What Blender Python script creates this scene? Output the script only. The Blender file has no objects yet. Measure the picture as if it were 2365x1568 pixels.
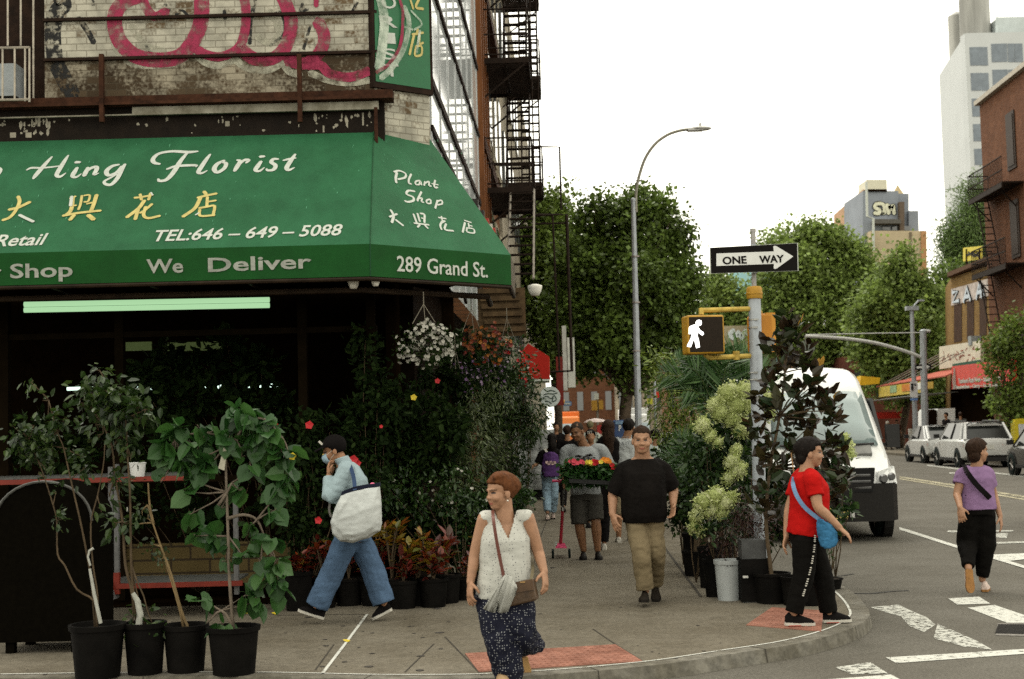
import bpy, bmesh, math, random
import numpy as np
from mathutils import Vector, Matrix, noise as mnoise

SC = bpy.context.scene
COL = SC.collection
R = math.radians
rng = np.random.default_rng(7)
random.seed(7)

# ------------------------------------------------------------------ camera
F = 3283.0                       # focal length in units of a 2364 wide frame (50 mm on 36 mm)
CAM = Vector((0.0, 0.0, 1.80))
PITCH, ROLL = R(3.61), R(1.45)
_f = Vector((0, math.cos(PITCH), math.sin(PITCH)))
_u0 = Vector((0, -math.sin(PITCH), math.cos(PITCH)))
_r0 = Vector((1, 0, 0))
_u = _u0 * math.cos(ROLL) + _r0 * math.sin(ROLL)
_r = _r0 * math.cos(ROLL) - _u0 * math.sin(ROLL)
cd = bpy.data.cameras.new('camera')
cam = bpy.data.objects.new('camera', cd)
COL.objects.link(cam)
cd.sensor_width = 36.0
cd.lens = F / 2364 * 36
cd.clip_end = 1500
cd.clip_start = 0.1
cd.dof.use_dof = True
cd.dof.focus_distance = 13.5
cd.dof.aperture_fstop = 3.6
cam.matrix_world = Matrix(((_r.x, _u.x, -_f.x, CAM.x), (_r.y, _u.y, -_f.y, CAM.y), (_r.z, _u.z, -_f.z, CAM.z), (0, 0, 0, 1)))
SC.camera = cam

# ------------------------------------------------------------------ world, sun, exposure
w = bpy.data.worlds.new('World')
SC.world = w
w.use_nodes = True
nt = w.node_tree
nt.nodes.clear()
out = nt.nodes.new('ShaderNodeOutputWorld')
bg = nt.nodes.new('ShaderNodeBackground')
sky = nt.nodes.new('ShaderNodeTexSky')
sky.sky_type = 'NISHITA'
sky.sun_disc = False
SUN_EL, SUN_AZ = R(62), R(-35)          # azimuth from +Y towards +X
sky.sun_elevation = SUN_EL
sky.sun_rotation = SUN_AZ
sky.dust_density = 4.0
hs = nt.nodes.new('ShaderNodeHueSaturation')
hs.inputs['Saturation'].default_value = 0.12
mx = nt.nodes.new('ShaderNodeMixRGB')        # a thick even cloud layer over the sky
mx.inputs['Fac'].default_value = 0.78
tc = nt.nodes.new('ShaderNodeTexCoord')
nz = nt.nodes.new('ShaderNodeTexNoise')
nz.inputs['Scale'].default_value = 1.6
nz.inputs['Detail'].default_value = 5
rp = nt.nodes.new('ShaderNodeValToRGB')
rp.color_ramp.elements[0].color = (14.0, 13.4, 11.3, 1)
rp.color_ramp.elements[1].color = (16.4, 15.8, 13.6, 1)
nt.links.new(tc.outputs['Generated'], nz.inputs['Vector'])
nt.links.new(nz.outputs['Fac'], rp.inputs['Fac'])
nt.links.new(sky.outputs[0], hs.inputs['Color'])
nt.links.new(hs.outputs[0], mx.inputs['Color1'])
nt.links.new(rp.outputs[0], mx.inputs['Color2'])
nt.links.new(mx.outputs[0], bg.inputs['Color'])
bg.inputs['Strength'].default_value = 0.105
nt.links.new(bg.outputs[0], out.inputs['Surface'])

sl = bpy.data.lights.new('sun', 'SUN')
sl.energy = 1.3
sl.angle = R(22)
sl.color = (1.0, 0.95, 0.86)
so = bpy.data.objects.new('sun', sl)
COL.objects.link(so)
sd = Vector((math.sin(SUN_AZ) * math.cos(SUN_EL), math.cos(SUN_AZ) * math.cos(SUN_EL), math.sin(SUN_EL)))
so.rotation_euler = sd.to_track_quat('Z', 'Y').to_euler()
so.location = (0, 0, 40)

SC.view_settings.view_transform = 'Standard'
SC.view_settings.look = 'None'
SC.view_settings.exposure = 0.72
SC.view_settings.gamma = 1
SC.render.engine = 'CYCLES'
SC.cycles.max_bounces = 5
SC.cycles.diffuse_bounces = 2
SC.cycles.glossy_bounces = 3
SC.cycles.transmission_bounces = 3
SC.cycles.transparent_max_bounces = 6
SC.cycles.use_denoising = False
SC.cycles.caustics_reflective = False
SC.cycles.caustics_refractive = False

# ------------------------------------------------------------------ pixel helpers
def ray(px, py):
    return _r * ((px - 1182) / F) + _u * ((784 - py) / F) + _f
def at(px, py, Y):
    d = ray(px, py)
    return CAM + d * (Y / d.y)
def gnd(px, py, z=0.0):
    d = ray(px, py)
    return CAM + d * ((z - CAM.z) / d.z)
def hit(px, py, P, N):
    d = ray(px, py)
    return CAM + d * ((P - CAM).dot(N) / d.dot(N))
ZM = {'a': (0, 0, .42084), 'b': (0, 290.9, .3238), 'c': (689, 290.9, .26366), 'd': (957, 0, .3418), 'e': (0, 650.8, .29135),
      'f': (0, 1033.6, .3408), 'p': (1799, 1301.5, .2389), 'q': (689, 1225, .3561), 'k': (1990.6, 918.7, .3174), 'u': (1493, 1110, .2919)}
def Z(k, x, y):
    o = ZM[k]
    return (o[0] + x * o[2], o[1] + y * o[2])
SG = 0.039                       # Grand street runs into the picture, turned a little to the right
def S(x, y, z=0.0):              # street frame: x across the street, y along it
    return Vector((x + SG * y, y - SG * x, z))

# ------------------------------------------------------------------ materials
MATS = {}
def mat(name, col, rough=.6, var=.18, scale=6., metal=0., bump=0., bscale=None, spec=None, col2=None, emit=None, estr=0., trans=0., detail=4., island=0., stretch=None, contrast=(.3, .7)):
    if name in MATS: return MATS[name]
    if spec is None: spec = .12 if rough > .58 else .3
    m = bpy.data.materials.new(name)
    m.use_nodes = True
    t = m.node_tree
    b = t.nodes['Principled BSDF']
    b.inputs['Roughness'].default_value = rough
    b.inputs['Metallic'].default_value = metal
    b.inputs['Specular IOR Level'].default_value = spec
    L = t.links.new
    tc = t.nodes.new('ShaderNodeTexCoord')
    vec = tc.outputs['Object']
    if stretch:
        mp = t.nodes.new('ShaderNodeMapping')
        mp.inputs['Scale'].default_value = stretch
        L(vec, mp.inputs['Vector']); vec = mp.outputs[0]
    n = t.nodes.new('ShaderNodeTexNoise')
    n.inputs['Scale'].default_value = scale
    n.inputs['Detail'].default_value = detail
    n.inputs['Roughness'].default_value = .65
    L(vec, n.inputs['Vector'])
    cr = t.nodes.new('ShaderNodeValToRGB')
    c1 = tuple(max(0, c * (1 - var)) for c in col)
    c2 = tuple(min(1, c * (1 + var)) for c in col) if col2 is None else col2
    cr.color_ramp.elements[0].position = contrast[0]; cr.color_ramp.elements[1].position = contrast[1]
    cr.color_ramp.elements[0].color = (*c1, 1); cr.color_ramp.elements[1].color = (*c2, 1)
    L(n.outputs['Fac'], cr.inputs['Fac'])
    colout = cr.outputs[0]
    if island:
        g = t.nodes.new('ShaderNodeNewGeometry')
        mr = t.nodes.new('ShaderNodeMapRange')
        mr.inputs['To Min'].default_value = 1 - island; mr.inputs['To Max'].default_value = 1 + island
        L(g.outputs['Random Per Island'], mr.inputs['Value'])
        mm = t.nodes.new('ShaderNodeMixRGB'); mm.blend_type = 'MULTIPLY'; mm.inputs['Fac'].default_value = 1
        L(colout, mm.inputs['Color1']); L(mr.outputs[0], mm.inputs['Color2'])
        colout = mm.outputs[0]
    L(colout, b.inputs['Base Color'])
    if bump:
        bn = t.nodes.new('ShaderNodeBump')
        bn.inputs['Strength'].default_value = bump
        bn.inputs['Distance'].default_value = .02
        n2 = t.nodes.new('ShaderNodeTexNoise')
        n2.inputs['Scale'].default_value = bscale or scale * 3
        n2.inputs['Detail'].default_value = 5
        L(vec, n2.inputs['Vector'])
        L(n2.outputs['Fac'], bn.inputs['Height'])
        L(bn.outputs[0], b.inputs['Normal'])
    if emit:
        b.inputs['Emission Color'].default_value = (*emit, 1)
        b.inputs['Emission Strength'].default_value = estr
    if trans:
        o = t.nodes['Material Output']
        tr = t.nodes.new('ShaderNodeBsdfTranslucent')
        mix = t.nodes.new('ShaderNodeMixShader')
        mix.inputs['Fac'].default_value = trans
        L(colout, tr.inputs['Color'])
        L(b.outputs[0], mix.inputs[1]); L(tr.outputs[0], mix.inputs[2])
        L(mix.outputs[0], o.inputs['Surface'])
    MATS[name] = m
    return m
def glassm(name, col, rough=.05, spec=.9, var=.2, scale=1.5, coat=0.):
    m = mat(name, col, rough, var, scale, spec=spec)
    m.node_tree.nodes['Principled BSDF'].inputs['Coat Weight'].default_value = coat
    return m
def wornm(name, col, cover=.5, scale=9., soft=.04, rough=.8):
    """paint that has worn away in patches and shows what it lies on"""
    if name in MATS: return MATS[name]
    m = mat(name, col, rough, .12, 14.)
    t = m.node_tree
    L = t.links.new
    b = t.nodes['Principled BSDF']
    tc = t.nodes.new('ShaderNodeTexCoord')
    n = t.nodes.new('ShaderNodeTexNoise'); n.inputs['Scale'].default_value = scale; n.inputs['Detail'].default_value = 8; n.inputs['Roughness'].default_value = .72
    L(tc.outputs['Object'], n.inputs['Vector'])
    cr = t.nodes.new('ShaderNodeValToRGB')
    cr.color_ramp.elements[0].position = 1 - cover - soft; cr.color_ramp.elements[1].position = 1 - cover + soft
    L(n.outputs['Fac'], cr.inputs['Fac'])
    L(cr.outputs[0], b.inputs['Alpha'])
    return m

def stain(m, scale, lo, a=.38, b_=.62, stretch=None):
    """dirt and wear in large soft patches over a material"""
    t = m.node_tree; L = t.links.new; b = t.nodes['Principled BSDF']
    src = b.inputs['Base Color'].links[0].from_socket
    tc = t.nodes.new('ShaderNodeTexCoord'); v = tc.outputs['Object']
    if stretch:
        mp = t.nodes.new('ShaderNodeMapping'); mp.inputs['Scale'].default_value = stretch; L(v, mp.inputs['Vector']); v = mp.outputs[0]
    n = t.nodes.new('ShaderNodeTexNoise'); n.inputs['Scale'].default_value = scale; n.inputs['Detail'].default_value = 9; n.inputs['Roughness'].default_value = .68; L(v, n.inputs['Vector'])
    cr = t.nodes.new('ShaderNodeValToRGB'); cr.color_ramp.elements[0].position = a; cr.color_ramp.elements[1].position = b_
    cr.color_ramp.elements[0].color = (*lo, 1); cr.color_ramp.elements[1].color = (1, 1, 1, 1); L(n.outputs['Fac'], cr.inputs['Fac'])
    mm = t.nodes.new('ShaderNodeMixRGB'); mm.blend_type = 'MULTIPLY'; mm.inputs['Fac'].default_value = 1
    L(src, mm.inputs['Color1']); L(cr.outputs[0], mm.inputs['Color2']); L(mm.outputs[0], b.inputs['Base Color'])

# ------------------------------------------------------------------ mesh builder
class MB:
    def __init__(s):
        s.v = []; s.f = []; s.m = []; s.cur = 0
    def add(s, vs, fs):
        o = len(s.v)
        s.v.extend([tuple(x) for x in vs])
        for f in fs:
            s.f.append(tuple(i + o for i in f)); s.m.append(s.cur)
        return s
    def box(s, c, size, rot=None, taper=1.0):
        x, y, z = size[0] / 2, size[1] / 2, size[2] / 2
        vs = [Vector(p) for p in ((-x, -y, -z), (x, -y, -z), (x, y, -z), (-x, y, -z), (-x * taper, -y * taper, z), (x * taper, -y * taper, z), (x * taper, y * taper, z), (-x * taper, y * taper, z))]
        if rot is not None:
            vs = [rot @ p for p in vs]
        c = Vector(c)
        return s.add([p + c for p in vs], [(3, 2, 1, 0), (4, 5, 6, 7), (0, 1, 5, 4), (1, 2, 6, 5), (2, 3, 7, 6), (3, 0, 4, 7)])
    def hexa(s, p):     # eight corners, bottom four then top four
        return s.add(p, [(3, 2, 1, 0), (4, 5, 6, 7), (0, 1, 5, 4), (1, 2, 6, 5), (2, 3, 7, 6), (3, 0, 4, 7)])
    def slab(s, pts, d):   # polygon given thickness along vector d
        n = len(pts); pts = [Vector(p) for p in pts]; d = Vector(d)
        return s.add(pts + [p + d for p in pts], [tuple(range(n))[::-1], tuple(range(n, 2 * n))] + [(i, (i + 1) % n, n + (i + 1) % n, n + i) for i in range(n)])
    def poly(s, pts):
        return s.add(pts, [tuple(range(len(pts)))])
    def tube(s, pts, rad, n=8, caps=True):
        pts = [Vector(p) for p in pts]
        if not hasattr(rad, '__len__'): rad = [rad] * len(pts)
        rings = []
        up = None
        for i, p in enumerate(pts):
            d = (pts[min(i + 1, len(pts) - 1)] - pts[max(i - 1, 0)])
            if d.length < 1e-9: d = Vector((0, 0, 1))
            d.normalize()
            if up is None:
                up = d.orthogonal().normalized()
            up = (up - d * up.dot(d))
            up = up.normalized() if up.length > 1e-6 else d.orthogonal().normalized()
            sd = d.cross(up)
            r = rad[i]
            rings.append([p + (up * math.cos(a) + sd * math.sin(a)) * r for a in [2 * math.pi * k / n for k in range(n)]])
        s.rings(rings, caps)
        return s
    def rings(s, rings, caps=True):
        n = len(rings[0]); vs = [p for r in rings for p in r]; fs = []
        for i in range(len(rings) - 1):
            for k in range(n):
                fs.append((i * n + k, i * n + (k + 1) % n, (i + 1) * n + (k + 1) % n, (i + 1) * n + k))
        if caps:
            fs.append(tuple(range(n))[::-1]); fs.append(tuple(range((len(rings) - 1) * n, len(rings) * n)))
        return s.add(vs, fs)
    def lathe(s, c, prof, n=20, axis=(0, 0, 1), caps=True, sx=1., sy=1.):
        ax = Vector(axis).normalized(); up = ax.orthogonal().normalized() if abs(ax.z) < .99 else Vector((1, 0, 0)); sd = ax.cross(up)
        c = Vector(c)
        return s.rings([[c + ax * h + (up * math.cos(2 * math.pi * k / n) * sx + sd * math.sin(2 * math.pi * k / n) * sy) * r for k in range(n)] for r, h in prof], caps)
    def ell(s, c, rad, rot=None, n=14, m=9):
        c = Vector(c); rings = []
        for i in range(m + 1):
            a = -math.pi / 2 + math.pi * (i + .001 + (-.002 * (i == m))) / m
            ring = []
            for k in range(n):
                b = 2 * math.pi * k / n
                p = Vector((rad[0] * math.cos(a) * math.cos(b), rad[1] * math.cos(a) * math.sin(b), rad[2] * math.sin(a)))
                ring.append(c + (rot @ p if rot is not None else p))
            rings.append(ring)
        return s.rings(rings)
    def build(s, name, mats, parent=None, smooth=False, angle=None):
        me = bpy.data.meshes.new(name)
        me.from_pydata(s.v, [], s.f)
        if not isinstance(mats, (list, tuple)): mats = [mats]
        for m in mats: me.materials.append(m)
        if any(s.m): me.polygons.foreach_set('material_index', s.m)
        if smooth:
            if angle is None: me.polygons.foreach_set('use_smooth', [True] * len(me.polygons))
            else:
                me.polygons.foreach_set('use_smooth', [True] * len(me.polygons))
                me.set_sharp_from_angle(angle=R(angle))
        me.update()
        o = bpy.data.objects.new(name, me)
        COL.objects.link(o)
        if parent is not None: o.parent = parent
        return o
def tag(o, label=None, cat=None, group=None, kind=None):
    if label: o['label'] = label
    if cat: o['category'] = cat
    if group: o['group'] = group
    if kind: o['kind'] = kind
    return o
def thing(name, label, cat, loc=(0, 0, 0), group=None):
    """an Empty at the base of a thing; its parts keep world coordinates"""
    o = bpy.data.objects.new(name, None)
    o.empty_display_size = .1
    COL.objects.link(o)
    return tag(o, label, cat, group)
def bevel(o, wd=.01, seg=2):
    m = o.modifiers.new('bevel', 'BEVEL'); m.width = wd; m.segments = seg; m.limit_method = 'ANGLE'; m.angle_limit = R(40)
    return o
def evalmesh(o):
    """bake an object's modifiers into its mesh"""
    dg = bpy.context.evaluated_depsgraph_get()
    me = bpy.data.meshes.new_from_object(o.evaluated_get(dg))
    old = o.data
    o.modifiers.clear()
    o.data = me
    me.name = o.name
    if old.users == 0: bpy.data.meshes.remove(old)
    return o
def copy_tree(o, parent=None, off=None):
    c = o.copy(); COL.objects.link(c)
    if parent is not None: c.parent = parent
    for ch in [x for x in o.children]:
        copy_tree(ch, c)
    return c
def strokes(mb, pts, width, n, lift=.004, prj=None):
    """a flat brush stroke along pts (world points) facing n; width may vary along it"""
    P = [Vector(p) + n * lift for p in pts]
    if not hasattr(width, '__len__'): width = [width] * len(P)
    Lf, Rt = [], []
    for i, p in enumerate(P):
        d = P[min(i + 1, len(P) - 1)] - P[max(i - 1, 0)]
        d.normalize(); sd = n.cross(d).normalized()
        Lf.append(p + sd * width[i] / 2); Rt.append(p - sd * width[i] / 2)
    vs = Lf + Rt; k = len(P)
    d0 = (P[0] - P[1]).normalized() * width[0] * .35; d1 = (P[-1] - P[-2]).normalized() * width[-1] * .35
    vs += [P[0] + d0, P[-1] + d1]
    mb.add(vs, [(i, i + 1, k + i + 1, k + i) for i in range(k - 1)] + [(0, k, 2 * k), (k - 1, 2 * k + 1, 2 * k - 1)])
def smooth_path(pts, sub=4):
    """Catmull-Rom through 2-D or 3-D points"""
    P = [np.array(p, float) for p in pts]
    if len(P) < 3: return [tuple(p) for p in P]
    Q = [2 * P[0] - P[1]] + P + [2 * P[-1] - P[-2]]
    o = []
    for i in range(1, len(Q) - 2):
        for k in range(sub):
            t = k / sub
            o.append(.5 * ((2 * Q[i]) + (-Q[i - 1] + Q[i + 1]) * t + (2 * Q[i - 1] - 5 * Q[i] + 4 * Q[i + 1] - Q[i + 2]) * t * t + (-Q[i - 1] + 3 * Q[i] - 3 * Q[i + 1] + Q[i + 2]) * t ** 3))
    o.append(P[-1])
    return [tuple(p) for p in o]
_fc = [0]
def text(body, m, parent, p0, xdir, ydir, size, name='lettering', shear=0., sx=1., bold=0., depth=.002, align='LEFT', spacing=1.):
    """writing laid on a plane: p0 is the start of the baseline"""
    cu = bpy.data.curves.new(name, 'FONT')
    cu.body = body; cu.size = size; cu.shear = shear; cu.align_x = align
    cu.offset = bold; cu.extrude = depth; cu.space_character = spacing
    cu.resolution_u = 3
    o = bpy.data.objects.new(name, cu)
    COL.objects.link(o)
    x = Vector(xdir).normalized(); y = Vector(ydir); y = (y - x * y.dot(x)).normalized(); z = x.cross(y)
    M = Matrix(((x.x * sx, y.x, z.x, p0[0]), (x.y * sx, y.y, z.y, p0[1]), (x.z * sx, y.z, z.z, p0[2]), (0, 0, 0, 1)))
    bpy.context.view_layer.update()
    dg = bpy.context.evaluated_depsgraph_get()
    me = bpy.data.meshes.new_from_object(o.evaluated_get(dg))
    bpy.data.objects.remove(o); bpy.data.curves.remove(cu)
    me.transform(M)
    me.materials.clear(); me.materials.append(m)
    ob = bpy.data.objects.new(name, me)
    COL.objects.link(ob)
    if parent is not None: ob.parent = parent
    return ob
def textfit(body, m, parent, pa, pb, ydir, height, **k):
    """writing fitted so that it runs from pa to pb along the baseline, capital height given"""
    pa, pb = Vector(pa), Vector(pb)
    probe = text(body, m, None, (0, 0, 0), (1, 0, 0), (0, 1, 0), height / .72, **k)
    xs = [v.co.x for v in probe.data.vertices]
    x0, x1 = min(xs), max(xs)
    bpy.data.objects.remove(probe)
    L = (pb - pa).length
    sx = L / (x1 - x0)
    d = (pb - pa).normalized()
    return text(body, m, parent, pa - d * x0 * sx, d, ydir, height / .72, sx=sx, **k)

# ------------------------------------------------------------------ foliage
def unit(n):
    v = rng.normal(size=(n, 3)); return v / np.linalg.norm(v, axis=1)[:, None]
LEAF = {
    'kite': (np.array([[0, 0], [.5, .42], [1, 0], [.5, -.42]]), [(0, 1, 2, 3)], 0.),
    'thin': (np.array([[0, 0], [.4, .12], [1, 0], [.4, -.12]]), [(0, 1, 2, 3)], 0.),
    'blade': (np.array([[0, 0], [.35, .045], [1, 0], [.35, -.045]]), [(0, 1, 2, 3)], 0.),
    'fold': (np.array([[0, 0], [.3, .26], [.7, .2], [1, 0], [.7, -.2], [.3, -.26], [.5, 0]]), [(0, 6, 2, 1), (6, 3, 2), (0, 5, 4, 6), (6, 4, 3)], .18),
    'oval': (np.array([[0, 0], [.25, .2], [.65, .24], [1, 0], [.65, -.24], [.25, -.2]]), [(0, 1, 2, 3, 4, 5)], .0),
    'heart': (np.array([[0, 0], [-.12, .3], [.2, .5], [.62, .38], [1, 0], [.62, -.38], [.2, -.5], [-.12, -.3], [.45, 0]]), [(0, 8, 2, 1), (8, 3, 2), (8, 4, 3), (0, 7, 6, 8), (8, 6, 5), (8, 5, 4)], .16),
}
def leaves(mb, pos, size, shape='kite', dirs=None, droop=.3, tilt=.9, flat=None, sv=.35):
    """scatter leaf-shaped faces: pos (n,3); dirs = pointing direction of each leaf; fold lifts the two halves"""
    pos = np.asarray(pos, float); n = len(pos)
    if n == 0: return
    uv, fs, fold = LEAF[shape]
    d = unit(n) if dirs is None else np.asarray(dirs, float) + unit(n) * tilt
    d[:, 2] -= droop
    d /= np.linalg.norm(d, axis=1)[:, None]
    upv = np.tile(np.array([0, 0, 1.]), (n, 1)) + unit(n) * (.9 if flat is None else flat)
    s = np.cross(upv, d); ln = np.linalg.norm(s, axis=1)[:, None]; ln[ln < 1e-6] = 1; s /= ln
    nn = np.cross(d, s)
    sz = size * (1 + sv * rng.uniform(-1, 1, n))
    P = pos[:, None, :] + (d[:, None, :] * uv[None, :, 0, None] + s[:, None, :] * uv[None, :, 1, None] + nn[:, None, :] * (np.abs(uv[None, :, 1, None]) * fold * 1.6)) * sz[:, None, None]
    o = len(mb.v); k = len(uv)
    mb.v.extend(map(tuple, P.reshape(-1, 3)))
    for i in range(n):
        for f in fs:
            mb.f.append(tuple(o + i * k + j for j in f)); mb.m.append(mb.cur)
def blobpts(blobs, n, shell=.55, squash=1.):
    """points in the outer part of several ellipsoids, more for bigger ones"""
    w = np.array([b[1] ** 2 for b in blobs]); w = w / w.sum()
    cnt = rng.multinomial(n, w)
    P, D = [], []
    for (c, r), k in zip(blobs, cnt):
        u = unit(k)
        rr = r * (shell + (1 - shell) * rng.random(k) ** .6) * (1 + .22 * np.sin(u[:, 0] * 5 + c[0] * 3) * np.sin(u[:, 2] * 6 + c[2]) + .12 * rng.normal(size=k))
        q = u * rr[:, None]; q[:, 2] *= squash
        P.append(np.array(c) + q); D.append(u)
    return np.concatenate(P), np.concatenate(D)
def clumps(P, D, m, spread):
    """keep points near m random centres so that the foliage breaks into sprays with gaps"""
    idx = rng.choice(len(P), m, replace=False)
    k = len(P) // m
    Q = np.repeat(P[idx], k, axis=0) + rng.normal(size=(m * k, 3)) * spread
    return Q, np.repeat(D[idx], k, axis=0)
BARK = mat('bark', (.075, .055, .038), .9, .4, 9, bump=.5)
def limb_mb(mb, a, b, r0, r1, bend=.08, n=7, seg=6):
    a, b = Vector(a), Vector(b); L = (b - a).length
    off = Vector(unit(1)[0]) * L * bend
    pts = [a.lerp(b, t) + off * math.sin(math.pi * t) + Vector(unit(1)[0]) * L * .012 for t in [i / seg for i in range(seg + 1)]]
    pts[0] = a
    mb.tube(pts, [r0 + (r1 - r0) * i / seg for i in range(seg + 1)], n)
    return pts
def tree(name, label, base, blobs, lm, n=9000, size=.16, tr=.16, shape='kite', nclump=None, spread=.28, group=None, fork=.45, parent_cat='tree', bark=None, squash=1.):
    root = thing(name, label, parent_cat, group=group)
    base = Vector(base)
    core = blobs; blobs = list(blobs)
    for c, r in core:            # ragged outer sprays
        for q in range(6):
            u = Vector(unit(1)[0]); u.z = u.z * .8 + .1
            blobs.append((Vector(c) + u * r * random.uniform(.8, 1.25), r * random.uniform(.16, .38)))
    t = MB()
    cen = Vector(tuple(np.mean([b[0] for b in blobs], axis=0)))
    low = min(b[0][2] - b[1] for b in core)
    fk = base.lerp(Vector((cen.x, cen.y, max(low, base.z + .5))), .9)
    pts = limb_mb(t, base - Vector((0, 0, .02)), fk, tr, tr * .75, .02, 10)
    for c, r in core:
        e = Vector(c)
        mid = limb_mb(t, fk, e, tr * .5, tr * .16, .08)
        for q in range(4):
            limb_mb(t, mid[3 + q % 3], e + Vector(unit(1)[0]) * r * .85, tr * .16, tr * .04, .1, 5, 4)
    t.build('trunk', bark or BARK, root, True)
    P, D = blobpts([(tuple(c), r) for c, r in blobs], n, squash=squash)
    P, D = clumps(P, D, nclump or n // 22, spread)
    l = MB()
    leaves(l, P, size, shape, D, droop=.35, tilt=1.1)
    l.build('crown', lm, root)
    return root
# ================================================================== ground, road, pavement
M_ASPH = mat('asphalt', (.106, .099, .084), .92, .55, 42, bump=.35, bscale=120, detail=12, contrast=(.22, .78))
M_CONC = mat('pavement_concrete', (.142, .126, .098), .93, .42, 26, bump=.3, bscale=90, detail=12, contrast=(.2, .8))
M_KERB = mat('kerb_stone', (.155, .146, .124), .85, .35, 12, bump=.3)
M_JOINT = mat('joint', (.045, .04, .033), .95)
M_WLINE = wornm('worn_white_paint', (.44, .44, .40), .58, 17.)
M_WLINE2 = wornm('very_worn_white_paint', (.40, .40, .36), .53, 16.)
M_YLINE = wornm('worn_yellow_paint', (.30, .275, .19), .55, 4.)
M_TACT = mat('tactile_red', (.27, .125, .09), .85, .25, 10, bump=.2)
stain(M_CONC, .9, (.74, .72, .68)); stain(M_CONC, 3.5, (.82, .81, .79), .3, .5); stain(M_ASPH, .7, (.80, .79, .77)); stain(M_ASPH, 5, (.85, .85, .84), .32, .5); stain(M_TACT, 3, (.66, .62, .6)); stain(M_KERB, 2.5, (.62, .6, .55))

def grid_sheet(name, m, x0, x1, y0, y1, z):
    b = MB(); b.poly([(x0, y0, z), (x1, y0, z), (x1, y1, z), (x0, y1, z)])
    return tag(b.build(name, m), kind='structure')
grid_sheet('road', M_ASPH, -420, 420, -60, 900, 0)

SWZ = .10
edge = [(-900, 1583), (-300, 1572), (0, 1566), (330, 1562), (600, 1562), (900, 1568), (1180, 1563), (1500, 1537), (1700, 1508), (1850, 1484), (1960, 1453), (2005, 1425), (2000, 1400), (1972, 1370), (1935, 1345)]
E = [gnd(x, y, SWZ) for x, y in edge]
E = [Vector(p) for p in smooth_path(E, 5)]
KX = 2.32
E2 = E + [S(KX, y, SWZ) for y in (15.5, 20, 40, 98)]
inner = [S(-1.2, 160, SWZ), S(-1.2, 30, SWZ), S(-1.2, 16, SWZ), Vector((-1.2, 14.7, SWZ)), Vector((-30, 14.7, SWZ))]
inner = [S(-9, 98, SWZ), Vector((-30, 98, SWZ)), Vector((-30, 10, SWZ))]
def inset(pts, d):
    o = []
    for i, p in enumerate(pts):
        t = (pts[min(i + 1, len(pts) - 1)] - pts[max(i - 1, 0)]).normalized()
        o.append(p + Vector((-t.y, t.x, 0)) * d)
    return o
KI = inset(E2, .15)
b = MB()
poly = [Vector((p.x, p.y, SWZ)) for p in KI] + inner
bmm = bmesh.new()
bmm.faces.new([bmm.verts.new(p) for p in poly])
bmesh.ops.triangulate(bmm, faces=bmm.faces[:])
me = bpy.data.meshes.new('pavement'); bmm.to_mesh(me); bmm.free(); me.materials.append(M_CONC)
pv = bpy.data.objects.new('pavement', me); COL.objects.link(pv); tag(pv, kind='structure')
b = MB()
for i in range(len(E2) - 1):
    a0, a1, c0, c1 = E2[i], E2[i + 1], KI[i], KI[i + 1]
    dn = Vector((0, 0, SWZ + .02))
    b.add([a0, a1, c1, c0, a0 - dn + (a0 - c0) * .15, a1 - dn + (a1 - c1) * .15, ], [(0, 1, 2, 3), (4, 5, 1, 0)])
tag(b.build('kerb', M_KERB), kind='structure')
b = MB()
for i in range(6, len(E2) - 6, 9):          # joints between the kerb stones
    d_ = (E2[i + 1] - E2[i]).normalized() * .008; z_ = Vector((0, 0, .002)); n_ = (E2[i] - KI[i]).normalized() * .003
    b.add([E2[i] + z_ + n_, E2[i] + d_ + z_ + n_, KI[i] + d_ + z_, KI[i] + z_, E2[i] + n_ - Vector((0, 0, .1)) + (E2[i] - KI[i]) * .16, E2[i] + d_ + n_ - Vector((0, 0, .1)) + (E2[i] - KI[i]) * .16], [(0, 1, 2, 3), (4, 5, 1, 0)])
tag(b.build('kerb_joint', M_JOINT), kind='structure')
# thin chalky line along the inside of the kerb and the joints between the slabs
b = MB()
K3 = inset(E, .165); K4 = inset(E, .15)
def ribbon(mb, pts, wd, z):
    P = [Vector((p[0], p[1], z)) for p in pts]
    for i in range(len(P) - 1):
        t = (P[i + 1] - P[i]).normalized(); n = Vector((-t.y, t.x, 0)) * wd / 2
        mb.add([P[i] - n, P[i + 1] - n, P[i + 1] + n, P[i] + n], [(0, 1, 2, 3)])
ribbon(b, K3, .022, SWZ + .004)
ribbon(b, [gnd(*Z('q', 445, 545), SWZ), gnd(*Z('q', 300, 740), SWZ), gnd(*Z('q', 155, 930), SWZ)], .025, SWZ + .004)
tag(b.build('chalk_line', wornm('chalk', (.5, .5, .46), .6, 6.)), kind='structure')
b = MB()
for pts in ([(950, 690), (1190, 940)], [(1910, 640), (2060, 742), (2235, 850)], [(880, 735), (690, 920)], [(230, 740), (110, 905)]):
    ribbon(b, [gnd(*Z('q', x, y), SWZ) for x, y in pts], .012, SWZ + .003)
ribbon(b, [gnd(1535, 1265, SWZ), gnd(1618, 1378, SWZ)], .03, SWZ + .003)
for (x0, y0, x1, y1) in ((1240, 1187, 1560, 1186), (1225, 1239, 1600, 1241), (1230, 1150, 1520, 1150), (640, 1421, 845, 1419), (940, 1392, 1090, 1386), (1610, 1300, 1700, 1301), (1230, 1128, 1500, 1128)):
    ribbon(b, [gnd(x0, y0, SWZ), gnd(x1, y1, SWZ)], .018, SWZ + .003)
ribbon(b, [gnd(1292, 1110, SWZ), gnd(1268, 1187, SWZ), gnd(1246, 1245, SWZ)], .016, SWZ + .003)
tag(b.build('pavement_joint', M_JOINT), kind='structure')
b = MB()
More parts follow.
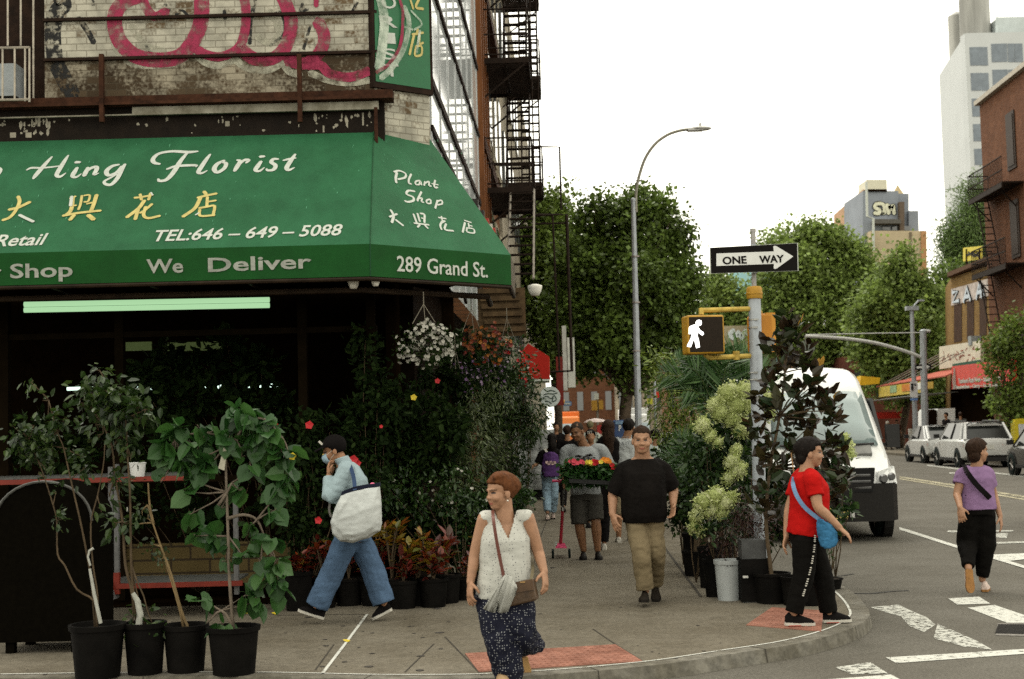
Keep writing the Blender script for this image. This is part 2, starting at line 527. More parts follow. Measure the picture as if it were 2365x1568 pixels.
for x, y in ((290, 617), (910, 660), (925, 765), (480, 795), (790, 812), (300, 850), (180, 745), (455, 880), (790, 905), (1650, 240), (60, 560), (565, 1), (900, 505)):
    p = gnd(*Z('q', x, y), SWZ + .004); r_ = random.uniform(.02, .05)
    b.poly([p + Vector((math.cos(a) * r_ * random.uniform(.6, 1.3), math.sin(a) * r_ * random.uniform(.6, 1.2), 0)) for a in [k * math.pi / 4 for k in range(8)]])
for i in range(60):
    p = Vector((random.uniform(-4, 2), random.uniform(10.3, 13.6), SWZ + .0035)); r_ = random.uniform(.008, .022)
    b.poly([p + Vector((math.cos(a) * r_, math.sin(a) * r_, 0)) for a in [k * math.pi / 3 for k in range(6)]])
tag(b.build('gum_spots', mat('gum', (.05, .045, .04), .9)), 'dark chewing gum spots trodden into the pavement', 'stain', kind='stuff')
for i, q in enumerate(([('q', 1080, 800), ('q', 2055, 742), ('q', 2230, 850), ('q', 1170, 920)], [('u', 990, 1005), ('u', 1400, 1030), ('u', 1380, 1195), ('u', 785, 1145)])):
    c = [gnd(*Z(*k), SWZ) for k in q]
    b = MB(); b.slab(c[::-1], (0, 0, .006))
    # raised domes
    n1, n2 = (24, 9) if i == 0 else (12, 10)
    for u_ in range(n1):
        for v_ in range(n2):
            s_, t_ = (u_ + .5) / n1, (v_ + .5) / n2
            p = c[0].lerp(c[1], s_).lerp(c[3].lerp(c[2], s_), t_)
            b.lathe(p + Vector((0, 0, .006)), [(.013, 0), (.010, .005), (.004, .006)], 6)
    tag(b.build('tactile_paving', M_TACT), kind='structure')
# painted road markings
def mark(pts, m, name='road_marking', z=.004):
    b = MB(); b.poly([gnd(x, y, z) for x, y in pts]); return tag(b.build(name, m), kind='structure')
for m_, pl in ((M_WLINE, [(1630, 335), (1930, 318), (2040, 385), (1720, 395)]), (M_WLINE, [(1820, 425), (2080, 398), (2500, 540), (2500, 572), (2200, 570)]),
               (M_WLINE2, [(880, 420), (1150, 395), (1300, 465), (1430, 520), (1510, 590), (1400, 660), (1250, 600), (1180, 510), (1030, 470)]),
               (M_WLINE2, [(1530, 580), (1900, 740), (2060, 830), (1780, 800), (1490, 720)]),
               (M_WLINE, [(1030, 905), (1800, 860), (2500, 815), (2500, 860), (1900, 905), (1130, 960)]),
               (M_WLINE2, [(540, 1000), (880, 950), (1050, 1060), (700, 1068)]),
               (M_WLINE, [(180, 1140), (1080, 1070), (1300, 1190), (180, 1260)])):
    mark([Z('p', *k) for k in pl], m_, z=.004 + .001 * random.random())
for m_, pl in ((M_WLINE, [(270, 940), (345, 962), (700, 1075), (1000, 1165), (1300, 1255), (1300, 1275), (1000, 1185), (690, 1092), (270, 958)]),
               (M_WLINE, [(940, 1140), (1250, 1126), (1250, 1165), (1030, 1190)]),
               (M_WLINE2, [(620, 965), (1100, 962), (1100, 972), (620, 978)]), (M_WLINE2, [(950, 985), (1060, 985), (1050, 1020), (950, 1012)]),
               (M_WLINE2, [(940, 1050), (1250, 1040), (1250, 1052), (940, 1062)]),
               (M_YLINE, [(270, 570), (690, 632), (1250, 725), (1250, 738), (690, 645), (270, 580)]),
               (M_YLINE, [(270, 585), (690, 650), (1250, 745), (1250, 756), (690, 660), (270, 592)]),
               (M_WLINE2, [(470, 486), (720, 514), (1250, 572), (1250, 582), (720, 524), (470, 494)]),
               (M_WLINE2, [(630, 543), (690, 543), (690, 552), (630, 552)])):
    mark([Z('k', *k) for k in pl], m_, z=.008 + .001 * random.random())
# patched tar beside the corner
b = MB()
ribbon(b, [gnd(*Z('p', x, y), 0) for x, y in ((520, 245), (700, 290), (900, 290), (1100, 268), (1250, 262))], .05, .005)
ribbon(b, [gnd(*Z('p', x, y), 0) for x, y in ((480, 130), (620, 118), (720, 100))], .04, .005)
tag(b.build('tar_seam', mat('tar', (.02, .018, .015), .6)), kind='structure')
b = MB()
gr = [gnd(*Z('p', x, y), .006) for x, y in ((2110, 575), (2480, 575), (2480, 700), (2090, 690))]
b.slab(gr[::-1], (0, 0, -.004))
root = thing('drain_grate', 'slotted iron drain grate set in the road beside the crossing', 'drain')
b.build('frame', mat('iron_plate', (.16, .15, .135), .7, .3, 20, metal=.3), root)
b = MB()
for i in range(14):
    t_ = (i + .4) / 14
    a_ = gr[0].lerp(gr[1], t_); c_ = gr[3].lerp(gr[2], t_ - .05)
    p, q = a_.lerp(c_, .12), a_.lerp(c_, .88)
    d_ = Vector((.022, 0, 0))
    b.poly([x + Vector((0, 0, .004)) for x in (p, p + d_, q + d_, q)])
b.build('slot', mat('slot_dark', (.01, .009, .008), .9), root)
# the far pavement on the other side of Grand street
b = MB()
b.slab([S(x, y, 0) for x, y in ((16.3, 26), (60, 26), (60, 200), (16.3, 200))], (0, 0, .12))
tag(b.build('far_pavement', M_CONC), kind='structure')

# ================================================================== florist's corner building
YF = 14.70
UP = Vector((0, 0, 1))
def XW(y): return -1.469 + SG * y
RUST = mat('rust', (.036, .014, .007), .85, .5, 9, bump=.3)
RUSTD = mat('rust_dark', (.014, .007, .004), .8, .5, 9, bump=.2)
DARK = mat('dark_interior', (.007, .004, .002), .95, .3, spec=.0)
def brickm(name, c1, c2, mortar, sx=2.4, paint=None, paintamt=.5, pscale=1.3, bumps=.5, dirt=None):
    m = bpy.data.materials.new(name); m.use_nodes = True
    t = m.node_tree; L = t.links.new; bs = t.nodes['Principled BSDF']; bs.inputs['Roughness'].default_value = .88; bs.inputs['Specular IOR Level'].default_value = .12
    tc = t.nodes.new('ShaderNodeTexCoord')
    mp = t.nodes.new('ShaderNodeMapping'); mp.inputs['Rotation'].default_value = (R(90), 0, 0)
    # bricks run along x and y (turned upright), so any vertical wall can use the same material
    cx = t.nodes.new('ShaderNodeSeparateXYZ'); L(tc.outputs['Object'], cx.inputs[0])
    ad = t.nodes.new('ShaderNodeMath'); ad.operation = 'ADD'; L(cx.outputs['X'], ad.inputs[0]); L(cx.outputs['Y'], ad.inputs[1])
    cb = t.nodes.new('ShaderNodeCombineXYZ'); L(ad.outputs[0], cb.inputs['X']); L(cx.outputs['Z'], cb.inputs['Y'])
    br = t.nodes.new('ShaderNodeTexBrick')
    br.inputs['Scale'].default_value = sx
    br.inputs['Color1'].default_value = (*c1, 1); br.inputs['Color2'].default_value = (*c2, 1); br.inputs['Mortar'].default_value = (*mortar, 1)
    br.inputs['Mortar Size'].default_value = .014; br.inputs['Brick Width'].default_value = .5; br.inputs['Row Height'].default_value = .17
    br.inputs['Bias'].default_value = -.1
    L(cb.outputs[0], br.inputs['Vector'])
    col = br.outputs['Color']
    n = t.nodes.new('ShaderNodeTexNoise'); n.inputs['Scale'].default_value = pscale; n.inputs['Detail'].default_value = 10; n.inputs['Roughness'].default_value = .7
    L(tc.outputs['Object'], n.inputs['Vector'])
    if paint:
        n3 = t.nodes.new('ShaderNodeTexNoise'); n3.inputs['Scale'].default_value = 30; n3.inputs['Detail'].default_value = 3
        L(tc.outputs['Object'], n3.inputs['Vector'])
        a1 = t.nodes.new('ShaderNodeMath'); a1.operation = 'MULTIPLY_ADD'; a1.inputs[1].default_value = .35; L(n3.outputs['Fac'], a1.inputs[0]); L(n.outputs['Fac'], a1.inputs[2])
        # brick by brick the paint holds better or worse
        a2 = t.nodes.new('ShaderNodeMath'); a2.operation = 'MULTIPLY_ADD'; a2.inputs[1].default_value = -4.2
        bw = t.nodes.new('ShaderNodeRGBToBW'); L(br.outputs['Color'], bw.inputs[0]); L(bw.outputs[0], a2.inputs[0]); L(a1.outputs[0], a2.inputs[2])
        cr = t.nodes.new('ShaderNodeValToRGB'); cr.color_ramp.elements[0].position = paintamt; cr.color_ramp.elements[1].position = paintamt + .13
        L(a2.outputs[0], cr.inputs['Fac'])
        mm = t.nodes.new('ShaderNodeMixRGB'); L(cr.outputs[0], mm.inputs['Fac']); L(col, mm.inputs['Color1'])
        pr = t.nodes.new('ShaderNodeValToRGB'); pr.color_ramp.elements[0].color = (*[c * .62 for c in paint], 1); pr.color_ramp.elements[1].color = (*paint, 1)
        pr.color_ramp.elements[0].position = .38; pr.color_ramp.elements[1].position = .6
        n4 = t.nodes.new('ShaderNodeTexNoise'); n4.inputs['Scale'].default_value = 5; n4.inputs['Detail'].default_value = 6; L(tc.outputs['Object'], n4.inputs['Vector'])
        L(n4.outputs['Fac'], pr.inputs['Fac']); L(pr.outputs[0], mm.inputs['Color2'])
        m5 = t.nodes.new('ShaderNodeMixRGB'); m5.inputs['Color2'].default_value = (.07, .055, .035, 1); f5 = t.nodes.new('ShaderNodeMath'); f5.operation = 'MULTIPLY'; f5.inputs[1].default_value = .5
        L(br.outputs['Fac'], f5.inputs[0]); L(f5.outputs[0], m5.inputs['Fac']); L(mm.outputs[0], m5.inputs['Color1'])
        col = m5.outputs[0]
    else:
        mm = t.nodes.new('ShaderNodeMixRGB'); mm.blend_type = 'MULTIPLY'; mm.inputs['Fac'].default_value = .5
        cr = t.nodes.new('ShaderNodeValToRGB'); cr.color_ramp.elements[0].position = .35; cr.color_ramp.elements[1].position = .65
        cr.color_ramp.elements[0].color = (.5, .47, .45, 1)
        L(n.outputs['Fac'], cr.inputs['Fac']); L(col, mm.inputs['Color1']); L(cr.outputs[0], mm.inputs['Color2'])
        col = mm.outputs[0]
    L(col, bs.inputs['Base Color'])
    bn = t.nodes.new('ShaderNodeBump'); bn.inputs['Strength'].default_value = bumps; bn.inputs['Distance'].default_value = .01; bn.invert = True
    L(br.outputs['Fac'], bn.inputs['Height']); L(bn.outputs[0], bs.inputs['Normal'])
    MATS[name] = m
    return m
M_BRK_UP = brickm('painted_brick', (.05, .034, .02), (.12, .085, .05), (.05, .042, .03), paint=(.40, .38, .31), paintamt=.24)
M_BRK_LO = brickm('worn_painted_brick', (.032, .021, .012), (.07, .05, .03), (.04, .03, .02), paint=(.27, .24, .18), paintamt=.52)
bld = thing('corner_building', 'florist corner building with graffiti covered painted brick above the green awning', 'building')
NY = Vector((0, -1, 0))
zt = lambda px, py, Y: at(px, py, Y).z
XL = -9.0
xa = at(103, 100, YF).x; xb = at(862, 100, YF).x
zb0 = at(480, 222, YF).z; z1 = at(480, 131, YF).z; z2 = at(480, 39, YF).z; ztop = 10.5
b = MB(); b.slab([(xa, YF, z1), (xb, YF, z1), (xb, YF, ztop), (xa, YF, ztop)], (0, .35, 0))
b.slab([(xb, YF, 4.6), at(990, 250, 15.1).xy.to_3d() + Vector((0, 0, 4.6)), at(990, 250, 15.1).xy.to_3d() + Vector((0, 0, ztop)), (xb, YF, ztop)], (-.1, .3, 0))
b.slab([(XW(15.1), 15.1, 4.6), (XW(15.75), 15.75, 4.6), (XW(15.75), 15.75, ztop), (XW(15.1), 15.1, ztop)], (-.3, 0, 0))
b.build('brick_wall', M_BRK_UP, bld)
b = MB(); b.slab([(xa, YF, zb0), (xb, YF, zb0), (xb, YF, z1), (xa, YF, z1)], (0, .35, 0))
b.build('brick_wall', M_BRK_LO, bld)['label'] = 'grimy lower course of the painted brick wall'
b = MB()
for z_ in (z1, z2, z1 + 2 * (z2 - z1)):
    b.box(((xa + xb) / 2 + .02, YF - .02, z_), (xb - xa + .05, .05, .03))
b.build('ledge', RUSTD, bld)
# rusty beam, pale sheet and peeling fascia over the awning
zf1 = at(480, 240, YF - .12).z; zf2 = at(480, 258, YF - .1).z
b = MB()
b.box(((XL + xb) / 2 + .1, YF - .02, (zb0 + zf1) / 2), (xb - XL + .2, .16, zb0 - zf1))
b.box(((XL + xb) / 2 + .1, YF - .07, zf1 + .02), (xb - XL + .2, .2, .03))
for px in (245, 697):
    x_ = at(px, 200, YF).x
    b.box((x_, YF - .16, (at(px, 135, YF).z + at(px, 290, YF).z) / 2), (.045, .05, at(px, 135, YF).z - at(px, 290, YF).z))
b.build('beam', RUST, bld)
b = MB(); x0 = at(305, 240, YF - .1).x
b.box(((x0 + xb + .05) / 2, YF - .08, zf2 + .025), (xb + .05 - x0, .05, .085))
b.box(((XL + x0) / 2, YF - .095, zf2 - .012), (x0 - XL, .03, .014))
b.build('metal_sheet', mat('corroded_zinc', (.17, .15, .10), .7, .45, 5, col2=(.27, .255, .205), bump=.1), bld)
M_PEEL = mat('peeling_dark', (.008, .005, .003), .75, .4, 7, bump=.15)
b = MB(); b.box(((XL + xb) / 2 + .05, YF + .03, (4.5 + zf1) / 2), (xb - XL + .1, .1, zf1 - 4.5))
b.build('fascia', M_PEEL, bld)
b = MB()
for i in range(70):
    px = random.choice([random.uniform(0, 860), random.uniform(720, 860), random.uniform(0, 120)]); py = random.uniform(262, 300) + 18 * (860 - px) / 860
    p = at(px, py, YF - .022); s_ = random.uniform(.006, .02); k = random.choice([1, 1, 2.5])
    b.poly([p + Vector((math.cos(a) * s_ * random.uniform(.5, 1.4), 0, math.sin(a) * s_ * k * random.uniform(.5, 1.4))) for a in [-q * math.pi / 3.5 for q in range(7)]])
for px, py, sw, sh in ((838, 275, 4, 30), (747, 298, 4, 16), (525, 286, 10, 12), (30, 312, 14, 12), (66, 312, 14, 12), (90, 282, 6, 20)):
    p = at(px, py, YF - .023); b.box(p, (sw * .0045, .002, sh * .0045))
b.build('paint_flakes', mat('flake_white', (.26, .24, .19), .8, .3), bld)['kind'] = 'stuff'
# graffiti on the brick
gro = MB(); gpk = MB(); gbk = MB()
def wallstroke(mb, pts, wd, lift):
    P = smooth_path([tuple(at(*Z('a', x, y), YF)) for x, y in pts], 5)
    strokes(mb, P, wd, NY, lift)
PK = .125
pk = [[(770, -60), (800, 40), (850, 92), (915, 62)], [(800, -30), (700, 0), (640, 60), (630, 140), (660, 230), (740, 305), (860, 330), (980, 312), (1050, 240), (1100, 130), (1105, 0), (1080, -60)],
      [(1050, 250), (1130, 300), (1220, 310), (1310, 262), (1345, 160), (1348, 40), (1330, -40)], [(1320, 270), (1400, 325), (1500, 320), (1570, 250), (1598, 130), (1575, 40), (1540, -40)],
      [(1575, 330), (1670, 350), (1745, 300), (1780, 210), (1745, 115)], [(1735, -60), (1735, 35)], [(1690, 360), (1760, 360), (1810, 405), (1920, 425), (2025, 390)]]
wds = [.10, .16, .10, .14, .13, .05, .10]
for q, (pp, wd) in enumerate(zip(pk, wds)):
    wallstroke(gpk, pp, wd, .0045 + .0007 * q)
wh = [[(640, 60), (612, 150), (640, 270), (720, 345), (850, 360), (980, 340), (1055, 285)], [(1055, 285), (1130, 345), (1210, 360), (1280, 330)], [(1290, 330), (1360, 375), (1470, 385), (1550, 345)], [(1550, 345), (1590, 395), (1650, 410)], [(1700, 400), (1800, 440), (1920, 455), (2025, 440)], [(1480, 60), (1530, 160), (1490, 240), (1410, 200)], [(720, 140), (800, 250), (900, 280)]]
for q, pp in enumerate(wh): wallstroke(gro, pp, .075, .0028 + .0003 * q)
bk = [([(330, -20), (350, 30), (315, 60), (290, 170), (305, 330), (350, 430), (400, 530)], .17), ([(490, -10), (515, 25)], .05), ([(430, 100), (480, 170), (515, 235)], .06),
      ([(965, 80), (1000, 60), (1035, 90)], .03), ([(1230, 60), (1235, 105)], .04), ([(1400, 0), (1375, 130), (1370, 240)], .04), ([(1480, 90), (1540, 70), (1560, 180), (1480, 250)], .03), ([(1960, 10), (1935, 60)], .03), ([(905, 20), (930, 60)], .03), ([(800, 250), (830, 290)], .03), ([(1660, 20), (1650, 60), (1690, 50)], .03), ([(1700, 150), (1665, 270)], .03)]
for q, (pp, wd) in enumerate(bk): wallstroke(gbk, pp, wd, .0024 + .0001 * q)
gro.build('graffiti_outline', wornm('spray_white', (.34, .33, .26), .5, 9, .12), bld)
gpk.build('graffiti', wornm('spray_pink', (.25, .030, .066), .56, 7, .12), bld)
gbk.build('graffiti', wornm('spray_black', (.02, .02, .02), .52, 10), bld)
# dark shaft on the far left with a barred window cage
b = MB(); b.slab([(XL, YF + .12, zb0 - .3), (xa, YF + .12, zb0 - .3), (xa, YF + .12, ztop), (XL, YF + .12, ztop)], (0, .2, 0))
b.build('dark_panel', RUSTD, bld)
cage = thing('window_cage', 'pale metal bar cage holding an air conditioner on the upper left wall', 'window cage')
b = MB()
for px, y0, y1 in ((6, 110, 232), (34, 110, 232), (58, 112, 234), (68, 112, 236)):
    b.tube([at(px, y0, YF - .3), at(px, y1, YF - .3)], .011, 6)
for px, y0, y1 in ((18, -60, 106), (48, -60, 106), (77, -60, 230)):
    b.tube([at(px, y0, YF - .02), at(px, y1, YF - .02)], .011, 6)
for y in (110, 230):
    b.tube([at(-60, y + 2, YF - .3), at(68, y, YF - .3)], .014, 6)
    b.tube([at(68, y, YF - .3), at(66, y, YF + .1)], .014, 6)
b.build('bars', mat('bare_steel', (.3, .27, .22), .5, .3, 10, metal=.6), cage)
b = MB(); b.box(at(28, 192, YF + .0) + Vector((-.12, 0, 0)), (.42, .3, .34)); b.build('air_conditioner', mat('ac_grey', (.24, .26, .27), .6), cage)

# shop front below the awning
zg = SWZ
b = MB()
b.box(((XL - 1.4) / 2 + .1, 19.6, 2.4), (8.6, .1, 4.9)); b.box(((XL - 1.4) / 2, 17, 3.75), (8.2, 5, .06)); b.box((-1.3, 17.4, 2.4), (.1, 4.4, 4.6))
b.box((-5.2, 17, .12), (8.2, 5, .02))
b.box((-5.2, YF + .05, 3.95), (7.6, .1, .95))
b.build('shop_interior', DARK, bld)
b = MB()
for px in (8, 275, 700, 860):
    x_ = at(px, 1000, YF).x
    b.box((x_, YF + .06, 1.95), (.09, .1, 3.6))
for py in (772, 1110):
    b.box((-5.2, YF + .065, at(300, py, YF).z), (7.6, .08, .06))
b.build('window_frame', mat('shop_frame', (.006, .004, .002), .8, .3, spec=.01), bld)
b = MB(); b.box((at(350, 1000, YF).x - .9, YF + .12, at(250, 1312, YF).z + .02), (4.6, .1, .42)); 
b.build('tiled_base', brickm('yellow_tile', (.085, .062, .024), (.105, .08, .034), (.035, .025, .014), sx=1.25), bld)
# glazed upper facade along Grand street
b = MB(); y0, y1 = 15.78, 24.7
b.add([(XW(y0), y0, 3.6), (XW(y1), y1, 3.6), (XW(y1), y1, 14), (XW(y0), y0, 14)], [(0, 1, 2, 3)])
b.add([(XW(y0) - .4, y0, 3.6), (XW(y0), y0, 3.6), (XW(y0), y0, 14), (XW(y0) - .4, y0, 14)], [(0, 1, 2, 3)])
b.build('glass_wall', glassm('pale_glass', (.62, .66, .66), .06, 1.0, .1, .6), bld)
b = MB(); rs = Matrix.Rotation(-math.atan(SG), 3, 'Z')
y = y0 + .05
while y < y1:
    b.box((XW(y) + .004, y, 8.8), (.012, .09, 10.4), rs); y += 1.25
b.build('mullion', mat('mullion_grey', (.33, .34, .34), .5, .2), bld)
b = MB()
for z_, hh in ((5.2, .07), (5.75, .09), (6.95, .06), (8.15, .08), (9.6, .06), (4.2, .1)):
    b.box((XW((y0 + y1) / 2) + .01, (y0 + y1) / 2, z_), (.045, y1 - y0, hh), rs)
b.build('transom', RUSTD, bld)
b = MB()
b.box((XW(16.2) + .06, 16.3, 9.2), (.25, 1.2, 1.0), rs); b.build('cornice', RUST, bld)
b = MB(); y1 = 24.7
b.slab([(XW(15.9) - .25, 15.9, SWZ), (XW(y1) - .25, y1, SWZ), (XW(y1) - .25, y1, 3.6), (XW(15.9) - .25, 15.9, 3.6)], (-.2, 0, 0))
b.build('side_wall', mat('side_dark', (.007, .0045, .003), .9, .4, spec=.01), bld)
# small dark brackets and shop signs sticking out under the glass
for i, (y, col) in enumerate(((19.2, (.015, .01, .008)), (20.6, (.02, .012, .01)), (21.8, (.3, .03, .02)), (22.8, (.45, .42, .36)), (23.7, (.35, .04, .03)))):
    b = MB(); b.box((XW(y) + .16, y, 4.62 + .06 * i), (.3, .16, .62), rs); b.box((XW(y) + .16, y - .09, 4.62 + .06 * i), (.24, .02, .5), rs)
    o = b.build('projecting_sign', mat('sign_%d' % i, col, .5))
    tag(o, ['small black box sign jutting from the glass facade, nearest the awning', 'small black box sign jutting from the glass facade behind the nearest one', 'red box sign jutting out below the glass facade', 'cream box sign jutting out below the glass facade', 'red box sign jutting out at the far end of the glass facade'][i], 'sign', 'box signs under the glass facade')

# ================================================================== green awning
aw = thing('shop_awning', 'long green awning of the florist wrapping round the corner', 'awning')
YA = YF - 1.30
A_ = at(862, 302, YF); AL = Vector((XL, YF, A_.z))
Ab = at(854, 563, YA); AbL = Vector((XL, YA, Ab.z))
Av = Vector((Ab.x, YA, at(850, 638, YA).z)); AvL = Vector((XL, YA, Av.z))
def zray(px, py, z): return gnd(px, py, z)
Bb = zray(1179, 589, Ab.z); Bv = Vector((Bb.x, Bb.y, Av.z))
Nc = (Ab - A_).cross(Bb - A_).normalized()
if Nc.y > 0: Nc = -Nc
B_ = hit(990, 318, A_, Nc)
Nf = (AbL - A_).cross(Ab - A_).normalized()
if Nf.y > 0: Nf = -Nf
G_ = Vector((XW(24.0), 24.0, A_.z)); Gb = Bb + Vector((SG * 1.1, 1.1, 0)); G1 = B_ + Vector((SG * 1.1, 1.1, 0)); Gv = Vector((Gb.x, Gb.y, Av.z))
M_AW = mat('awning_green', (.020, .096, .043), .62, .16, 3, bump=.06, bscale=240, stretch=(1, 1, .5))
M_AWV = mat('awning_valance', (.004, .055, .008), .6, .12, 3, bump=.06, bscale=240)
stain(M_AW, 1.1, (.80, .84, .80)); stain(M_AW, 7, (.9, .92, .9), .3, .55, (1, 1, .3)); stain(M_AWV, 1.6, (.72, .76, .7))
def facet(mb, pts, n): mb.slab(pts, -n * .012)
b = MB(); facet(b, [AL, AbL, Ab, A_], Nf); b.build('awning_front', M_AW, aw)
b = MB(); facet(b, [A_, Ab, Bb, B_], Nc); b.build('awning_corner', M_AW, aw)
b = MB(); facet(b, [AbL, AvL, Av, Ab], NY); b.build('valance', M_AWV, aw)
Nv = (Bb - Ab).cross(UP).normalized()
if Nv.y > 0: Nv = -Nv
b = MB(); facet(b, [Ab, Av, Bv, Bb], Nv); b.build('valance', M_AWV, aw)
b = MB(); facet(b, [B_, Bb, Gb, G1], Vector((1, 0, .4)).normalized()); facet(b, [Bb, Bv, Gv, Gb], Vector((1, 0, 0))); b.build('awning_side', mat('awning_edge', (.09, .075, .055), .8, .2), aw)
# underside frame, pipes
b = MB()
for inn, dz, r_ in ((.02, -.02, .022), (.28, -.10, .03), (.55, -.07, .02)):
    pts = [AvL + Vector((0, inn, dz)), Av + Vector((-inn * .4, inn, dz)), Bv + Vector((-inn * .9, inn * .6, dz)), Gv + Vector((-inn, 0, dz))]
    b.tube(pts, r_, 8)
for k in range(9):
    x_ = Av.x - .25 - k * .95
    b.tube([(x_, YA + .02, Av.z), (x_, YF, Av.z - .02)], .016, 6)
b.build('frame', mat('awning_frame', (.018, .011, .006), .6, .4), aw)
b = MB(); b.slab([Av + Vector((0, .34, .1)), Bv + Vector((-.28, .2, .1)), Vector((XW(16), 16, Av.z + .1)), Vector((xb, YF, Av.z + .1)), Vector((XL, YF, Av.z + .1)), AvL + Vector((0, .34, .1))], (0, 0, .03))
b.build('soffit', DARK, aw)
b = MB(); b.tube([A_ + Nc * .004, Ab + Nc * .004, Av + NY * .004], .006, 5); b.build('seam', mat('seam_dark', (.01, .05, .02), .7), aw)
# faded scuffs on the cloth
b = MB()
for i in range(46):
    px = random.uniform(20, 840); py = random.uniform(325, 540); s_ = random.uniform(.008, .02)
    p = hit(px, py, A_, Nf) + Nf * .0035; dn = (Ab - A_).normalized()
    b.poly([p + Vector((s_ * .35, 0, 0)), p - dn * s_, p - Vector((s_ * .35, 0, 0)), p + dn * s_ * random.uniform(1, 3)])
for i in range(60):
    px = random.uniform(880, 1080); py = random.uniform(322, 520)
    p = hit(px, py, A_, Nc) + Nc * .0035; s_ = random.uniform(.006, .014); dn = (Ab - A_).normalized(); xd = (Bb - Ab).normalized()
    b.poly([p + xd * s_ * .3, p - dn * s_ + xd * s_ * .3, p - xd * s_ * .3, p + dn * s_ * random.uniform(1, 5) + xd * s_])
b.build('scuffs', mat('scuff_green', (.06, .20, .11), .7), aw)['kind'] = 'stuff'
W_L = mat('letter_white', (.42, .44, .40), .6, .12, 20)
W_G = mat('letter_grey', (.25, .26, .23), .7, .3, 14)
Y_L = mat('letter_yellow', (.44, .37, .14), .6, .2, 14)
def onf(x, y): return hit(*Z('b', x, y), A_, Nf)
def onv(x, y): return hit(*Z('b', x, y), Ab, NY)
upf = (A_ - Ab).normalized()
# the hand-lettered name, stroke by stroke
hing = [([(190, 318), (225, 302), (300, 302), (400, 292), (440, 284)], (10, 20, 16, 14, 8)), ([(372, 222), (335, 262), (285, 320), (250, 362), (238, 380)], (12, 24, 30, 26, 12)), ([(488, 212), (458, 258), (420, 320), (405, 355), (430, 365), (470, 338)], (12, 26, 30, 26, 22, 8)),
        ([(540, 262), (572, 262)], (26, 20)), ([(552, 300), (530, 335), (518, 362), (545, 368), (580, 345)], (20, 30, 26, 20, 8)),
        ([(628, 300), (612, 335), (600, 360)], (20, 30, 24)), ([(612, 335), (650, 305), (685, 296), (690, 315), (672, 350), (705, 340)], (14, 24, 28, 28, 22, 8)),
        ([(850, 278), (800, 290), (760, 325), (775, 355), (830, 335), (870, 290)], (16, 26, 30, 26, 22, 20)), ([(892, 275), (868, 315), (838, 375), (795, 420), (755, 418), (745, 398), (790, 372), (838, 345)], (18, 28, 28, 26, 22, 18, 16, 8)),
        ([(1140, 275), (1100, 265), (1092, 238), (1135, 200), (1230, 184), (1340, 190), (1412, 184)], (18, 26, 28, 24, 24, 28, 14)), ([(1340, 190), (1290, 250), (1240, 330), (1190, 385), (1140, 395), (1128, 380)], (16, 28, 32, 28, 24, 12)), ([(1190, 312), (1260, 290), (1392, 284), (1398, 296)], (16, 24, 22, 8)),
        ([(1500, 205), (1470, 245), (1430, 305), (1415, 335), (1440, 340), (1478, 322)], (14, 26, 30, 26, 20, 8)), ([(1600, 250), (1550, 275), (1528, 312), (1552, 335), (1600, 305), (1612, 270), (1580, 262)], (20, 28, 30, 26, 26, 24, 14)),
        ([(1690, 245), (1712, 255), (1690, 295), (1672, 325)], (14, 26, 30, 20)), ([(1700, 285), (1740, 248), (1770, 248), (1755, 268)], (14, 22, 28, 12)),
        ([(1855, 222), (1885, 220)], (26, 20)), ([(1862, 255), (1838, 290), (1822, 318), (1850, 325), (1885, 300)], (20, 30, 26, 20, 8)),
        ([(1985, 240), (1950, 240), (1935, 262), (1965, 285), (1950, 315), (1910, 320), (1900, 308)], (16, 24, 26, 26, 26, 20, 10)),
        ([(2105, 205), (2075, 250), (2045, 300), (2060, 318), (2100, 300)], (16, 28, 30, 24, 8)), ([(2020, 250), (2060, 240), (2110, 232)], (14, 22, 12)),
        ([(-40, 400), (-20, 360), (4, 320), (0, 300)], (20, 24, 24, 12))]
b = MB(); k_ = .3238 / F * (YF - .6)
for q, (pp, wd) in enumerate(hing):
    P = smooth_path([(*onf(x, y), w_ * k_ * 1.22) for (x, y), w_ in zip(pp, wd)], 4)
    strokes(b, [p[:3] for p in P], [p[3] for p in P], Nf, .005 + .0003 * (q % 7))
b.build('lettering', W_L, aw)
zh = [[([(130, 505), (140, 545), (110, 610), (70, 655), (20, 675)], 22), ([(65, 600), (130, 585), (215, 545)], 24)], [([(520, 510), (508, 600), (470, 640)], 24), ([(500, 520), (540, 505)], 16), ([(585, 500), (575, 560), (560, 600)], 16), ([(600, 500), (640, 498), (630, 540), (600, 545)], 14), ([(690, 495), (670, 560), (650, 610)], 24), ([(620, 560), (660, 550)], 14), ([(515, 575), (545, 570)], 14), ([(450, 645), (560, 625), (718, 608)], 20), ([(530, 640), (500, 675)], 24), ([(630, 640), (670, 672)], 28)],
      [([(960, 515), (1010, 510), (1090, 495)], 18), ([(1000, 490), (1010, 530)], 18), ([(1075, 482), (1060, 530)], 18), ([(1030, 535), (990, 590), (905, 655)], 24), ([(985, 600), (965, 670)], 22), ([(1085, 560), (1040, 600), (1000, 625)], 18), ([(1040, 580), (1025, 640), (1060, 662), (1140, 645)], 20)],
      [([(1455, 470), (1470, 490)], 22), ([(1410, 515), (1470, 500), (1545, 485)], 20), ([(1430, 515), (1390, 590), (1305, 650)], 24), ([(1480, 510), (1475, 580)], 18), ([(1480, 545), (1540, 535)], 16), ([(1420, 590), (1480, 580), (1530, 575), (1520, 640)], 18), ([(1425, 600), (1430, 645), (1530, 640)], 18)]]
b = MB(); bw = MB()
for q, ch in enumerate(zh):
    for j, (pp, wd) in enumerate(ch):
        strokes(b, smooth_path([tuple(onf(x, y)) for x, y in pp], 4), wd * k_ * 1.22, Nf, .0055 + .0004 * j)
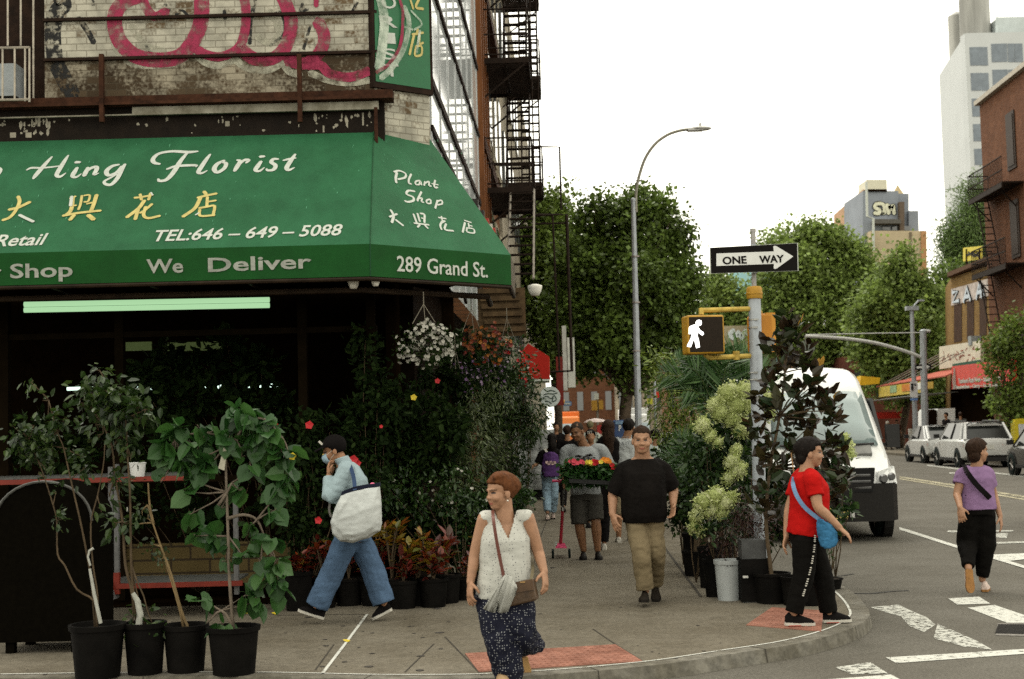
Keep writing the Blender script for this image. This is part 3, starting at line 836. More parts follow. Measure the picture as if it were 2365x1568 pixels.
for pp, wd in (([(140, 640), (190, 665), (240, 688)], 24), ([(513, 508), (505, 575)], 24), ([(1395, 640), (1420, 625)], 12), ([(1078, 480), (1090, 500)], 12)):
    strokes(bw, smooth_path([tuple(onf(x, y)) for x, y in pp], 4), wd * k_, Nf, .0105)
b.build('lettering', Y_L, aw); bw.build('lettering', W_L, aw)
textfit('TEL:646 – 649 – 5088', W_L, aw, onf(1095, 826) + Nf * .006, onf(2438, 781) + Nf * .006, upf, 80 * k_ * 1.55, shear=.2, bold=.0035)
textfit('& Retail', W_L, aw, onf(-190, 868) + Nf * .006, onf(322, 850) + Nf * .006, upf, 84 * k_ * 1.55, shear=.2, bold=.0035)
textfit('Flower Shop', W_G, aw, onv(-620, 1105) + NY * .006, onv(520, 1072) + NY * .006, UP, 98 * k_, bold=.0035)
textfit('We', W_G, aw, onv(1045, 1049) + NY * .006, onv(1308, 1043) + NY * .006, UP, 96 * k_, bold=.0035)
textfit('Deliver', W_G, aw, onv(1485, 1040) + NY * .006, onv(2222, 1012) + NY * .006, UP, 96 * k_, bold=.0035)
upc = (A_ - Ab).normalized()
def onc(x, y): return hit(*Z('c', x, y), A_, Nc)
def onw(x, y): return hit(*Z('c', x, y), Ab, Nv)
kc = .26366 / F * 13.8
textfit('289 Grand St.', W_L, aw, onw(860, 1270) + Nv * .006, onw(1655, 1327) + Nv * .006, UP, 138 * kc, bold=.002)
pl = [([(860, 410), (850, 460), (855, 500)], 22), ([(835, 405), (880, 395), (935, 420), (930, 455), (870, 470)], 18), ([(985, 425), (965, 470), (965, 505), (985, 510)], 17), ([(1060, 480), (1025, 490), (1025, 515), (1055, 515), (1065, 485), (1075, 520)], 15), ([(1105, 490), (1098, 525)], 15), ([(1105, 505), (1140, 490), (1140, 525), (1160, 530)], 15), ([(1195, 480), (1185, 520), (1195, 545), (1215, 540)], 17), ([(1165, 510), (1220, 520)], 13),
      ([(1015, 575), (960, 570), (945, 600), (1000, 625), (1005, 655), (960, 668), (930, 660)], 20), ([(1075, 580), (1045, 640), (1040, 660)], 17), ([(1045, 640), (1080, 635), (1075, 665), (1095, 672)], 15), ([(1150, 645), (1120, 655), (1125, 680), (1155, 680), (1155, 650)], 15), ([(1215, 655), (1205, 690), (1195, 725)], 17), ([(1210, 665), (1250, 655), (1255, 685), (1215, 695)], 15)]
zc = [([(805, 740), (830, 790), (815, 850)], 22), ([(795, 800), (860, 775)], 18), ([(850, 825), (915, 875)], 20), ([(1005, 775), (1035, 855)], 18), ([(1040, 770), (1060, 840)], 18), ([(1065, 770), (1100, 780), (1100, 850)], 18), ([(1075, 810), (1095, 815)], 14), ([(1010, 855), (1140, 870)], 16), ([(1060, 870), (1040, 890)], 16), ([(1105, 875), (1130, 900)], 18), ([(1225, 805), (1290, 815)], 15), ([(1250, 795), (1255, 825)], 15), ([(1265, 830), (1240, 870), (1250, 910)], 18), ([(1290, 860), (1280, 910), (1355, 922)], 18), ([(1255, 850), (1280, 835)], 16), ([(1450, 830), (1510, 850)], 14), ([(1455, 850), (1435, 935)], 18), ([(1485, 855), (1490, 890)], 14), ([(1470, 895), (1530, 905), (1535, 940), (1475, 930), (1472, 900)], 15), ([(1490, 875), (1520, 880)], 12)]
b = MB()
for q, (pp, wd) in enumerate(pl + zc):
    strokes(b, smooth_path([tuple(onc(x, y)) for x, y in pp], 4), wd * kc * 1.2, Nc, .005 + .0003 * (q % 8))
b.build('lettering', W_L, aw)
# white dome lamps under the awning edge
for i, (px, py, Y, r_) in enumerate(((816, 655, YA + .2, .055), (867, 652, YA + .15, .042), (1235, 668, 20.5, .105))):
    c = at(px, py, Y)
    o = MB().lathe(c, [(r_ * .55, -r_ * .9), (r_ * .85, -r_ * .3), (r_, .3 * r_), (r_ * 1.02, .5 * r_), (r_ * .4, .7 * r_)], 14).build('floodlight', mat('lamp_white', (.62, .6, .54), .5), None, True)
    tag(o, ['larger round white lamp under the awning edge, left of the corner seam', 'small round white lamp under the awning at its corner seam', 'big white dome lamp hanging right of the awning below the fire escape'][i], 'lamp', 'white lamps under the awning')

# vertical green shop sign on the corner
vs = thing('vertical_sign', 'tall green shop sign with brown frame fixed on the building corner', 'sign')
s0, s1 = at(862, 200, YF - .06), at(1000, 205, YF + .40)
s1.z = s0.z + .0
Ns = (s1 - s0).cross(UP).normalized()
if Ns.y > 0: Ns = -Ns
b = MB(); b.slab([s0, s1, s1 + UP * 2.4, s0 + UP * 2.4], -Ns * .18); b.build('sign_frame', RUSTD, vs)
def ons(x, y): return hit(*Z('a', x, y), s0 + Ns * .004, Ns)
b = MB(); xd = (s1 - s0).normalized(); L_ = (s1 - s0).length
b.slab([s0 + xd * .03 + UP * .06 + Ns * .004, s0 + xd * (L_ - .035) + UP * .06 + Ns * .004, s0 + xd * (L_ - .035) + UP * 2.3 + Ns * .004, s0 + xd * .03 + UP * 2.3 + Ns * .004], -Ns * .01)
b.build('sign_panel', mat('sign_green', (.008, .10, .035), .4, .12, 4), vs)
ks = .42084 / F * YF
for ch, x, y, hh, wd in (('O', 2095, 45, 70, 80), ('R', 2085, 150, 68, 95), ('I', 2118, 238, 62, 52), ('S', 2095, 325, 62, 80), ('T', 2110, 418, 70, 80)):
    textfit(ch, W_L, vs, ons(x, y) + Ns * .005, ons(x + wd, y + 3) + Ns * .005, UP, hh * ks, bold=.002)
b = MB()
for pp, wd in (([(2250, 0), (2265, 50)], 10), ([(2300, -10), (2280, 40), (2320, 50)], 12), ([(2290, 160), (2285, 190)], 12), ([(2260, 190), (2320, 180)], 10), ([(2270, 190), (2245, 300)], 12), ([(2300, 195), (2300, 240), (2320, 235)], 10), ([(2280, 255), (2275, 305), (2310, 300), (2310, 255), (2280, 255)], 10)):
    strokes(b, smooth_path([tuple(ons(x, y)) for x, y in pp], 4), wd * ks * 1.3, Ns, .006 + .001 * random.random())
b.build('lettering', Y_L, vs)
b = MB()
for q, (pp, wd) in enumerate((([(2080, -20), (2105, 100), (2095, 250), (2075, 380)], 60), ([(2215, 40), (2240, 130), (2210, 270), (2140, 380), (2085, 430)], 34), ([(2250, 60), (2310, 130), (2270, 165)], 12), ([(2300, 170), (2280, 290)], 16), ([(2215, 150), (2260, 165)], 12))):
    strokes(b, smooth_path([tuple(ons(x, y)) for x, y in pp], 5), wd * ks, Ns, .012 + .001 * q)
b.build('graffiti', wornm('spray_pale', (.50, .56, .47), .5, 6, .2), vs)
b = MB(); strokes(b, smooth_path([tuple(ons(x, y)) for x, y in ((2185, -20), (2205, 90), (2190, 250), (2130, 350), (2060, 400))], 5), 20 * ks, Ns, .02)
b.build('graffiti', MATS['spray_pink'], vs)
b = MB(); b.tube([(xb + .02, YF - .1, zf2 - .4), (xb + .02, YF - .1, zf2)], .02, 6); b.build('bracket', RUST, vs)

# fluorescent tube under the awning
fl = thing('tube_lamp', 'long lit fluorescent twin tube lamp hanging under the awning', 'lamp')
pa, pb = at(56, 709, 13.9), at(622, 698, 13.9)
b = MB(); b.tube([pa + UP * .025, pb + UP * .025], .026, 8); b.tube([pa - UP * .03, pb - UP * .03], .026, 8)
b.build('tubes', mat('tube_glow', (.05, .06, .05), .5, 0, emit=(.255, .43, .235), estr=.95), fl)
b = MB(); b.box((pa + pb) / 2 + UP * .075 + Vector((0, .06, 0)), ((pb - pa).length + .1, .1, .04)); b.build('housing', DARK, fl)
for i, (xa_, ya_, xb_, yb_, Y, s_) in enumerate(((155, 898, 215, 896, 17.5, 1.0), (300, 897, 640, 890, 17.5, 1.2))):  # glowing tubes added to imitate fluorescent reflections inside the shop
    pa, pb = at(xa_, ya_, Y), at(xb_, yb_, Y)
    o = MB().tube([pa, pb], .022, 6).build('tube_lamp', mat('glow_in_%d' % i, (.5, .6, .5), .5, 0, emit=(.75, 1, .85), estr=s_))
    tag(o, ['short lit tube seen deep inside the shop behind leaves', 'lit tube lamp far inside the shop, broken up by hanging leaves'][i], 'lamp', 'tube lamps inside the shop')
for i, (xa_, xb_) in enumerate(((283, 350), (388, 512))):  # panels given a faint glow of their own in place of lamplight
    pa, pb = at(xa_, 835, 16.5), at(xb_, 832, 16.5)
    o = MB().box((pa + pb) / 2 + UP * .17, (abs(pb.x - pa.x), .04, .1)).build('ceiling_panel', mat('dim_green', (.05, .07, .03), .6, emit=(.09, .12, .04), estr=.25))
    tag(o, ['dim green ceiling panel inside the shop, left of the window post', 'dim green ceiling panel inside the shop, right of the window post'][i], 'panel', 'dim panels inside the shop')
# ================================================================== buildings along Grand street, left side
IRON = mat('fire_escape_iron', (.014, .008, .005), .7, .35, 12)
IRONL = mat('iron_pale', (.20, .18, .15), .6, .3, 12)
def RS(): return Matrix.Rotation(-math.atan(SG), 3, 'Z')
rs = RS()
b2 = thing('brown_building', 'narrow brown building with ribbed rust coloured pilasters behind the fire escape', 'building')
y0, y1 = 24.75, 33.5
b = MB(); b.slab([(XW(y0) - .06, y0, SWZ), (XW(y1) - .06, y1, SWZ), (XW(y1) - .06, y1, 16), (XW(y0) - .06, y0, 16)], (-7, 0, 0))
b.build('wall', brickm('brown_brick', (.14, .065, .03), (.19, .085, .04), (.10, .06, .035)), b2)
b = MB()
for k, y in enumerate((24.85, 25.5, 26.2, 26.9)):
    b.box((XW(y) + .02, y, 9.9), (.14, .2, 12.4), rs)
b.build('pilaster', mat('pilaster_orange', (.12, .045, .016), .75, .3, 5, stretch=(1, 1, .2)), b2)
b = MB()
for z_ in (3.6, 6.9, 10.1, 13.3):
    b.box((XW(29) + .04, 29.2, z_), (.16, 8.4, .22), rs)
b.build('cornice', RUST, b2)
for z_ in (5.2, 8.4, 11.6):
    for y in (28.2, 30.2, 32.2):
        f = MB().box((XW(y) - .02, y, z_), (.12, 1.1, 1.9), rs).build('window', mat('frame_cream', (.30, .27, .20), .7), b2)
        MB().box((XW(y) + .03, y, z_), (.06, .92, 1.7), rs).build('pane', glassm('dark_glass', (.05, .055, .055), .08), f)
b = MB()
b.box((XW(29.1) + .05, 29.1, 1.8), (.14, 8.7, 3.5), rs); b.build('shopfront', mat('dark_shopfront', (.009, .006, .004), .7, .4), b2)
# the light coloured building farther along
b3 = thing('stone_building', 'pale stone and red brick row far down the left side of the street', 'building')
b = MB(); y0, y1 = 33.6, 92
b.slab([(XW(y0), y0, SWZ), (XW(y1), y1, SWZ), (XW(y1), y1, 14), (XW(y0), y0, 14)], (-7, 0, 0)); b.build('wall', brickm('pale_stone', (.30, .27, .20), (.36, .32, .25), (.2, .18, .14), sx=1.2), b3)
for z_ in (5.0, 8.2, 11.4):
    for y in (35, 37.4, 39.8, 42.2, 44.6):
        MB().box((XW(y) + .02, y, z_), (.08, 1.1, 1.8), rs).build('window', MATS['dark_glass'], b3)
b = MB(); b.box((XW(40) + .05, 40, 1.7), (.1, 12, 3.3), rs); b.build('shopfront', MATS['dark_shopfront'], b3)

def fire_escape(name, label, y0, y1, dep, zs, stairs=True, railh=.95):
    root = thing(name, label, 'fire escape', group='iron fire escapes on the left buildings')
    def P(y, o, z): return Vector((XW(y) + o, y, z))
    for z_ in zs:
        b = MB()
        n = int((y1 - y0) / .11)
        for k in range(n):          # slatted floor
            y = y0 + (k + .5) * (y1 - y0) / n
            b.box(P(y, dep / 2, z_), (dep, .05, .02), rs)
        for o in (.03, dep / 2, dep - .02):
            b.box(P((y0 + y1) / 2, o, z_ - .03), (.04, y1 - y0, .06), rs)
        for y in (y0, y1):
            b.box(P(y, dep / 2, z_ - .02), (dep, .04, .10), rs)
        b.build('platform', IRON, root)
        b = MB()
        for h in (railh, railh * .5, .1):
            b.tube([P(y0, 0, z_ + h), P(y0, dep, z_ + h), P(y1, dep, z_ + h), P(y1, 0, z_ + h)], .017, 5)
        k = int((y1 - y0) / .16)
        for i in range(k + 1):
            y = y0 + i * (y1 - y0) / k
            b.tube([P(y, dep, z_), P(y, dep, z_ + railh)], .009, 4)
        for i in range(1, 5):
            b.tube([P(y0, dep * i / 5, z_), P(y0, dep * i / 5, z_ + railh)], .009, 4)
        b.tube([P(y0, dep, z_ - .02), P(y0, 0, z_ - .75)], .02, 5); b.tube([P(y1, dep, z_ - .02), P(y1, 0, z_ - .75)], .02, 5)
        b.build('railing', IRON, root)
    if stairs:
        for a, c in zip(zs[:-1], zs[1:]):
            b = MB()
            for o in (dep * .45, dep * .93):
                b.tube([P(y1 - .3, o, c), P(y0 + .5, o, a)], .022, 5)
            for i in range(11):
                t = (i + .5) / 11
                b.box(P(y1 - .3 + (y0 + .8 - y1) * t, dep * .69, c + (a - c) * t), (dep * .5, .16, .02), rs)
            b.build('stair', IRON, root)
    return root
fe = fire_escape('fire_escape', 'dark iron fire escape with slatted platforms on the brown building', 25.9, 28.6, .90, [6.21, 8.62, 11.1])
def PW(y, o, z): return Vector((XW(y) + o, y, z))
b = MB()          # straight stair that drops towards the street
for o in (.50, .93):
    b.tube([PW(26.0, o, 6.2), PW(23.6, o, 4.3)], .022, 6)
b.build('drop_stair_rail', IRONL, fe)
b = MB()
for i in range(10):
    t = (i + .5) / 10; b.box(PW(26 - 2.4 * t, .71, 6.2 - 1.9 * t), (.42, .17, .02), rs)
b.build('drop_stair', IRON, fe)
b = MB()          # vertical gooseneck ladder outside the platforms
for o in (.93, 1.05):
    b.tube([PW(26.6, o, 6.2), PW(26.6, o, 12.5)], .014, 5)
for i in range(26):
    b.tube([PW(26.6, .93, 6.3 + i * .24), PW(26.6, 1.05, 6.3 + i * .24)], .008, 4)
b.tube([PW(26.6, .9, 7.12), PW(26.6, 1.42, 7.10), PW(26.6, 1.42, 5.9)], .02, 5)
b.build('ladder', IRON, fe)
b = MB()
b.tube([PW(27.5, .9, 5.95), PW(27.5, 1.52, 5.95), PW(27.5, 1.54, 2.9), PW(27.5, 0, 2.85)], .035, 6); b.tube([PW(27.5, .9, 5.78), PW(27.5, 1.52, 5.78)], .02, 5); b.tube([PW(27.2, 1.25, 5.9), PW(27.2, 1.30, 2.9)], .02, 5)
b.build('support_post', IRON, fe)
fire_escape('fire_escape', 'dark iron fire escape high up beyond the first one', 35.2, 37.4, .95, [7.9, 10.6, 13.0])
# boarded hood and slatted panel under the fire escape
o = MB()
for i in range(6):
    o.box(PW(22.0, .42 + .02 * i, 3.95 - i * .12), (.62, .05, .07), rs)
o.box(PW(22.05, .46, 3.62), (.74, .03, .75), rs)
tag(o.build('slatted_panel', mat('brown_boards', (.07, .045, .022), .75, .4, 6)), 'dark brown slatted panel hanging by the awning end under the fire escape', 'panel')
# drain pipe posts in front of the trees
ra = thing('red_awning', 'bright red shop awning sticking out over the pavement behind the hanging plants', 'awning')
pA, pB, pC, pD = at(1205, 812, 21.0), at(1219, 793, 21.0), at(1268, 823, 21.0), at(1268, 875, 21.0); pE = at(1196, 875, 21.0)
b = MB(); b.slab([pE, pD, pC, pB, pA], (.03, .9, 0)); b.build('canopy', mat('awning_red', (.30, .012, .006), .6, .08, 3), ra)
b = MB(); b.slab([pE - UP * .004, pD - UP * .004, pD - UP * .03, pE - UP * .03], (.03, .9, 0)); b.build('trim', W_L, ra)
b = MB(); b.tube([pB + Vector((0, .45, -.1)), PW(21.5, .0, pB.z)], .02, 6); b.tube([pE + Vector((0, .45, .1)), PW(21.5, 0, pE.z)], .02, 6); b.build('bracket', IRON, ra)
rsn = thing('round_sign', 'round pale sign with scribbled marks on a bracket past the hanging plants', 'sign')
c = at(1270, 916, 20.5); r_ = 23.5 / F * 20.5
b = MB(); b.lathe(c, [(r_, 0), (r_ * 1.02, .03), (r_ * 1.02, .05), (r_, .08)], 28, (0, 1, 0)); b.build('disc', mat('pale_disc', (.42, .46, .44), .6, .1, 6), rsn)
b = MB()
for pts in ([(-.6, .2), (-.2, .3), (.3, .25), (.7, .35)], [(-.7, -.1), (-.3, .05), (.1, -.2), (.4, .1), (.6, -.3), (.2, -.5), (.3, -.1)], [(-.5, -.4), (-.1, -.5), (.1, -.7)], [(-.3, .5), (.1, .6), (.5, .5)]):
    strokes(b, smooth_path([tuple(c + Vector((x * r_, 0, z * r_))) for x, z in pts], 4), .016, NY, .004)
b.build('scribble', mat('ink_dark', (.05, .07, .06), .6), rsn)
b = MB(); b.tube([c + Vector((0, .05, 0)), PW(20.55, .0, c.z + .25)], .016, 6); b.build('bracket', IRON, rsn)
o = MB().box(at(1318, 838, 31.5), (.16, .5, 1.1)).box(at(1303, 828, 31.0), (.09, .5, 1.4)).build('projecting_sign', mat('grey_sign', (.42, .42, .38), .6, .3, 3))
tag(o, 'tall thin pale sign sticking out left of the big tree trunk', 'sign')
o = MB().box(at(1292, 880, 29.5), (.14, .3, 1.0)).build('banner', mat('maroon', (.14, .02, .015), .7)); tag(o, 'dark maroon vertical banner beside the round sign', 'banner')

# ================================================================== trees
LF1 = mat('leaf_dark', (.086, .132, .024), .55, .35, .9, trans=.35, island=.55)
LF2 = mat('leaf_mid', (.125, .18, .034), .55, .35, .8, trans=.4, island=.5)
LF3 = mat('leaf_bright', (.155, .215, .050), .55, .3, .8, trans=.4, island=.5)
LF4 = mat('leaf_blue', (.10, .155, .045), .5, .3, .8, trans=.35, island=.5)
def px(pts, Y): return [(at(x, y, Y + dy), r / F * Y) for x, y, r, dy in pts]
tree('street_tree', 'big leafy street tree with dark trunk standing on the pavement left of the lamp post', gnd(1412, 1040, SWZ).lerp(gnd(1412, 1040, SWZ), 0) * 1.0 if False else Vector((at(1412, 900, 40).x, 40, SWZ)),
     px([(1350, 620, 60, 0), (1420, 530, 60, .5), (1505, 515, 56, -.4), (1550, 620, 56, 0), (1480, 640, 74, -.8), (1400, 720, 70, .3), (1530, 720, 60, .4), (1340, 740, 50, 0), (1440, 790, 60, -.5), (1580, 690, 30, 0), (1375, 480, 26, .2), (1480, 460, 26, 0), (1570, 530, 24, 0), (1350, 830, 40, 0), (1300, 700, 30, 0), (1460, 850, 40, 0), (1560, 790, 36, 0)], 40), LF1, n=52000, size=.13, tr=.22, nclump=760, spread=.20)
tree('street_tree', 'leafy tree half hidden behind the fire escapes', Vector((at(1285, 900, 47).x, 47, SWZ)),
     px([(1275, 470, 34, 0), (1255, 540, 56, 0), (1285, 600, 75, 0), (1270, 700, 70, 0), (1300, 790, 60, 0), (1225, 620, 60, 1)], 47), LF2, n=26000, size=.14, tr=.16, nclump=700, spread=.26)
tree('street_tree', 'tall bushy green tree right of the one way sign', Vector((at(1880, 900, 98).x, 98, SWZ)),
     px([(1815, 580, 40, 0), (1900, 570, 48, 0), (1870, 650, 70, -1), (1965, 660, 70, 0), (1800, 670, 50, 0), (1900, 750, 80, -1.2), (1810, 770, 60, 0), (1990, 770, 62, -.5), (1850, 545, 26, 0), (1920, 840, 60, 0)], 98), LF3, n=46000, size=.28, tr=.3, nclump=600, spread=.44)
tree('street_tree', 'lighter green tree in front of the beige tower', Vector((at(2070, 900, 84).x, 84, SWZ)),
     px([(2060, 650, 36, 0), (2110, 680, 40, 0), (2030, 730, 60, 0), (2100, 770, 62, 0), (2130, 700, 40, 0), (2070, 840, 70, 0), (2130, 860, 46, 0), (2080, 600, 22, 0)], 84), LF3, n=36000, size=.25, tr=.26, nclump=460, spread=.38)
tree('street_tree', 'dark green tree crowding behind the low yellow brick building', Vector((at(2160, 900, 86).x, 86, SWZ)),
     px([(2200, 660, 50, 0), (2170, 740, 60, 0), (2140, 840, 60, 0), (2180, 850, 50, 0), (2120, 780, 50, 1), (2180, 920, 40, 0)], 86), LF1, n=30000, size=.19, tr=.2, nclump=560, spread=.32)
tree('street_tree', 'tall feathery tree rising against the white tower', Vector((at(2235, 900, 92).x, 92, SWZ)),
     px([(2250, 470, 36, 0), (2235, 530, 44, 0), (2260, 580, 50, 0), (2195, 545, 24, 0), (2215, 600, 40, 0), (2258, 435, 16, 0)], 92), LF4, n=26000, size=.26, tr=.25, nclump=800, spread=.42, shape='thin')
tree('street_tree', 'low roadside tree behind the white van roof', Vector((at(1680, 900, 112).x, 112, SWZ)),
     px([(1650, 690, 50, 0), (1700, 720, 55, 0), (1640, 790, 60, 0), (1720, 800, 60, 0), (1760, 740, 50, 0), (1690, 860, 60, 0)], 112), LF3, n=24000, size=.30, tr=.26, nclump=600, spread=.5)
tree('street_tree', 'small airy street tree in front of the red shop signs', Vector((at(2328, 900, 54).x, 54, .12)),
     px([(2330, 780, 30, 0), (2300, 800, 22, 0), (2350, 830, 28, 0), (2300, 850, 20, 0), (2340, 910, 26, 0), (2312, 930, 18, 0), (2350, 960, 30, 0), (2358, 750, 22, 0)], 54), LF2, n=4200, size=.15, tr=.09, nclump=240, spread=.22)

# ================================================================== buildings on the right
def facade_box(b, X0, X1, Y0, Y1, z0, z1_):
    b.slab([S(X0, Y0, z0), S(X1, Y0, z0), S(X1, Y1, z0), S(X0, Y1, z0)], (0, 0, z1_ - z0))
# white tower: far away, about 150 m
YT = 150
wt = thing('white_tower', 'tall white apartment tower with grey windows and two rooftop tanks', 'building')
def TP(x, y, dy=0): return at(x, y, YT + dy)
c0, c1, c2 = TP(2180, 440, 15), TP(2253, 440, 0), TP(2420, 440, -4)
zt0 = TP(2180, 130).z; zt1 = TP(2253, 88).z
M_WT = mat('tower_white', (.42, .44, .44), .6, .05, .3)
b = MB()
b.slab([Vector((c0.x + 4, YT + 22, 0)), Vector((c0.x, YT + 15, 0)), Vector((c1.x - .9, YT, 0)), Vector((c1.x + 1.0, YT - .2, 0)), Vector((c2.x, YT - 2, 0)), Vector((c2.x, YT + 22, 0))], (0, 0, zt1 - 0.3))
b.build('wall', M_WT, wt)
b = MB()
wz = [(107, 150), (167, 208), (226, 268), (285, 325), (342, 380)]
for i, (ya, yb) in enumerate(wz):
    for (xa_, xb_) in ((2242, 2266), (2268, 2281), (2292, 2326), (2330, 2343), (2346, 2362)):
        k = 3.5 * i if xa_ < 2285 else 3.5 * i
        dx = i * 2.6
        dyy = -8 if xa_ > 2285 else 0
        p = at(xa_ + dx, yb + dyy, YT - 2.3); q = at(xb_ + dx, ya + dyy, YT - 2.3)
        b2_ = MB(); b2_.slab([Vector((p.x, YT - 2.05, p.z)), Vector((q.x, YT - 2.05, p.z)), Vector((q.x, YT - 2.05, q.z)), Vector((p.x, YT - 2.05, q.z))], (0, .6, 0))
        b2_.build('window', glassm('tower_glass', (.14, .165, .19), .4, .3), wt)
b.slab([Vector((c1.x - 1.1, YT - 2, 0)), Vector((c2.x, YT - 2, 0)), Vector((c2.x, YT - 2, zt1)), Vector((c1.x - 1.1, YT - 2, zt1))], (0, 1.5, 0))
b.build('bay', M_WT, wt)
b = MB()
for xa_, xb_, yt, yb, dy in ((2188, 2228, 38, 118, 9), (2213, 2283, -2, 95, 5)):
    p = at((xa_ + xb_) / 2, yb + 30, YT + dy); q = at((xa_ + xb_) / 2, yt, YT + dy); rr = (xb_ - xa_) / 2 / F * (YT + dy)
    b = MB(); b.lathe(Vector((q.x, YT + dy, p.z)), [(rr * 1.0, 0), (rr, (q.z - p.z) * .3), (rr * .98, q.z - p.z), (rr * .2, q.z - p.z + .5)], 22)
    b.build('water_tank', mat('tank_grey', (.30, .30, .28), .8, .35, .6, stretch=(1, 1, .1)), wt)
b = MB(); p = at(2330, 75, YT + 4); b.box(p, (3.4, 3, 2.6)); b.tube([at(2302, 95, YT + 1), at(2301, 40, YT + 1)], .14, 6); b.box(at(2270, 96, YT + 1), (2.6, .3, .9)); b.build('roof_house', mat('roof_grey', (.38, .42, .42), .7, .1, 1), wt)
# grey stepped building with bubble lettering on top
YG = 105
gb = thing('stepped_building', 'grey and beige stepped building with bubble graffiti and rooftop water tank', 'building')
def gq(pts, dep, m, nm='wall', dy=0):
    P = [at(x, y, YG + dy) for x, y in pts]
    return MB().slab(P, (0, dep, 0)).build(nm, m, gb)
M_GB = mat('beige_render', (.40, .33, .22), .85, .15, .5); M_GG = mat('grey_metal_wall', (.20, .22, .25), .7, .15, .6)
pA, pB = at(1937, 488, YG + 12), at(1992, 440, YG)
b = MB(); zb = 6
b.slab([Vector((pB.x, YG, zb)), Vector((at(1937, 480, YG + 12).x, YG + 14, zb)), Vector((at(1937, 480, YG + 12).x, YG + 14, at(1937, 488, YG + 12).z)), Vector((pB.x, YG, at(1992, 438, YG).z))], (2, 2, 0))
b.build('wall', mat('orange_render', (.38, .235, .14), .85, .12, .6), gb)
gq([(1992, 800), (2074, 800), (2074, 441), (1992, 441)], 6, M_GG)
gq([(2074, 800), (2098, 800), (2098, 447), (2074, 447)], 5, M_GG, dy=1)
gq([(2098, 560), (2122, 560), (2120, 487), (2098, 487)], 5, M_GG, dy=.6)
gq([(2010, 900), (2137, 900), (2137, 533), (2010, 533)], 6, M_GB, dy=-1.2)
gq([(2127, 900), (2142, 900), (2139, 533), (2127, 533)], 6, mat('orange_brick_far', (.36, .20, .10), .85, .2, 2), dy=-1.35)
gq([(2100, 900), (2106, 900), (2105, 536), (2100, 536)], .2, mat('stain', (.16, .13, .09), .9, .3, 1), 'stain', -1.3)
gq([(2000, 437), (2048, 437), (2047, 415), (2001, 415)], 2.5, mat('hvac_cream', (.50, .48, .38), .7, .08, 2), 'hvac_unit', -.2)
gq([(2001, 442), (2048, 442), (2048, 436), (2001, 436)], 2.5, DARK, 'hvac_base', -.15)
b = MB(); p = at(2083, 447, YG + 1.2); q = at(2083, 430, YG + 1.2); rr = 16 / F * YG
b.lathe(Vector((p.x, YG + 2.4, p.z)), [(rr, -1.8), (rr, 0), (rr * .03, q.z - p.z + .3)], 16); b.build('water_tank', mat('tank_tan', (.34, .27, .15), .8, .2, 2), gb)
for pts, r_ in (([(2000, 420), (2002, 500), (2016, 505), (2017, 580)], .09),):
    b = MB(); b.tube([at(x, y, YG - 1.5) for x, y in pts], r_, 6); b.build('pipe', W_L, gb)
gq([(2020, 516), (2080, 516), (2080, 506), (2020, 506)], 1.2, mat('balcony_dark', (.09, .085, .075), .7), 'balcony', -1.0)
gq([(2078, 540), (2088, 540), (2088, 466), (2076, 466)], .6, mat('duct_brown', (.10, .075, .055), .7), 'duct', -.5)
for xa_ in (2037, 2060, 2083):
    gq([(xa_, 532), (xa_ + 18, 532), (xa_ + 18, 522), (xa_, 522)], .1, MATS['dark_glass'], 'window', -.1 if xa_ < 2075 else .55)
gb_w, gb_k = MB(), MB()
for q, pts in enumerate(([(2034, 470), (2022, 472), (2020, 480), (2030, 485), (2028, 493), (2018, 492)], [(2036, 470), (2042, 480), (2040, 495), (2044, 482), (2048, 472)], [(2051, 494), (2052, 474), (2056, 484), (2061, 474), (2064, 494)])):
    P = smooth_path([tuple(at(x, y, YG - .02)) for x, y in pts], 4)
    strokes(gb_k, P, .40, NY, .02 + .003 * q); strokes(gb_w, P, .26, NY, .05 + .003 * q)
gb_k.build('graffiti_outline', mat('paint_black', (.02, .02, .02), .7), gb); gb_w.build('graffiti', mat('paint_cream', (.55, .55, .42), .7), gb)
# tall red brick building with its fire escape, nearest on the right
YR = 63
M_RB = brickm('red_brick', (.105, .042, .020), (.145, .062, .032), (.11, .065, .042), sx=1.6)
rb = thing('red_brick_building', 'red brick corner building with iron fire escapes at the right edge', 'building')
p0 = at(2278, 640, YR + 6)
b = MB()
XR0, XR1 = at(2278, 600, YR + 5).x, at(2278, 600, YR + 5).x + 9
zr = at(2278, 243, YR + 5).z
def XR(y): return XR0 + SG * (y - 68)
b.hexa([Vector((XR(36), 36, 0)), Vector((XR(36) + 10, 36, 0)), Vector((XR(68) + 10, 68, 0)), Vector((XR(68), 68, 0)), Vector((XR(36), 36, zr)), Vector((XR(36) + 10, 36, zr)), Vector((XR(68) + 10, 68, zr)), Vector((XR(68), 68, zr))])
b.build('wall', M_RB, rb)
b = MB(); b.box((XR(52), 52, zr + .1), (.5, 32.2, .22), rs); b.build('roof', mat('coping', (.35, .32, .27), .8), rb)
for z_ in (3.6, 9.6, 13.6):
    for y in (51, 54.2, 57.4, 60.6, 63.4):
        f = MB().box((XR(y) - .0, y, z_ + .6), (.12, 1.2, 2.6), rs).build('window', mat('frame_dark', (.03, .02, .015), .6), rb)
        MB().box((XR(y) - .04, y, z_ + .6), (.1, .9, 2.3), rs).build('pane', MATS['frame_dark'], f)
fr = thing('fire_escape', 'rusty iron fire escape on the red brick building at the right', 'fire escape')
ya, yb2 = 62.0, 67.2
def PR(y, o, z): return Vector((XR(y) - o, y, z))
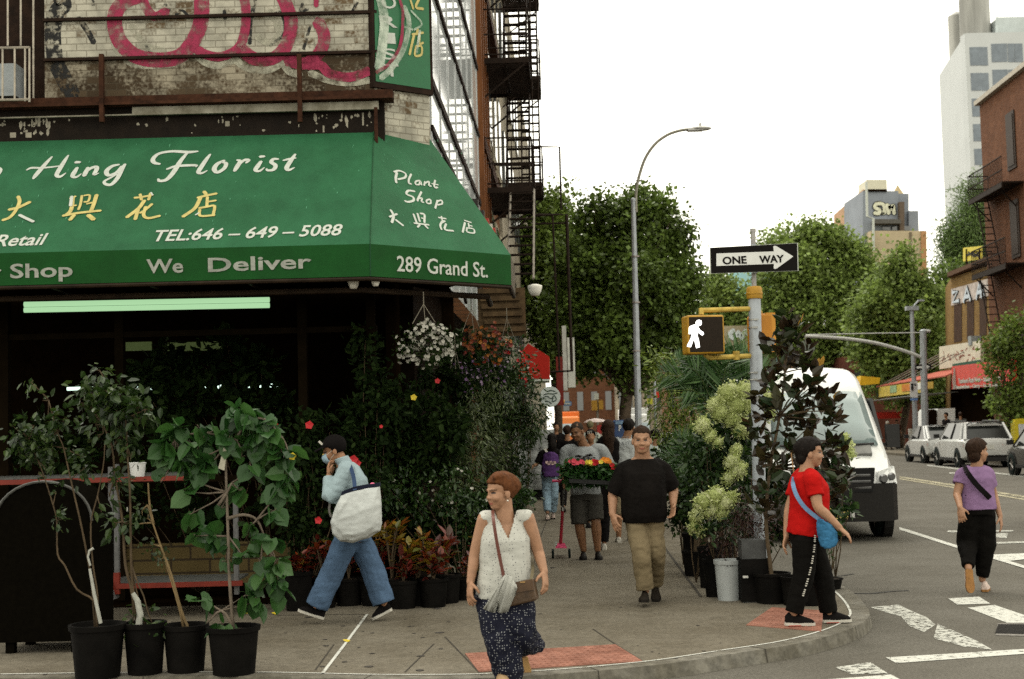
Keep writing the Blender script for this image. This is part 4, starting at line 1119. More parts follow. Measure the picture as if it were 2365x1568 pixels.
for z_ in (8.5, 12.1):
    b = MB(); b.box(PR(64.6, .45, z_), (1.0, 5.2, .08), rs); b.box(PR(64.6, .95, z_ - .12), (.08, 5.2, .2), rs); b.build('platform', IRON, fr)
    b = MB()
    for h in (.55, 1.15): b.tube([PR(yb2, 0, z_ + h), PR(yb2, .95, z_ + h), PR(ya, .95, z_ + h)], .03, 5)
    for k in range(27): b.tube([PR(ya + k * .2, .95, z_), PR(ya + k * .2, .95, z_ + 1.15)], .014, 4)
    for k in range(5): b.tube([PR(yb2, .24 * k, z_), PR(yb2, .24 * k, z_ + 1.15)], .014, 4)
    b.tube([PR(yb2, .9, z_), PR(yb2, 0, z_ - 1)], .035, 5); b.tube([PR(63, .9, z_), PR(63, 0, z_ - 1)], .035, 5)
    b.build('railing', IRON, fr)
for za, zc_ in ((8.5, 12.1), (4.6, 8.5)):
    b = MB()
    for o in (.25, .8): b.tube([PR(66.6, o, zc_), PR(64.9, o, za)], .035, 5)
    for k in range(11): t = (k + .5) / 11; b.box(PR(66.6 - 1.7 * t, .52, zc_ + (za - zc_) * t), (.5, .14, .035), rs)
    b.build('stair', IRON, fr)
# yellow brick two storey shop building
YB = 73
yb_ = thing('yellow_brick_building', 'low yellow brick shop building with painted letters above its dark windows', 'building')
M_YB = brickm('yellow_brick', (.21, .125, .04), (.26, .165, .06), (.15, .11, .06), sx=1.4)
f0, f1 = at(2196, 640, YB + 2), at(2296, 598, YB - 5)
NB0 = (f1 - f0).cross(UP).normalized()
def onY(x, y):     # facade line of the yellow building
    return hit(x, y, f0, NB0)
b = MB(); q = [onY(2196, 1010), onY(2330, 1010), onY(2330, 600), onY(2196, 640)]; q[1].z = q[0].z = 0.1
b.slab(q, (1.5, 6, 0)); b.build('wall', M_YB, yb_)
b = MB(); q = [onY(2192, 642), onY(2300, 598), onY(2300, 588), onY(2192, 632)]; b.slab([x - Vector((.3, .6, 0)) for x in q], (1, 2, 0)); b.build('cornice', mat('cornice_brown', (.09, .05, .03), .8), yb_)
NB = (f1 - f0).cross(UP).normalized()
if NB.x > 0: NB = -NB
b = MB(); q = [onY(2197, 706), onY(2287, 682), onY(2287, 642), onY(2197, 668)]; b.slab([x + NB * .03 for x in q], -NB * .05); b.build('painted_band', mat('band_white', (.42, .37, .34), .8, .4, 3), yb_)
b = MB(); b2_ = MB()
for q, pts in enumerate(([(2202, 676), (2214, 672), (2203, 698), (2217, 694)], [(2228, 697), (2236, 664), (2244, 693)], [(2231, 686), (2242, 683)], [(2258, 690), (2264, 656), (2270, 686)], [(2268, 656), (2276, 684)], [(2260, 676), (2274, 672)])):
    strokes(b2_, [tuple(onY(x, y)) for x, y in pts], .30, NB, .05 + .004 * q); strokes(b, [tuple(onY(x, y)) for x, y in pts], .2, NB, .09 + .004 * q)
b2_.build('graffiti_outline', MATS['paint_black'], yb_); b.build('graffiti', mat('paint_pale_blue', (.48, .54, .60), .7), yb_)
for xa_, xb_ in ((2203, 2221), (2233, 2249), (2262, 2278)):
    q = [onY(xa_, 792 - (xa_ - 2200) * .25), onY(xb_, 788 - (xa_ - 2200) * .25), onY(xb_, 700 - (xa_ - 2200) * .25), onY(xa_, 704 - (xa_ - 2200) * .25)]
    MB().slab([x + NB * .02 for x in q], -NB * .04).build('window', mat('shutter_brown', (.045, .022, .012), .7, .3, 4), yb_)
MB().slab([x + NB * .03 for x in (onY(2196, 1002), onY(2330, 1010), onY(2330, 860), onY(2196, 880))], -NB * .05).build('shopfront', DARK, yb_)
o = MB().box(onY(2264, 786) + NB * .3, (.5, .5, .45)).build('air_conditioner', MATS['ac_grey']); tag(o, 'small window air conditioner on the yellow brick building', 'air conditioner')
def boardsign(name, label, pts, col, dep=.18, yfun=onY, off=.35, rough=.5):
    root = thing(name, label, 'sign')
    P = [yfun(x, y) + NB * off for x, y in pts]
    MB().slab(P, -NB * dep).build('sign_panel', mat(name + label[:14], col, rough, .12, 2), root)
    return root, P
rt, P = boardsign('shop_sign', 'cream sign board with rows of red characters above the red canopy', [(2190, 852), (2287, 838), (2287, 786), (2190, 800)], (.52, .48, .38), off=.5)
b = MB()
for i in range(6):
    x = 2198 + i * 14.5; y = 812 - i * 2
    for k in range(5):
        c = (x + random.uniform(-1, 5), y + random.uniform(-4, 34)); d_ = random.choice([(6, -1), (1, 7), (5, 4), (-4, 6)])
        strokes(b, [tuple(onY(*c) + NB * .5), tuple(onY(c[0] + d_[0], c[1] + d_[1]) + NB * .5)], .055, NB, .01 + .002 * k)
b.build('lettering', mat('char_red', (.22, .05, .03), .6), rt)
MB().slab([x + NB * .52 for x in (onY(2222, 848), onY(2287, 838), onY(2287, 830), onY(2222, 840))], -NB * .02).build('stripe', mat('sign_dark_green', (.02, .08, .05), .6), rt)
rt, P = boardsign('shop_sign', 'red shop banner with white lettering and a bottle shape beside the small tree', [(2238, 898), (2385, 888), (2385, 828), (2238, 845)], (.50, .035, .02), off=.9)
b = MB(); q = onY(2247, 870) + NB * .9; b.lathe(q + NB * .01 - UP * .55, [(.12, 0), (.16, .3), (.13, .6), (.08, .8), (.07, 1.0)], 10, sy=.1); b.build('emblem', mat('bottle_pale', (.42, .40, .36), .6), rt)
textfit('Tandoori Roti Naan – Salads – Special', W_L, rt, onY(2255, 884) + NB * .92, onY(2360, 876) + NB * .92, UP, .24, bold=.01)
textfit('In Sandwiches – Curry – Lunch Dinner', W_L, rt, onY(2242, 897) + NB * .92, onY(2360, 889) + NB * .92, UP, .16, bold=.01)
b = MB(); ca = [onY(2118, 886), onY(2240, 874), onY(2240, 848), onY(2180, 856)]
rc = thing('shop_canopy', 'sloping faded red canopy held by thin rods over yellow sign boards', 'canopy')
b.slab([onY(2110, 892) + NB * 2.2, onY(2238, 868) + NB * 1.2, onY(2240, 848) + NB * .1, onY(2172, 860) + NB * .1], (0, 0, .06)); b.build('canopy', mat('canopy_red', (.36, .10, .07), .7, .12, 2), rc)
b = MB()
for xa_, ya_, xb_, yb2 in ((2183, 812, 2112, 888), (2200, 808, 2130, 884), (2218, 804, 2150, 880), (2240, 800, 2175, 874), (2262, 796, 2200, 868)):
    b.tube([onY(xa_, ya_) + NB * .1, onY(xb_, yb2) + NB * 2.0], .025, 5)
b.build('stay_rod', IRONL, rc)
b = MB(); b.slab([x + NB * 2.1 for x in (onY(2112, 915), onY(2226, 903), onY(2226, 878), onY(2112, 892))], -NB * .1); b.build('sign_board', mat('sign_yellow', (.48, .36, .04), .55, .25, 3), rc)
for xa_, wd, col in ((2142, 16, (.25, .36, .20)), (2172, 22, (.45, .16, .03)), (2212, 8, (.55, .55, .52)), (2228, 24, (.30, .19, .02))):
    MB().slab([x + NB * 2.13 for x in (onY(xa_, 908 - (xa_ - 2112) * .1), onY(xa_ + wd, 906 - (xa_ - 2112) * .1), onY(xa_ + wd, 890 - (xa_ - 2112) * .1), onY(xa_, 892 - (xa_ - 2112) * .1))], -NB * .02).build('sign_patch', mat('patch_%d' % xa_, col, .6, .3, 4), rc)
b = MB(); b.slab([onY(2085, 930) + NB * 3.6, onY(2225, 908) + NB * 2.0, onY(2225, 905) + NB * .3, onY(2130, 918) + NB * .3], (0, 0, .03)); b.build('glass_canopy', mat('grey_plastic', (.22, .23, .22), .4, .2, 3), rc)
rt = thing('rooftop_sign', 'small yellow sign standing on the roof of the low brick building', 'sign')
c = onY(2247, 585)
MB().slab([onY(2226, 603), onY(2268, 598), onY(2268, 568), onY(2226, 572)], (0, .2, 0)).build('sign_panel', mat('sign_yellow2', (.52, .42, .03), .55, .15, 3), rt)
b = MB(); b.tube([onY(2232, 622), onY(2232, 575)], .07, 5); b.tube([onY(2262, 612), onY(2262, 575)], .07, 5); b.build('leg', IRON, rt)
b = MB()
for q, pts in enumerate(([(2232, 590), (2246, 584), (2262, 592)], [(2236, 582), (2250, 592), (2264, 580)])): strokes(b, [tuple(onY(x, y)) for x, y in pts], .1, NB, .03 + .004 * q)
b.build('graffiti', MATS['paint_black'], rt)
# far ends of the street: rows of fronts that close the view
def row(name, label, X0, X1, Y0, z1_, m, dep=8, wins=(0, 0), wm='dark_glass'):
    root = thing(name, label, 'building')
    b = MB(); b.slab([(X0, Y0, 0), (X1, Y0, 0), (X1, Y0, z1_), (X0, Y0, z1_)], (0, dep, 0)); b.build('wall', m, root)
    nx, nz_ = wins
    for i in range(nx):
        for k in range(nz_):
            x = X0 + (i + .5) * (X1 - X0) / nx; z_ = 4.2 + k * 3.1
            if z_ + 1.6 > z1_: continue
            MB().box((x, Y0 - .02, z_), ((X1 - X0) / nx * .42, .1, 1.7)).build('window', MATS[wm], root)
    return root
row('row_house', 'far red brick row house closing the street behind the big trunk', at(1290, 900, 130).x, at(1420, 900, 130).x, 130, 13, M_RB, wins=(4, 3))
row('row_house', 'far cream fronted house seen between trunk and lamp post', at(1422, 900, 128).x, at(1530, 900, 128).x, 128, 9.5, mat('far_cream', (.34, .29, .22), .85, .4, .8), wins=(5, 2))
row('row_house', 'far brown brick house seen right of the lamp post', at(1532, 900, 126).x, at(2260, 900, 126).x, 126, 10, brickm('far_brick', (.25, .12, .07), (.3, .15, .09), (.25, .2, .15), sx=.8), wins=(22, 2))
row('apartment_block', 'pale teal striped block peeping out under the one way sign', at(1690, 700, 118).x, at(1790, 700, 118).x, 118, at(1700, 628, 118).z, mat('teal_panel', (.30, .52, .56), .6, .1, .4), wins=(6, 6))
row('apartment_block', 'beige block behind the trees with a painted white scrawl', at(1672, 780, 100).x, at(1790, 780, 100).x, 100, at(1700, 752, 100).z, mat('beige_block', (.34, .29, .20), .85, .15, .6))
b = MB()
for q, pts in enumerate(([(1694, 762), (1684, 772), (1696, 782), (1704, 766), (1712, 782), (1720, 764), (1735, 780)],)): strokes(b, smooth_path([tuple(at(x, y, 99.9)) for x, y in pts], 3), .3, NY, .03)
o = b.build('graffiti', mat('paint_white2', (.55, .6, .62), .7)); o.parent = bpy.data.objects['apartment_block.001']
row('shop_row', 'dark red fronted shops behind the far pavement beyond the van', at(1960, 900, 92).x, at(2200, 900, 92).x, 92, 6.0, mat('dark_red_front', (.10, .035, .022), .8, .4, .8), wins=(5, 1))
o = MB().box(at(2010, 960, 88), (4.2, .6, .4)).build('shop_awning', mat('awn_red2', (.42, .03, .02), .6)); tag(o, 'thin red awning strip far beyond the van windscreen', 'awning')
o = MB().slab([at(1985, 890, 80), at(2030, 886, 80), at(2032, 872, 80), at(1988, 868, 80)], (0, 1, 0)).build('yellow_canopy', mat('canopy_yellow', (.55, .33, .02), .6, .2, 2)); tag(o, 'orange yellow canopy peeping past the van roof edge', 'canopy')

# ================================================================== street lamp, signal pole
GAL = mat('galvanised', (.30, .32, .34), .55, .18, 7, metal=.35, bump=.05)
YEL = mat('signal_yellow', (.33, .175, .012), .5, .15, 8)
lp = thing('street_lamp', 'tall street lamp with curved arm standing before the big leafy tree', 'street lamp')
YL = 32
b = MB(); ba = at(1471, 980, YL); ba = Vector((at(1473, 1000, YL).x, YL, SWZ)); tp = at(1462, 465, YL)
b.tube([ba, ba.lerp(tp, .5), tp], [.085, .075, .052], 10); b.lathe(tp, [(.06, 0), (.06, .06), (.02, .08)], 10); b.build('pole', GAL, lp)
b = MB(); kk = [(1469, 490), (1468, 470), (1469, 440), (1476, 405), (1490, 365), (1512, 333), (1540, 312), (1568, 302), (1590, 299), (1600, 298)]
b.tube(smooth_path([tuple(at(x, y, YL)) for x, y in kk], 4), .034, 8); b.tube([at(1464, 482, YL), at(1470, 482, YL)], .04, 8); b.build('arm', mat('arm_grey', (.22, .21, .17), .5, .2, 8, metal=.3), lp)
hd = at(1617, 297, YL)
b = MB(); b.ell(hd, (.26, .14, .055), None, 16, 8); b.box(hd + Vector((-.12, 0, -.03)), (.34, .2, .05)); b.lathe(hd + Vector((.0, 0, .04)), [(.03, 0), (.03, .08), (.01, .1)], 8); b.build('lamp_head', mat('lamp_head_grey', (.42, .42, .4), .5), lp, True, 40)
b = MB()
for y in (594, 700, 812): b.lathe(at(1467 + (y - 600) * .01, y, YL), [(.095, 0), (.095, .03)], 10)
b.build('strap', mat('steel_strap', (.25, .22, .2), .4, metal=.5), lp)

YP = 14.5
sp = thing('signal_pole', 'grey galvanised corner signal pole with yellow cap among the plants', 'pole')
tpole = at(1742, 690, YP); bp = Vector((at(1745, 980, YP).x, YP, SWZ)); rr = 14.2 / F * YP
b = MB(); b.tube([bp, tpole], [rr * 1.08, rr], 18); b.build('pole', mat('galv_pole', (.33, .36, .39), .5, .14, 10, metal=.2, bump=.04), sp, True, 40)
b = MB(); c = at(1742, 690, YP); b.lathe(c, [(rr * 1.25, -.0), (rr * 1.3, .01), (rr * 1.3, .04), (rr * 1.38, .045), (rr * 1.38, .06), (rr * 1.3, .065), (rr * 1.3, .105), (rr * 1.05, .125), (rr * .5, .13)], 18); b.build('cap', YEL, sp, True, 40)
b = MB(); b.tube([at(1741, 668, YP), at(1738.5, 534, YP)], .026, 10); b.lathe(at(1738.4, 536, YP), [(.03, 0), (.03, .03), (.028, .035)], 10); b.build('mast', mat('mast_grey', (.27, .26, .25), .5, .2, 10, metal=.3), sp)
b = MB()
for y in (740, 758, 862, 878): b.lathe(at(1742, y, YP), [(rr * 1.05, 0), (rr * 1.05, .012)], 18); b.box(at(1742, y, YP) + Vector((0, -rr * 1.06, .005)), (.04, .02, .02))
b.build('strap', mat('strap_steel', (.3, .3, .28), .35, .2, metal=.6), sp)
# ONE WAY sign
ow = thing('road_sign', 'black and white ONE WAY arrow sign on the mast of the corner signal pole', 'sign')
q = [at(1639.5, 632, YP - .19), at(1843.5, 625.5, YP - .07), at(1842, 561, YP - .07), at(1638, 572, YP - .19)]
No = (q[1] - q[0]).cross(q[3] - q[0]).normalized()
if No.y > 0: No = -No
MB().slab(q, -No * .004).build('sign_edge', W_L, ow)
ce = sum(q, Vector()) / 4
MB().slab([x + (ce - x) * .02 * Vector((1, 1, 1)).x + No * .002 for x in q], -No * .001).build('sign_face', mat('sign_black', (.006, .005, .0045), .6, .1, spec=.06), ow)
ZM['w'] = (1569.4, 497.6, .2442)      # zoom on the sign
def ono(x, y): return hit(*Z('w', x, y), q[0], No)
ar = [(345, 360), (888, 340), (882, 295), (895, 286), (915, 292), (1072, 388), (918, 500), (898, 508), (886, 498), (888, 458), (345, 478)]
MB().slab([ono(x, y) + No * .004 for x, y in ar], -No * .001).build('arrow', mat('sign_white', (.55, .56, .54), .4, .06), ow)
textfit('ONE', MATS['sign_black'], ow, ono(405, 462) + No * .006, ono(632, 452) + No * .006, q[3] - q[0], .076, bold=.003)
textfit('WAY', MATS['sign_black'], ow, ono(752, 450) + No * .006, ono(985, 440) + No * .006, q[3] - q[0], .074, bold=.003)
MB().box(at(1741, 598, YP - .04), (.05, .06, .3)).build('bracket', GAL, ow)
# pedestrian signals
ZM['s'] = ZM['w']
ps = thing('pedestrian_signal', 'yellow framed pedestrian signal showing a lit white walking figure', 'signal')
YS = YP - .25
u0, u1 = at(1577, 818, YS), at(1666, 816, YS); u3 = at(1577, 728, YS)
H_ = u3.z - u0.z; Wd = u1.x - u0.x
cc = (u0 + at(1666, 727, YS)) / 2
Rz = Matrix.Rotation(R(9), 3, 'Z')
o = MB().box(cc + Vector((0.02, .10, 0)), (Wd * 1.0, .22, H_), Rz).build('housing', YEL, ps); bevel(o, .02)
Nsig = Rz @ Vector((0, -1, 0)); Xs = Rz @ Vector((1, 0, 0))
fc = cc + Vector((0.02, .10, 0)) + Nsig * .112
o = MB().slab([fc + Xs * (sx_ * Wd * .45) + UP * (sz_ * H_ * .45) for sx_, sz_ in ((-1, -1), (1, -1), (1, 1), (-1, 1))], -Nsig * .01).build('screen', mat('signal_screen', (.016, .011, .007), .7, .35, 60), ps)
b = MB()
def onsg(x, y): return hit(*Z('s', x, y), fc + Nsig * .003, Nsig)
for pts in ([(150, 1008), (165, 990), (185, 986), (205, 995), (208, 1020), (198, 1040), (175, 1046), (172, 1052), (195, 1085), (225, 1105), (228, 1122), (212, 1135), (170, 1105), (168, 1140), (180, 1175), (190, 1245), (155, 1255), (140, 1185), (135, 1160), (105, 1245), (68, 1240), (72, 1222), (105, 1160), (112, 1120), (85, 1122), (86, 1060), (100, 1045), (140, 1030), (152, 1030)],):
    b.slab([onsg(x, y) for x, y in pts], -Nsig * .002)
b.build('walking_figure', mat('lit_white', (.8, .8, .8), .5, 0, emit=(1, 1, .96), estr=1.4), ps)
b = MB()
for yy, xx in ((713, 1618), (822, 1640)):
    b.tube([at(xx, yy + 4, YP - .12), at(1742, yy, YP)], .026, 8)
b.tube([at(1619, 713, YP - .12), at(1619, 728, YS + .1)], .026, 8); b.tube([at(1640, 826, YP - .12), at(1628, 818, YS + .1)], .03, 8); b.lathe(at(1700, 822, YP - .05), [(.035, -.04), (.035, .05)], 10)
b.build('bracket_arm', mat('arm_yellow', (.38, .27, .06), .6, .35, 12), ps)
ps2 = thing('pedestrian_signal', 'orange yellow signal housing seen from its side behind the corner pole', 'signal')
c2_ = at(1755, 770, YP + .25)
o = MB().box(c2_, (.17, .36, H_ * .98), Rz).build('housing', mat('signal_orange', (.40, .16, .010), .5, .12, 8), ps2); bevel(o, .02)
b = MB(); b.box(c2_ + Vector((.06, -.02, 0)), (.1, .30, H_ * 1.03), Rz); b.box(c2_ + Vector((-.03, -.1, 0)), (.19, .03, H_ * 1.02), Rz); b.build('housing_rim', mat('signal_orange2', (.45, .20, .02), .5), ps2)
b = MB(); b.tube([at(1742, 713, YP), at(1755, 722, YP + .25)], .026, 8); b.build('bracket_arm', MATS['arm_yellow'], ps2)
# second signal pole far right with its long curved arm
fp = thing('signal_pole', 'far signal pole with long curved mast arm across the avenue', 'pole')
YQ = 66
b = MB(); b.tube([Vector((at(2134, 980, YQ).x, YQ, .1)), at(2131, 764, YQ)], [.17, .15], 10); b.lathe(at(2131, 764, YQ), [(.17, 0), (.1, .06)], 10); b.build('pole', GAL, fp)
b = MB(); b.tube(smooth_path([tuple(at(x, y, YQ)) for x, y in ((2127, 825), (2080, 808), (2020, 792), (1960, 783), (1900, 778), (1860, 776))], 4), .08, 8); b.tube([at(2131, 768, YQ), at(2000, 770, YQ), at(1862, 773, YQ)], .022, 5); b.tube([at(2131, 763, YQ), at(2147, 765, YQ)], .07, 6); b.build('mast_arm', mat('arm_silver', (.42, .42, .40), .5, .1, metal=.2), fp)
ow2 = thing('road_sign', 'small black ONE WAY arrow sign on the far signal pole', 'sign')
q = [at(2113, 855, YQ - .1), at(2150, 853, YQ - .1), at(2150, 840, YQ - .1), at(2113, 842, YQ - .1)]
MB().slab(q, (0, .01, 0)).build('sign_face', MATS['sign_black'], ow2)
MB().slab([at(x, y, YQ - .115) for x, y in ((2116, 851), (2138, 850), (2138, 853), (2147, 847), (2138, 841.5), (2138, 845), (2116, 846))], (0, .006, 0)).build('arrow', MATS['sign_white'], ow2)
lp2 = thing('street_lamp', 'slim far street lamp with a small curved arm beside the far signal pole', 'street lamp')
b = MB(); b.tube([Vector((at(2112, 980, 68).x, 68, .1)), at(2105, 712, 68)], [.13, .10], 8); b.box(at(2105, 712, 68), (.6, .3, .2)); b.build('pole', GAL, lp2)
b = MB(); b.tube(smooth_path([tuple(at(x, y, 68)) for x, y in ((2106, 715), (2112, 704), (2120, 696), (2126, 693))], 3), .045, 6); b.box(at(2126, 694, 68), (.3, .2, .08)); b.build('arm', GAL, lp2)
ss = thing('parking_sign', 'white parking rules sign on the slim far lamp post', 'sign')
MB().slab([at(2101, 917, 67.7), at(2119, 918, 67.7), at(2118, 880, 67.7), at(2101, 881, 67.7)], (0, .02, 0)).build('sign_face', mat('sign_w', (.52, .52, .52), .5), ss)
b = MB(); b.box(at(2106, 893, 67.66), (.11, .006, .32)); b.box(at(2113, 888, 67.66), (.1, .006, .08)); b.build('lettering', MATS['paint_black'], ss)
MB().box(at(2110, 922, 67.7), (.36, .01, .1)).build('stripe', mat('blue_strip', (.1, .2, .45), .5), ss)
# ================================================================== vehicles
CARW = mat('car_white', (.56, .57, .56), .25, .04, 2, spec=.5)
CARW.node_tree.nodes['Principled BSDF'].inputs['Coat Weight'].default_value = .4
PLAST = mat('black_plastic', (.008, .0075, .007), .55, .25, 12)
stain(CARW, 1.3, (.86, .86, .85))
TYRE = mat('tyre', (.007, .013, .012), .85, .2, 20)
RIM = mat('rim_metal', (.30, .29, .27), .4, .3, 8, metal=.7)
CGL = glassm('car_glass', (.016, .018, .017), .12, .35, .3, 1.5, 0)
TAIL = mat('tail_red', (.40, .012, .012), .25, .2, 10)
LENS = mat('lens_clear', (.55, .56, .55), .12, .3, 20, spec=.8)
def wheel(parent, c, r_, wd, ax, spokes=5):
    ax = Vector(ax).normalized(); c = Vector(c)
    w_ = thing('wheel', None, None); w_.parent = parent
    t = MB(); t.lathe(c - ax * wd / 2, [(r_ * .62, 0), (r_ * .9, 0), (r_ * .98, wd * .1), (r_, wd * .25), (r_, wd * .75), (r_ * .98, wd * .9), (r_ * .9, wd), (r_ * .62, wd)], 24, ax, caps=False)
    t.build('tyre', TYRE, w_, True, 50)
    m = MB(); m.lathe(c - ax * wd * .35, [(r_ * .63, 0), (r_ * .63, wd * .75), (r_ * .56, wd * .75), (r_ * .54, wd * .55)], 24, ax)
    up = ax.orthogonal().normalized(); sd = ax.cross(up)
    for k in range(spokes):
        a = 2 * math.pi * k / spokes; d = up * math.cos(a) + sd * math.sin(a)
        for sg in (1, -1):
            m.tube([c + ax * wd * .38 * sg, c + ax * wd * .36 * sg + d * r_ * .58], r_ * .07, 5)
    m.build('rim', RIM, w_)
def ringbox(y, hw0, hw1, z0, z1_, M, top=None, rnd=.08):
    """rounded cross-section of a car body: half width at sill and shoulder"""
    top = hw1 * .9 if top is None else top
    pts = [(-hw0 * .86, z0), (-hw0, z0 + rnd), (-hw1, z0 + (z1_ - z0) * .55), (-hw1 * .995, z1_ - rnd * 1.2), (-top, z1_ - rnd * .25), (-top * .5, z1_ + .012), (0, z1_ + .018), (top * .5, z1_ + .012), (top, z1_ - rnd * .25), (hw1 * .995, z1_ - rnd * 1.2), (hw1, z0 + (z1_ - z0) * .55), (hw0, z0 + rnd), (hw0 * .86, z0), (0, z0)]
    return [M @ Vector((x, y, z)) for x, z in pts]
def car(name, label, pos, rot, L=4.7, W=1.84, H=1.66, paint=CARW, belt=.98, sill=.32, roof=(.25, .8, 2.9, 3.6), hood=.95, group=None, rails=False, wr=.34, plate='HKR 2271', deck=None):
    """y=0 is the rear bumper, +y the nose"""
    M = Matrix.Translation(Vector(pos)) @ Matrix.Rotation(rot, 4, 'Z')
    root = thing(name, label, 'car', group=group)
    hw = W / 2
    b = MB(); dk = belt if deck is None else deck
    b.rings([ringbox(y, a * hw, c * hw, z0, z1_, M) for y, a, c, z0, z1_ in ((0, .80, .84, sill + .12, dk - .14), (.05, .90, .93, sill + .04, dk - .04), (.18, .96, .985, sill - .02, dk), (.9, .98, 1, sill - .06, belt), (L * .5, .98, 1, sill - .08, belt - .01), (L - 1.5, .98, .995, sill - .06, belt - .02), (L - .75, .97, .97, sill - .05, hood - .04), (L - .22, .92, .90, sill, hood - .14), (L, .74, .72, sill + .1, hood - .3))])
    b.build('body', paint, root, True, 35)
    # roof and pillars
    ya, yb_, yc, yd = roof
    def g(y, w0, z): return [M @ Vector((-w0, y, z)), M @ Vector((w0, y, z))]
    tw = hw * .72
    b = MB()
    lo = [(ya, hw * .86), (yd, hw * .90)]
    A0, A1 = g(ya, hw * .88, belt - .02); B0, B1 = g(yb_, tw, H - .04); C0, C1 = g(yc, tw, H - .03); D0, D1 = g(yd, hw * .9, belt - .03)
    b.add([A0, A1, B0, B1, C0, C1, D0, D1], [(0, 1, 3, 2), (4, 5, 7, 6), (0, 2, 4, 6), (1, 7, 5, 3)])
    b.build('windows', CGL, root)
    b = MB()
    pts = []
    for y, w_, z in ((yb_ - .08, tw * .96, H - .05), (yb_ + .1, tw, H - .01), ((yb_ + yc) / 2, tw, H), (yc, tw * .98, H - .02), (yc + .1, tw * .95, H - .06)):
        pts.append([M @ Vector((x * w_, y, z - .05 * abs(x) ** 3 - (.04 if abs(x) > .99 else 0))) for x in (-1.03, -.8, -.4, 0, .4, .8, 1.03)] + [M @ Vector((x * w_, y, z - .09)) for x in (1.0, -1.0)])
    b.rings(pts); b.build('roof', paint, root, True, 50)
    b = MB()
    for s_ in (-1, 1):
        for (y0_, z0_), (y1_, z1_), wd in (((ya, belt - .04), (yb_, H - .05), .05), ((yd, belt - .04), (yc, H - .05), .032)):
            b.tube([M @ Vector((s_ * hw * .885, y0_, z0_)), M @ Vector((s_ * tw * 1.0, y1_, z1_))], [wd * 1.3, wd], 6)
        b.tube([M @ Vector((s_ * hw * .90, ya + .55, belt - .04)), M @ Vector((s_ * tw * 1.01, yb_ + .35, H - .05))], [.055, .04], 6)
    b.build('pillar', paint, root)
    b = MB()
    for s_ in (-1, 1):
        b.tube([M @ Vector((s_ * hw * .91, (ya + yd) / 2 + .15, belt - .03)), M @ Vector((s_ * tw * 1.015, (yb_ + yc) / 2 + .1, H - .06))], .03, 6)
        if rails: b.tube([M @ Vector((s_ * tw * .9, yb_ + .1, H + .03)), M @ Vector((s_ * tw * .9, yc - .1, H + .03))], .03, 6)
        b.tube([M @ Vector((s_ * hw * .8, 0.02, sill + .08)), M @ Vector((-s_ * hw * .8, 0.02, sill + .08))], .06, 6)
        b.box(M @ Vector((s_ * hw * .985, L / 2, sill - .02)), (.05, L * .5, .1), M.to_3x3())
        b.box(M @ Vector((s_ * hw * 1.06, yd - .15, belt + .08)), (.2, .1, .15), M.to_3x3())
    b.box(M @ Vector((0, .03, sill - .0)), (hw * 1.7, .12, .18), M.to_3x3())
    b.box(M @ Vector((0, yb_ - .12, H - .02)), (tw * 1.7, .2, .03), M.to_3x3())
    b.build('trim', PLAST, root)
    for s_ in (-1, 1):
        for y in (L * .19, L * .79):
            arch = MB(); arch.lathe(M @ Vector((s_ * (hw - .08), y, wr)), [(wr * 1.16, -.06), (wr * 1.16, .088)], 20, M.to_3x3() @ Vector((s_, 0, 0)))
            arch.build('wheel_arch', PLAST, root)
            wheel(root, M @ Vector((s_ * (hw - .09), y, wr)), wr, .24, M.to_3x3() @ Vector((s_, 0, 0)))
        b = MB(); b.hexa([M @ Vector(p) for p in ((s_ * hw * .97, .13, dk - .30), (s_ * hw * .50, -.005, dk - .27), (s_ * hw * .50, .03, dk - .27), (s_ * hw * .99, .5, dk - .2), (s_ * hw * .96, .14, dk - .1), (s_ * hw * .52, .01, dk - .12), (s_ * hw * .52, .05, dk - .12), (s_ * hw * .985, .5, dk - .1))]); b.build('tail_light', TAIL, root)
        b = MB(); b.hexa([M @ Vector(p) for p in ((s_ * hw * .80, -.0, dk - .25), (s_ * hw * .60, -.012, dk - .25), (s_ * hw * .60, .03, dk - .25), (s_ * hw * .80, .03, dk - .25), (s_ * hw * .80, -.0, dk - .18), (s_ * hw * .60, -.012, dk - .18), (s_ * hw * .60, .03, dk - .18), (s_ * hw * .80, .03, dk - .18))]); b.build('reverse_light', LENS, root)
    pl = MB().box(M @ Vector((0, -.015, dk - .30)), (.32, .02, .16), M.to_3x3()).build('number_plate', mat('plate_white', (.5, .5, .46), .5), root)
    return root
def skew(p, a): return p
rot_street = -math.atan(SG)
pr = lambda x, y, Y: Vector((at(x, y, Y).x, Y, 0))
car('parked_car', 'white station wagon with roof rails parked behind the white hatchback, red tail lights', Vector((at(2226, 1000, 50.8).x + .88, 50.8, 0)), rot_street, 4.8, 1.84, 1.64, group='cars parked along the far kerb', rails=True, belt=1.05, roof=(.12, .55, 2.9, 3.6))
car('parked_car', 'white sloping hatchback parked in front of the wagon with small red tail light', Vector((at(2142, 1000, 57.0).x + .86, 57.0, 0)), rot_street, 4.35, 1.78, 1.54, group='cars parked along the far kerb', belt=1.0, roof=(.05, 1.1, 2.5, 3.4), deck=1.02)
car('parked_car', 'black car with silver wheels cut off by the right picture edge behind the yellow box', Vector((at(2333, 1000, 43.8).x + .75, 40.2, 0)), rot_street, 4.5, 1.8, 1.48, paint=mat('car_black', (.02, .018, .016), .2, .2, 2, spec=.7), group='cars parked along the far kerb', belt=.94)
car('moving_car', 'white car nosing in at the right edge close to the walking woman', Vector((at(2352, 1000, 24.6).x + .75, 20.2, 0)), rot_street, 4.4, 1.8, 1.5, belt=1.0)
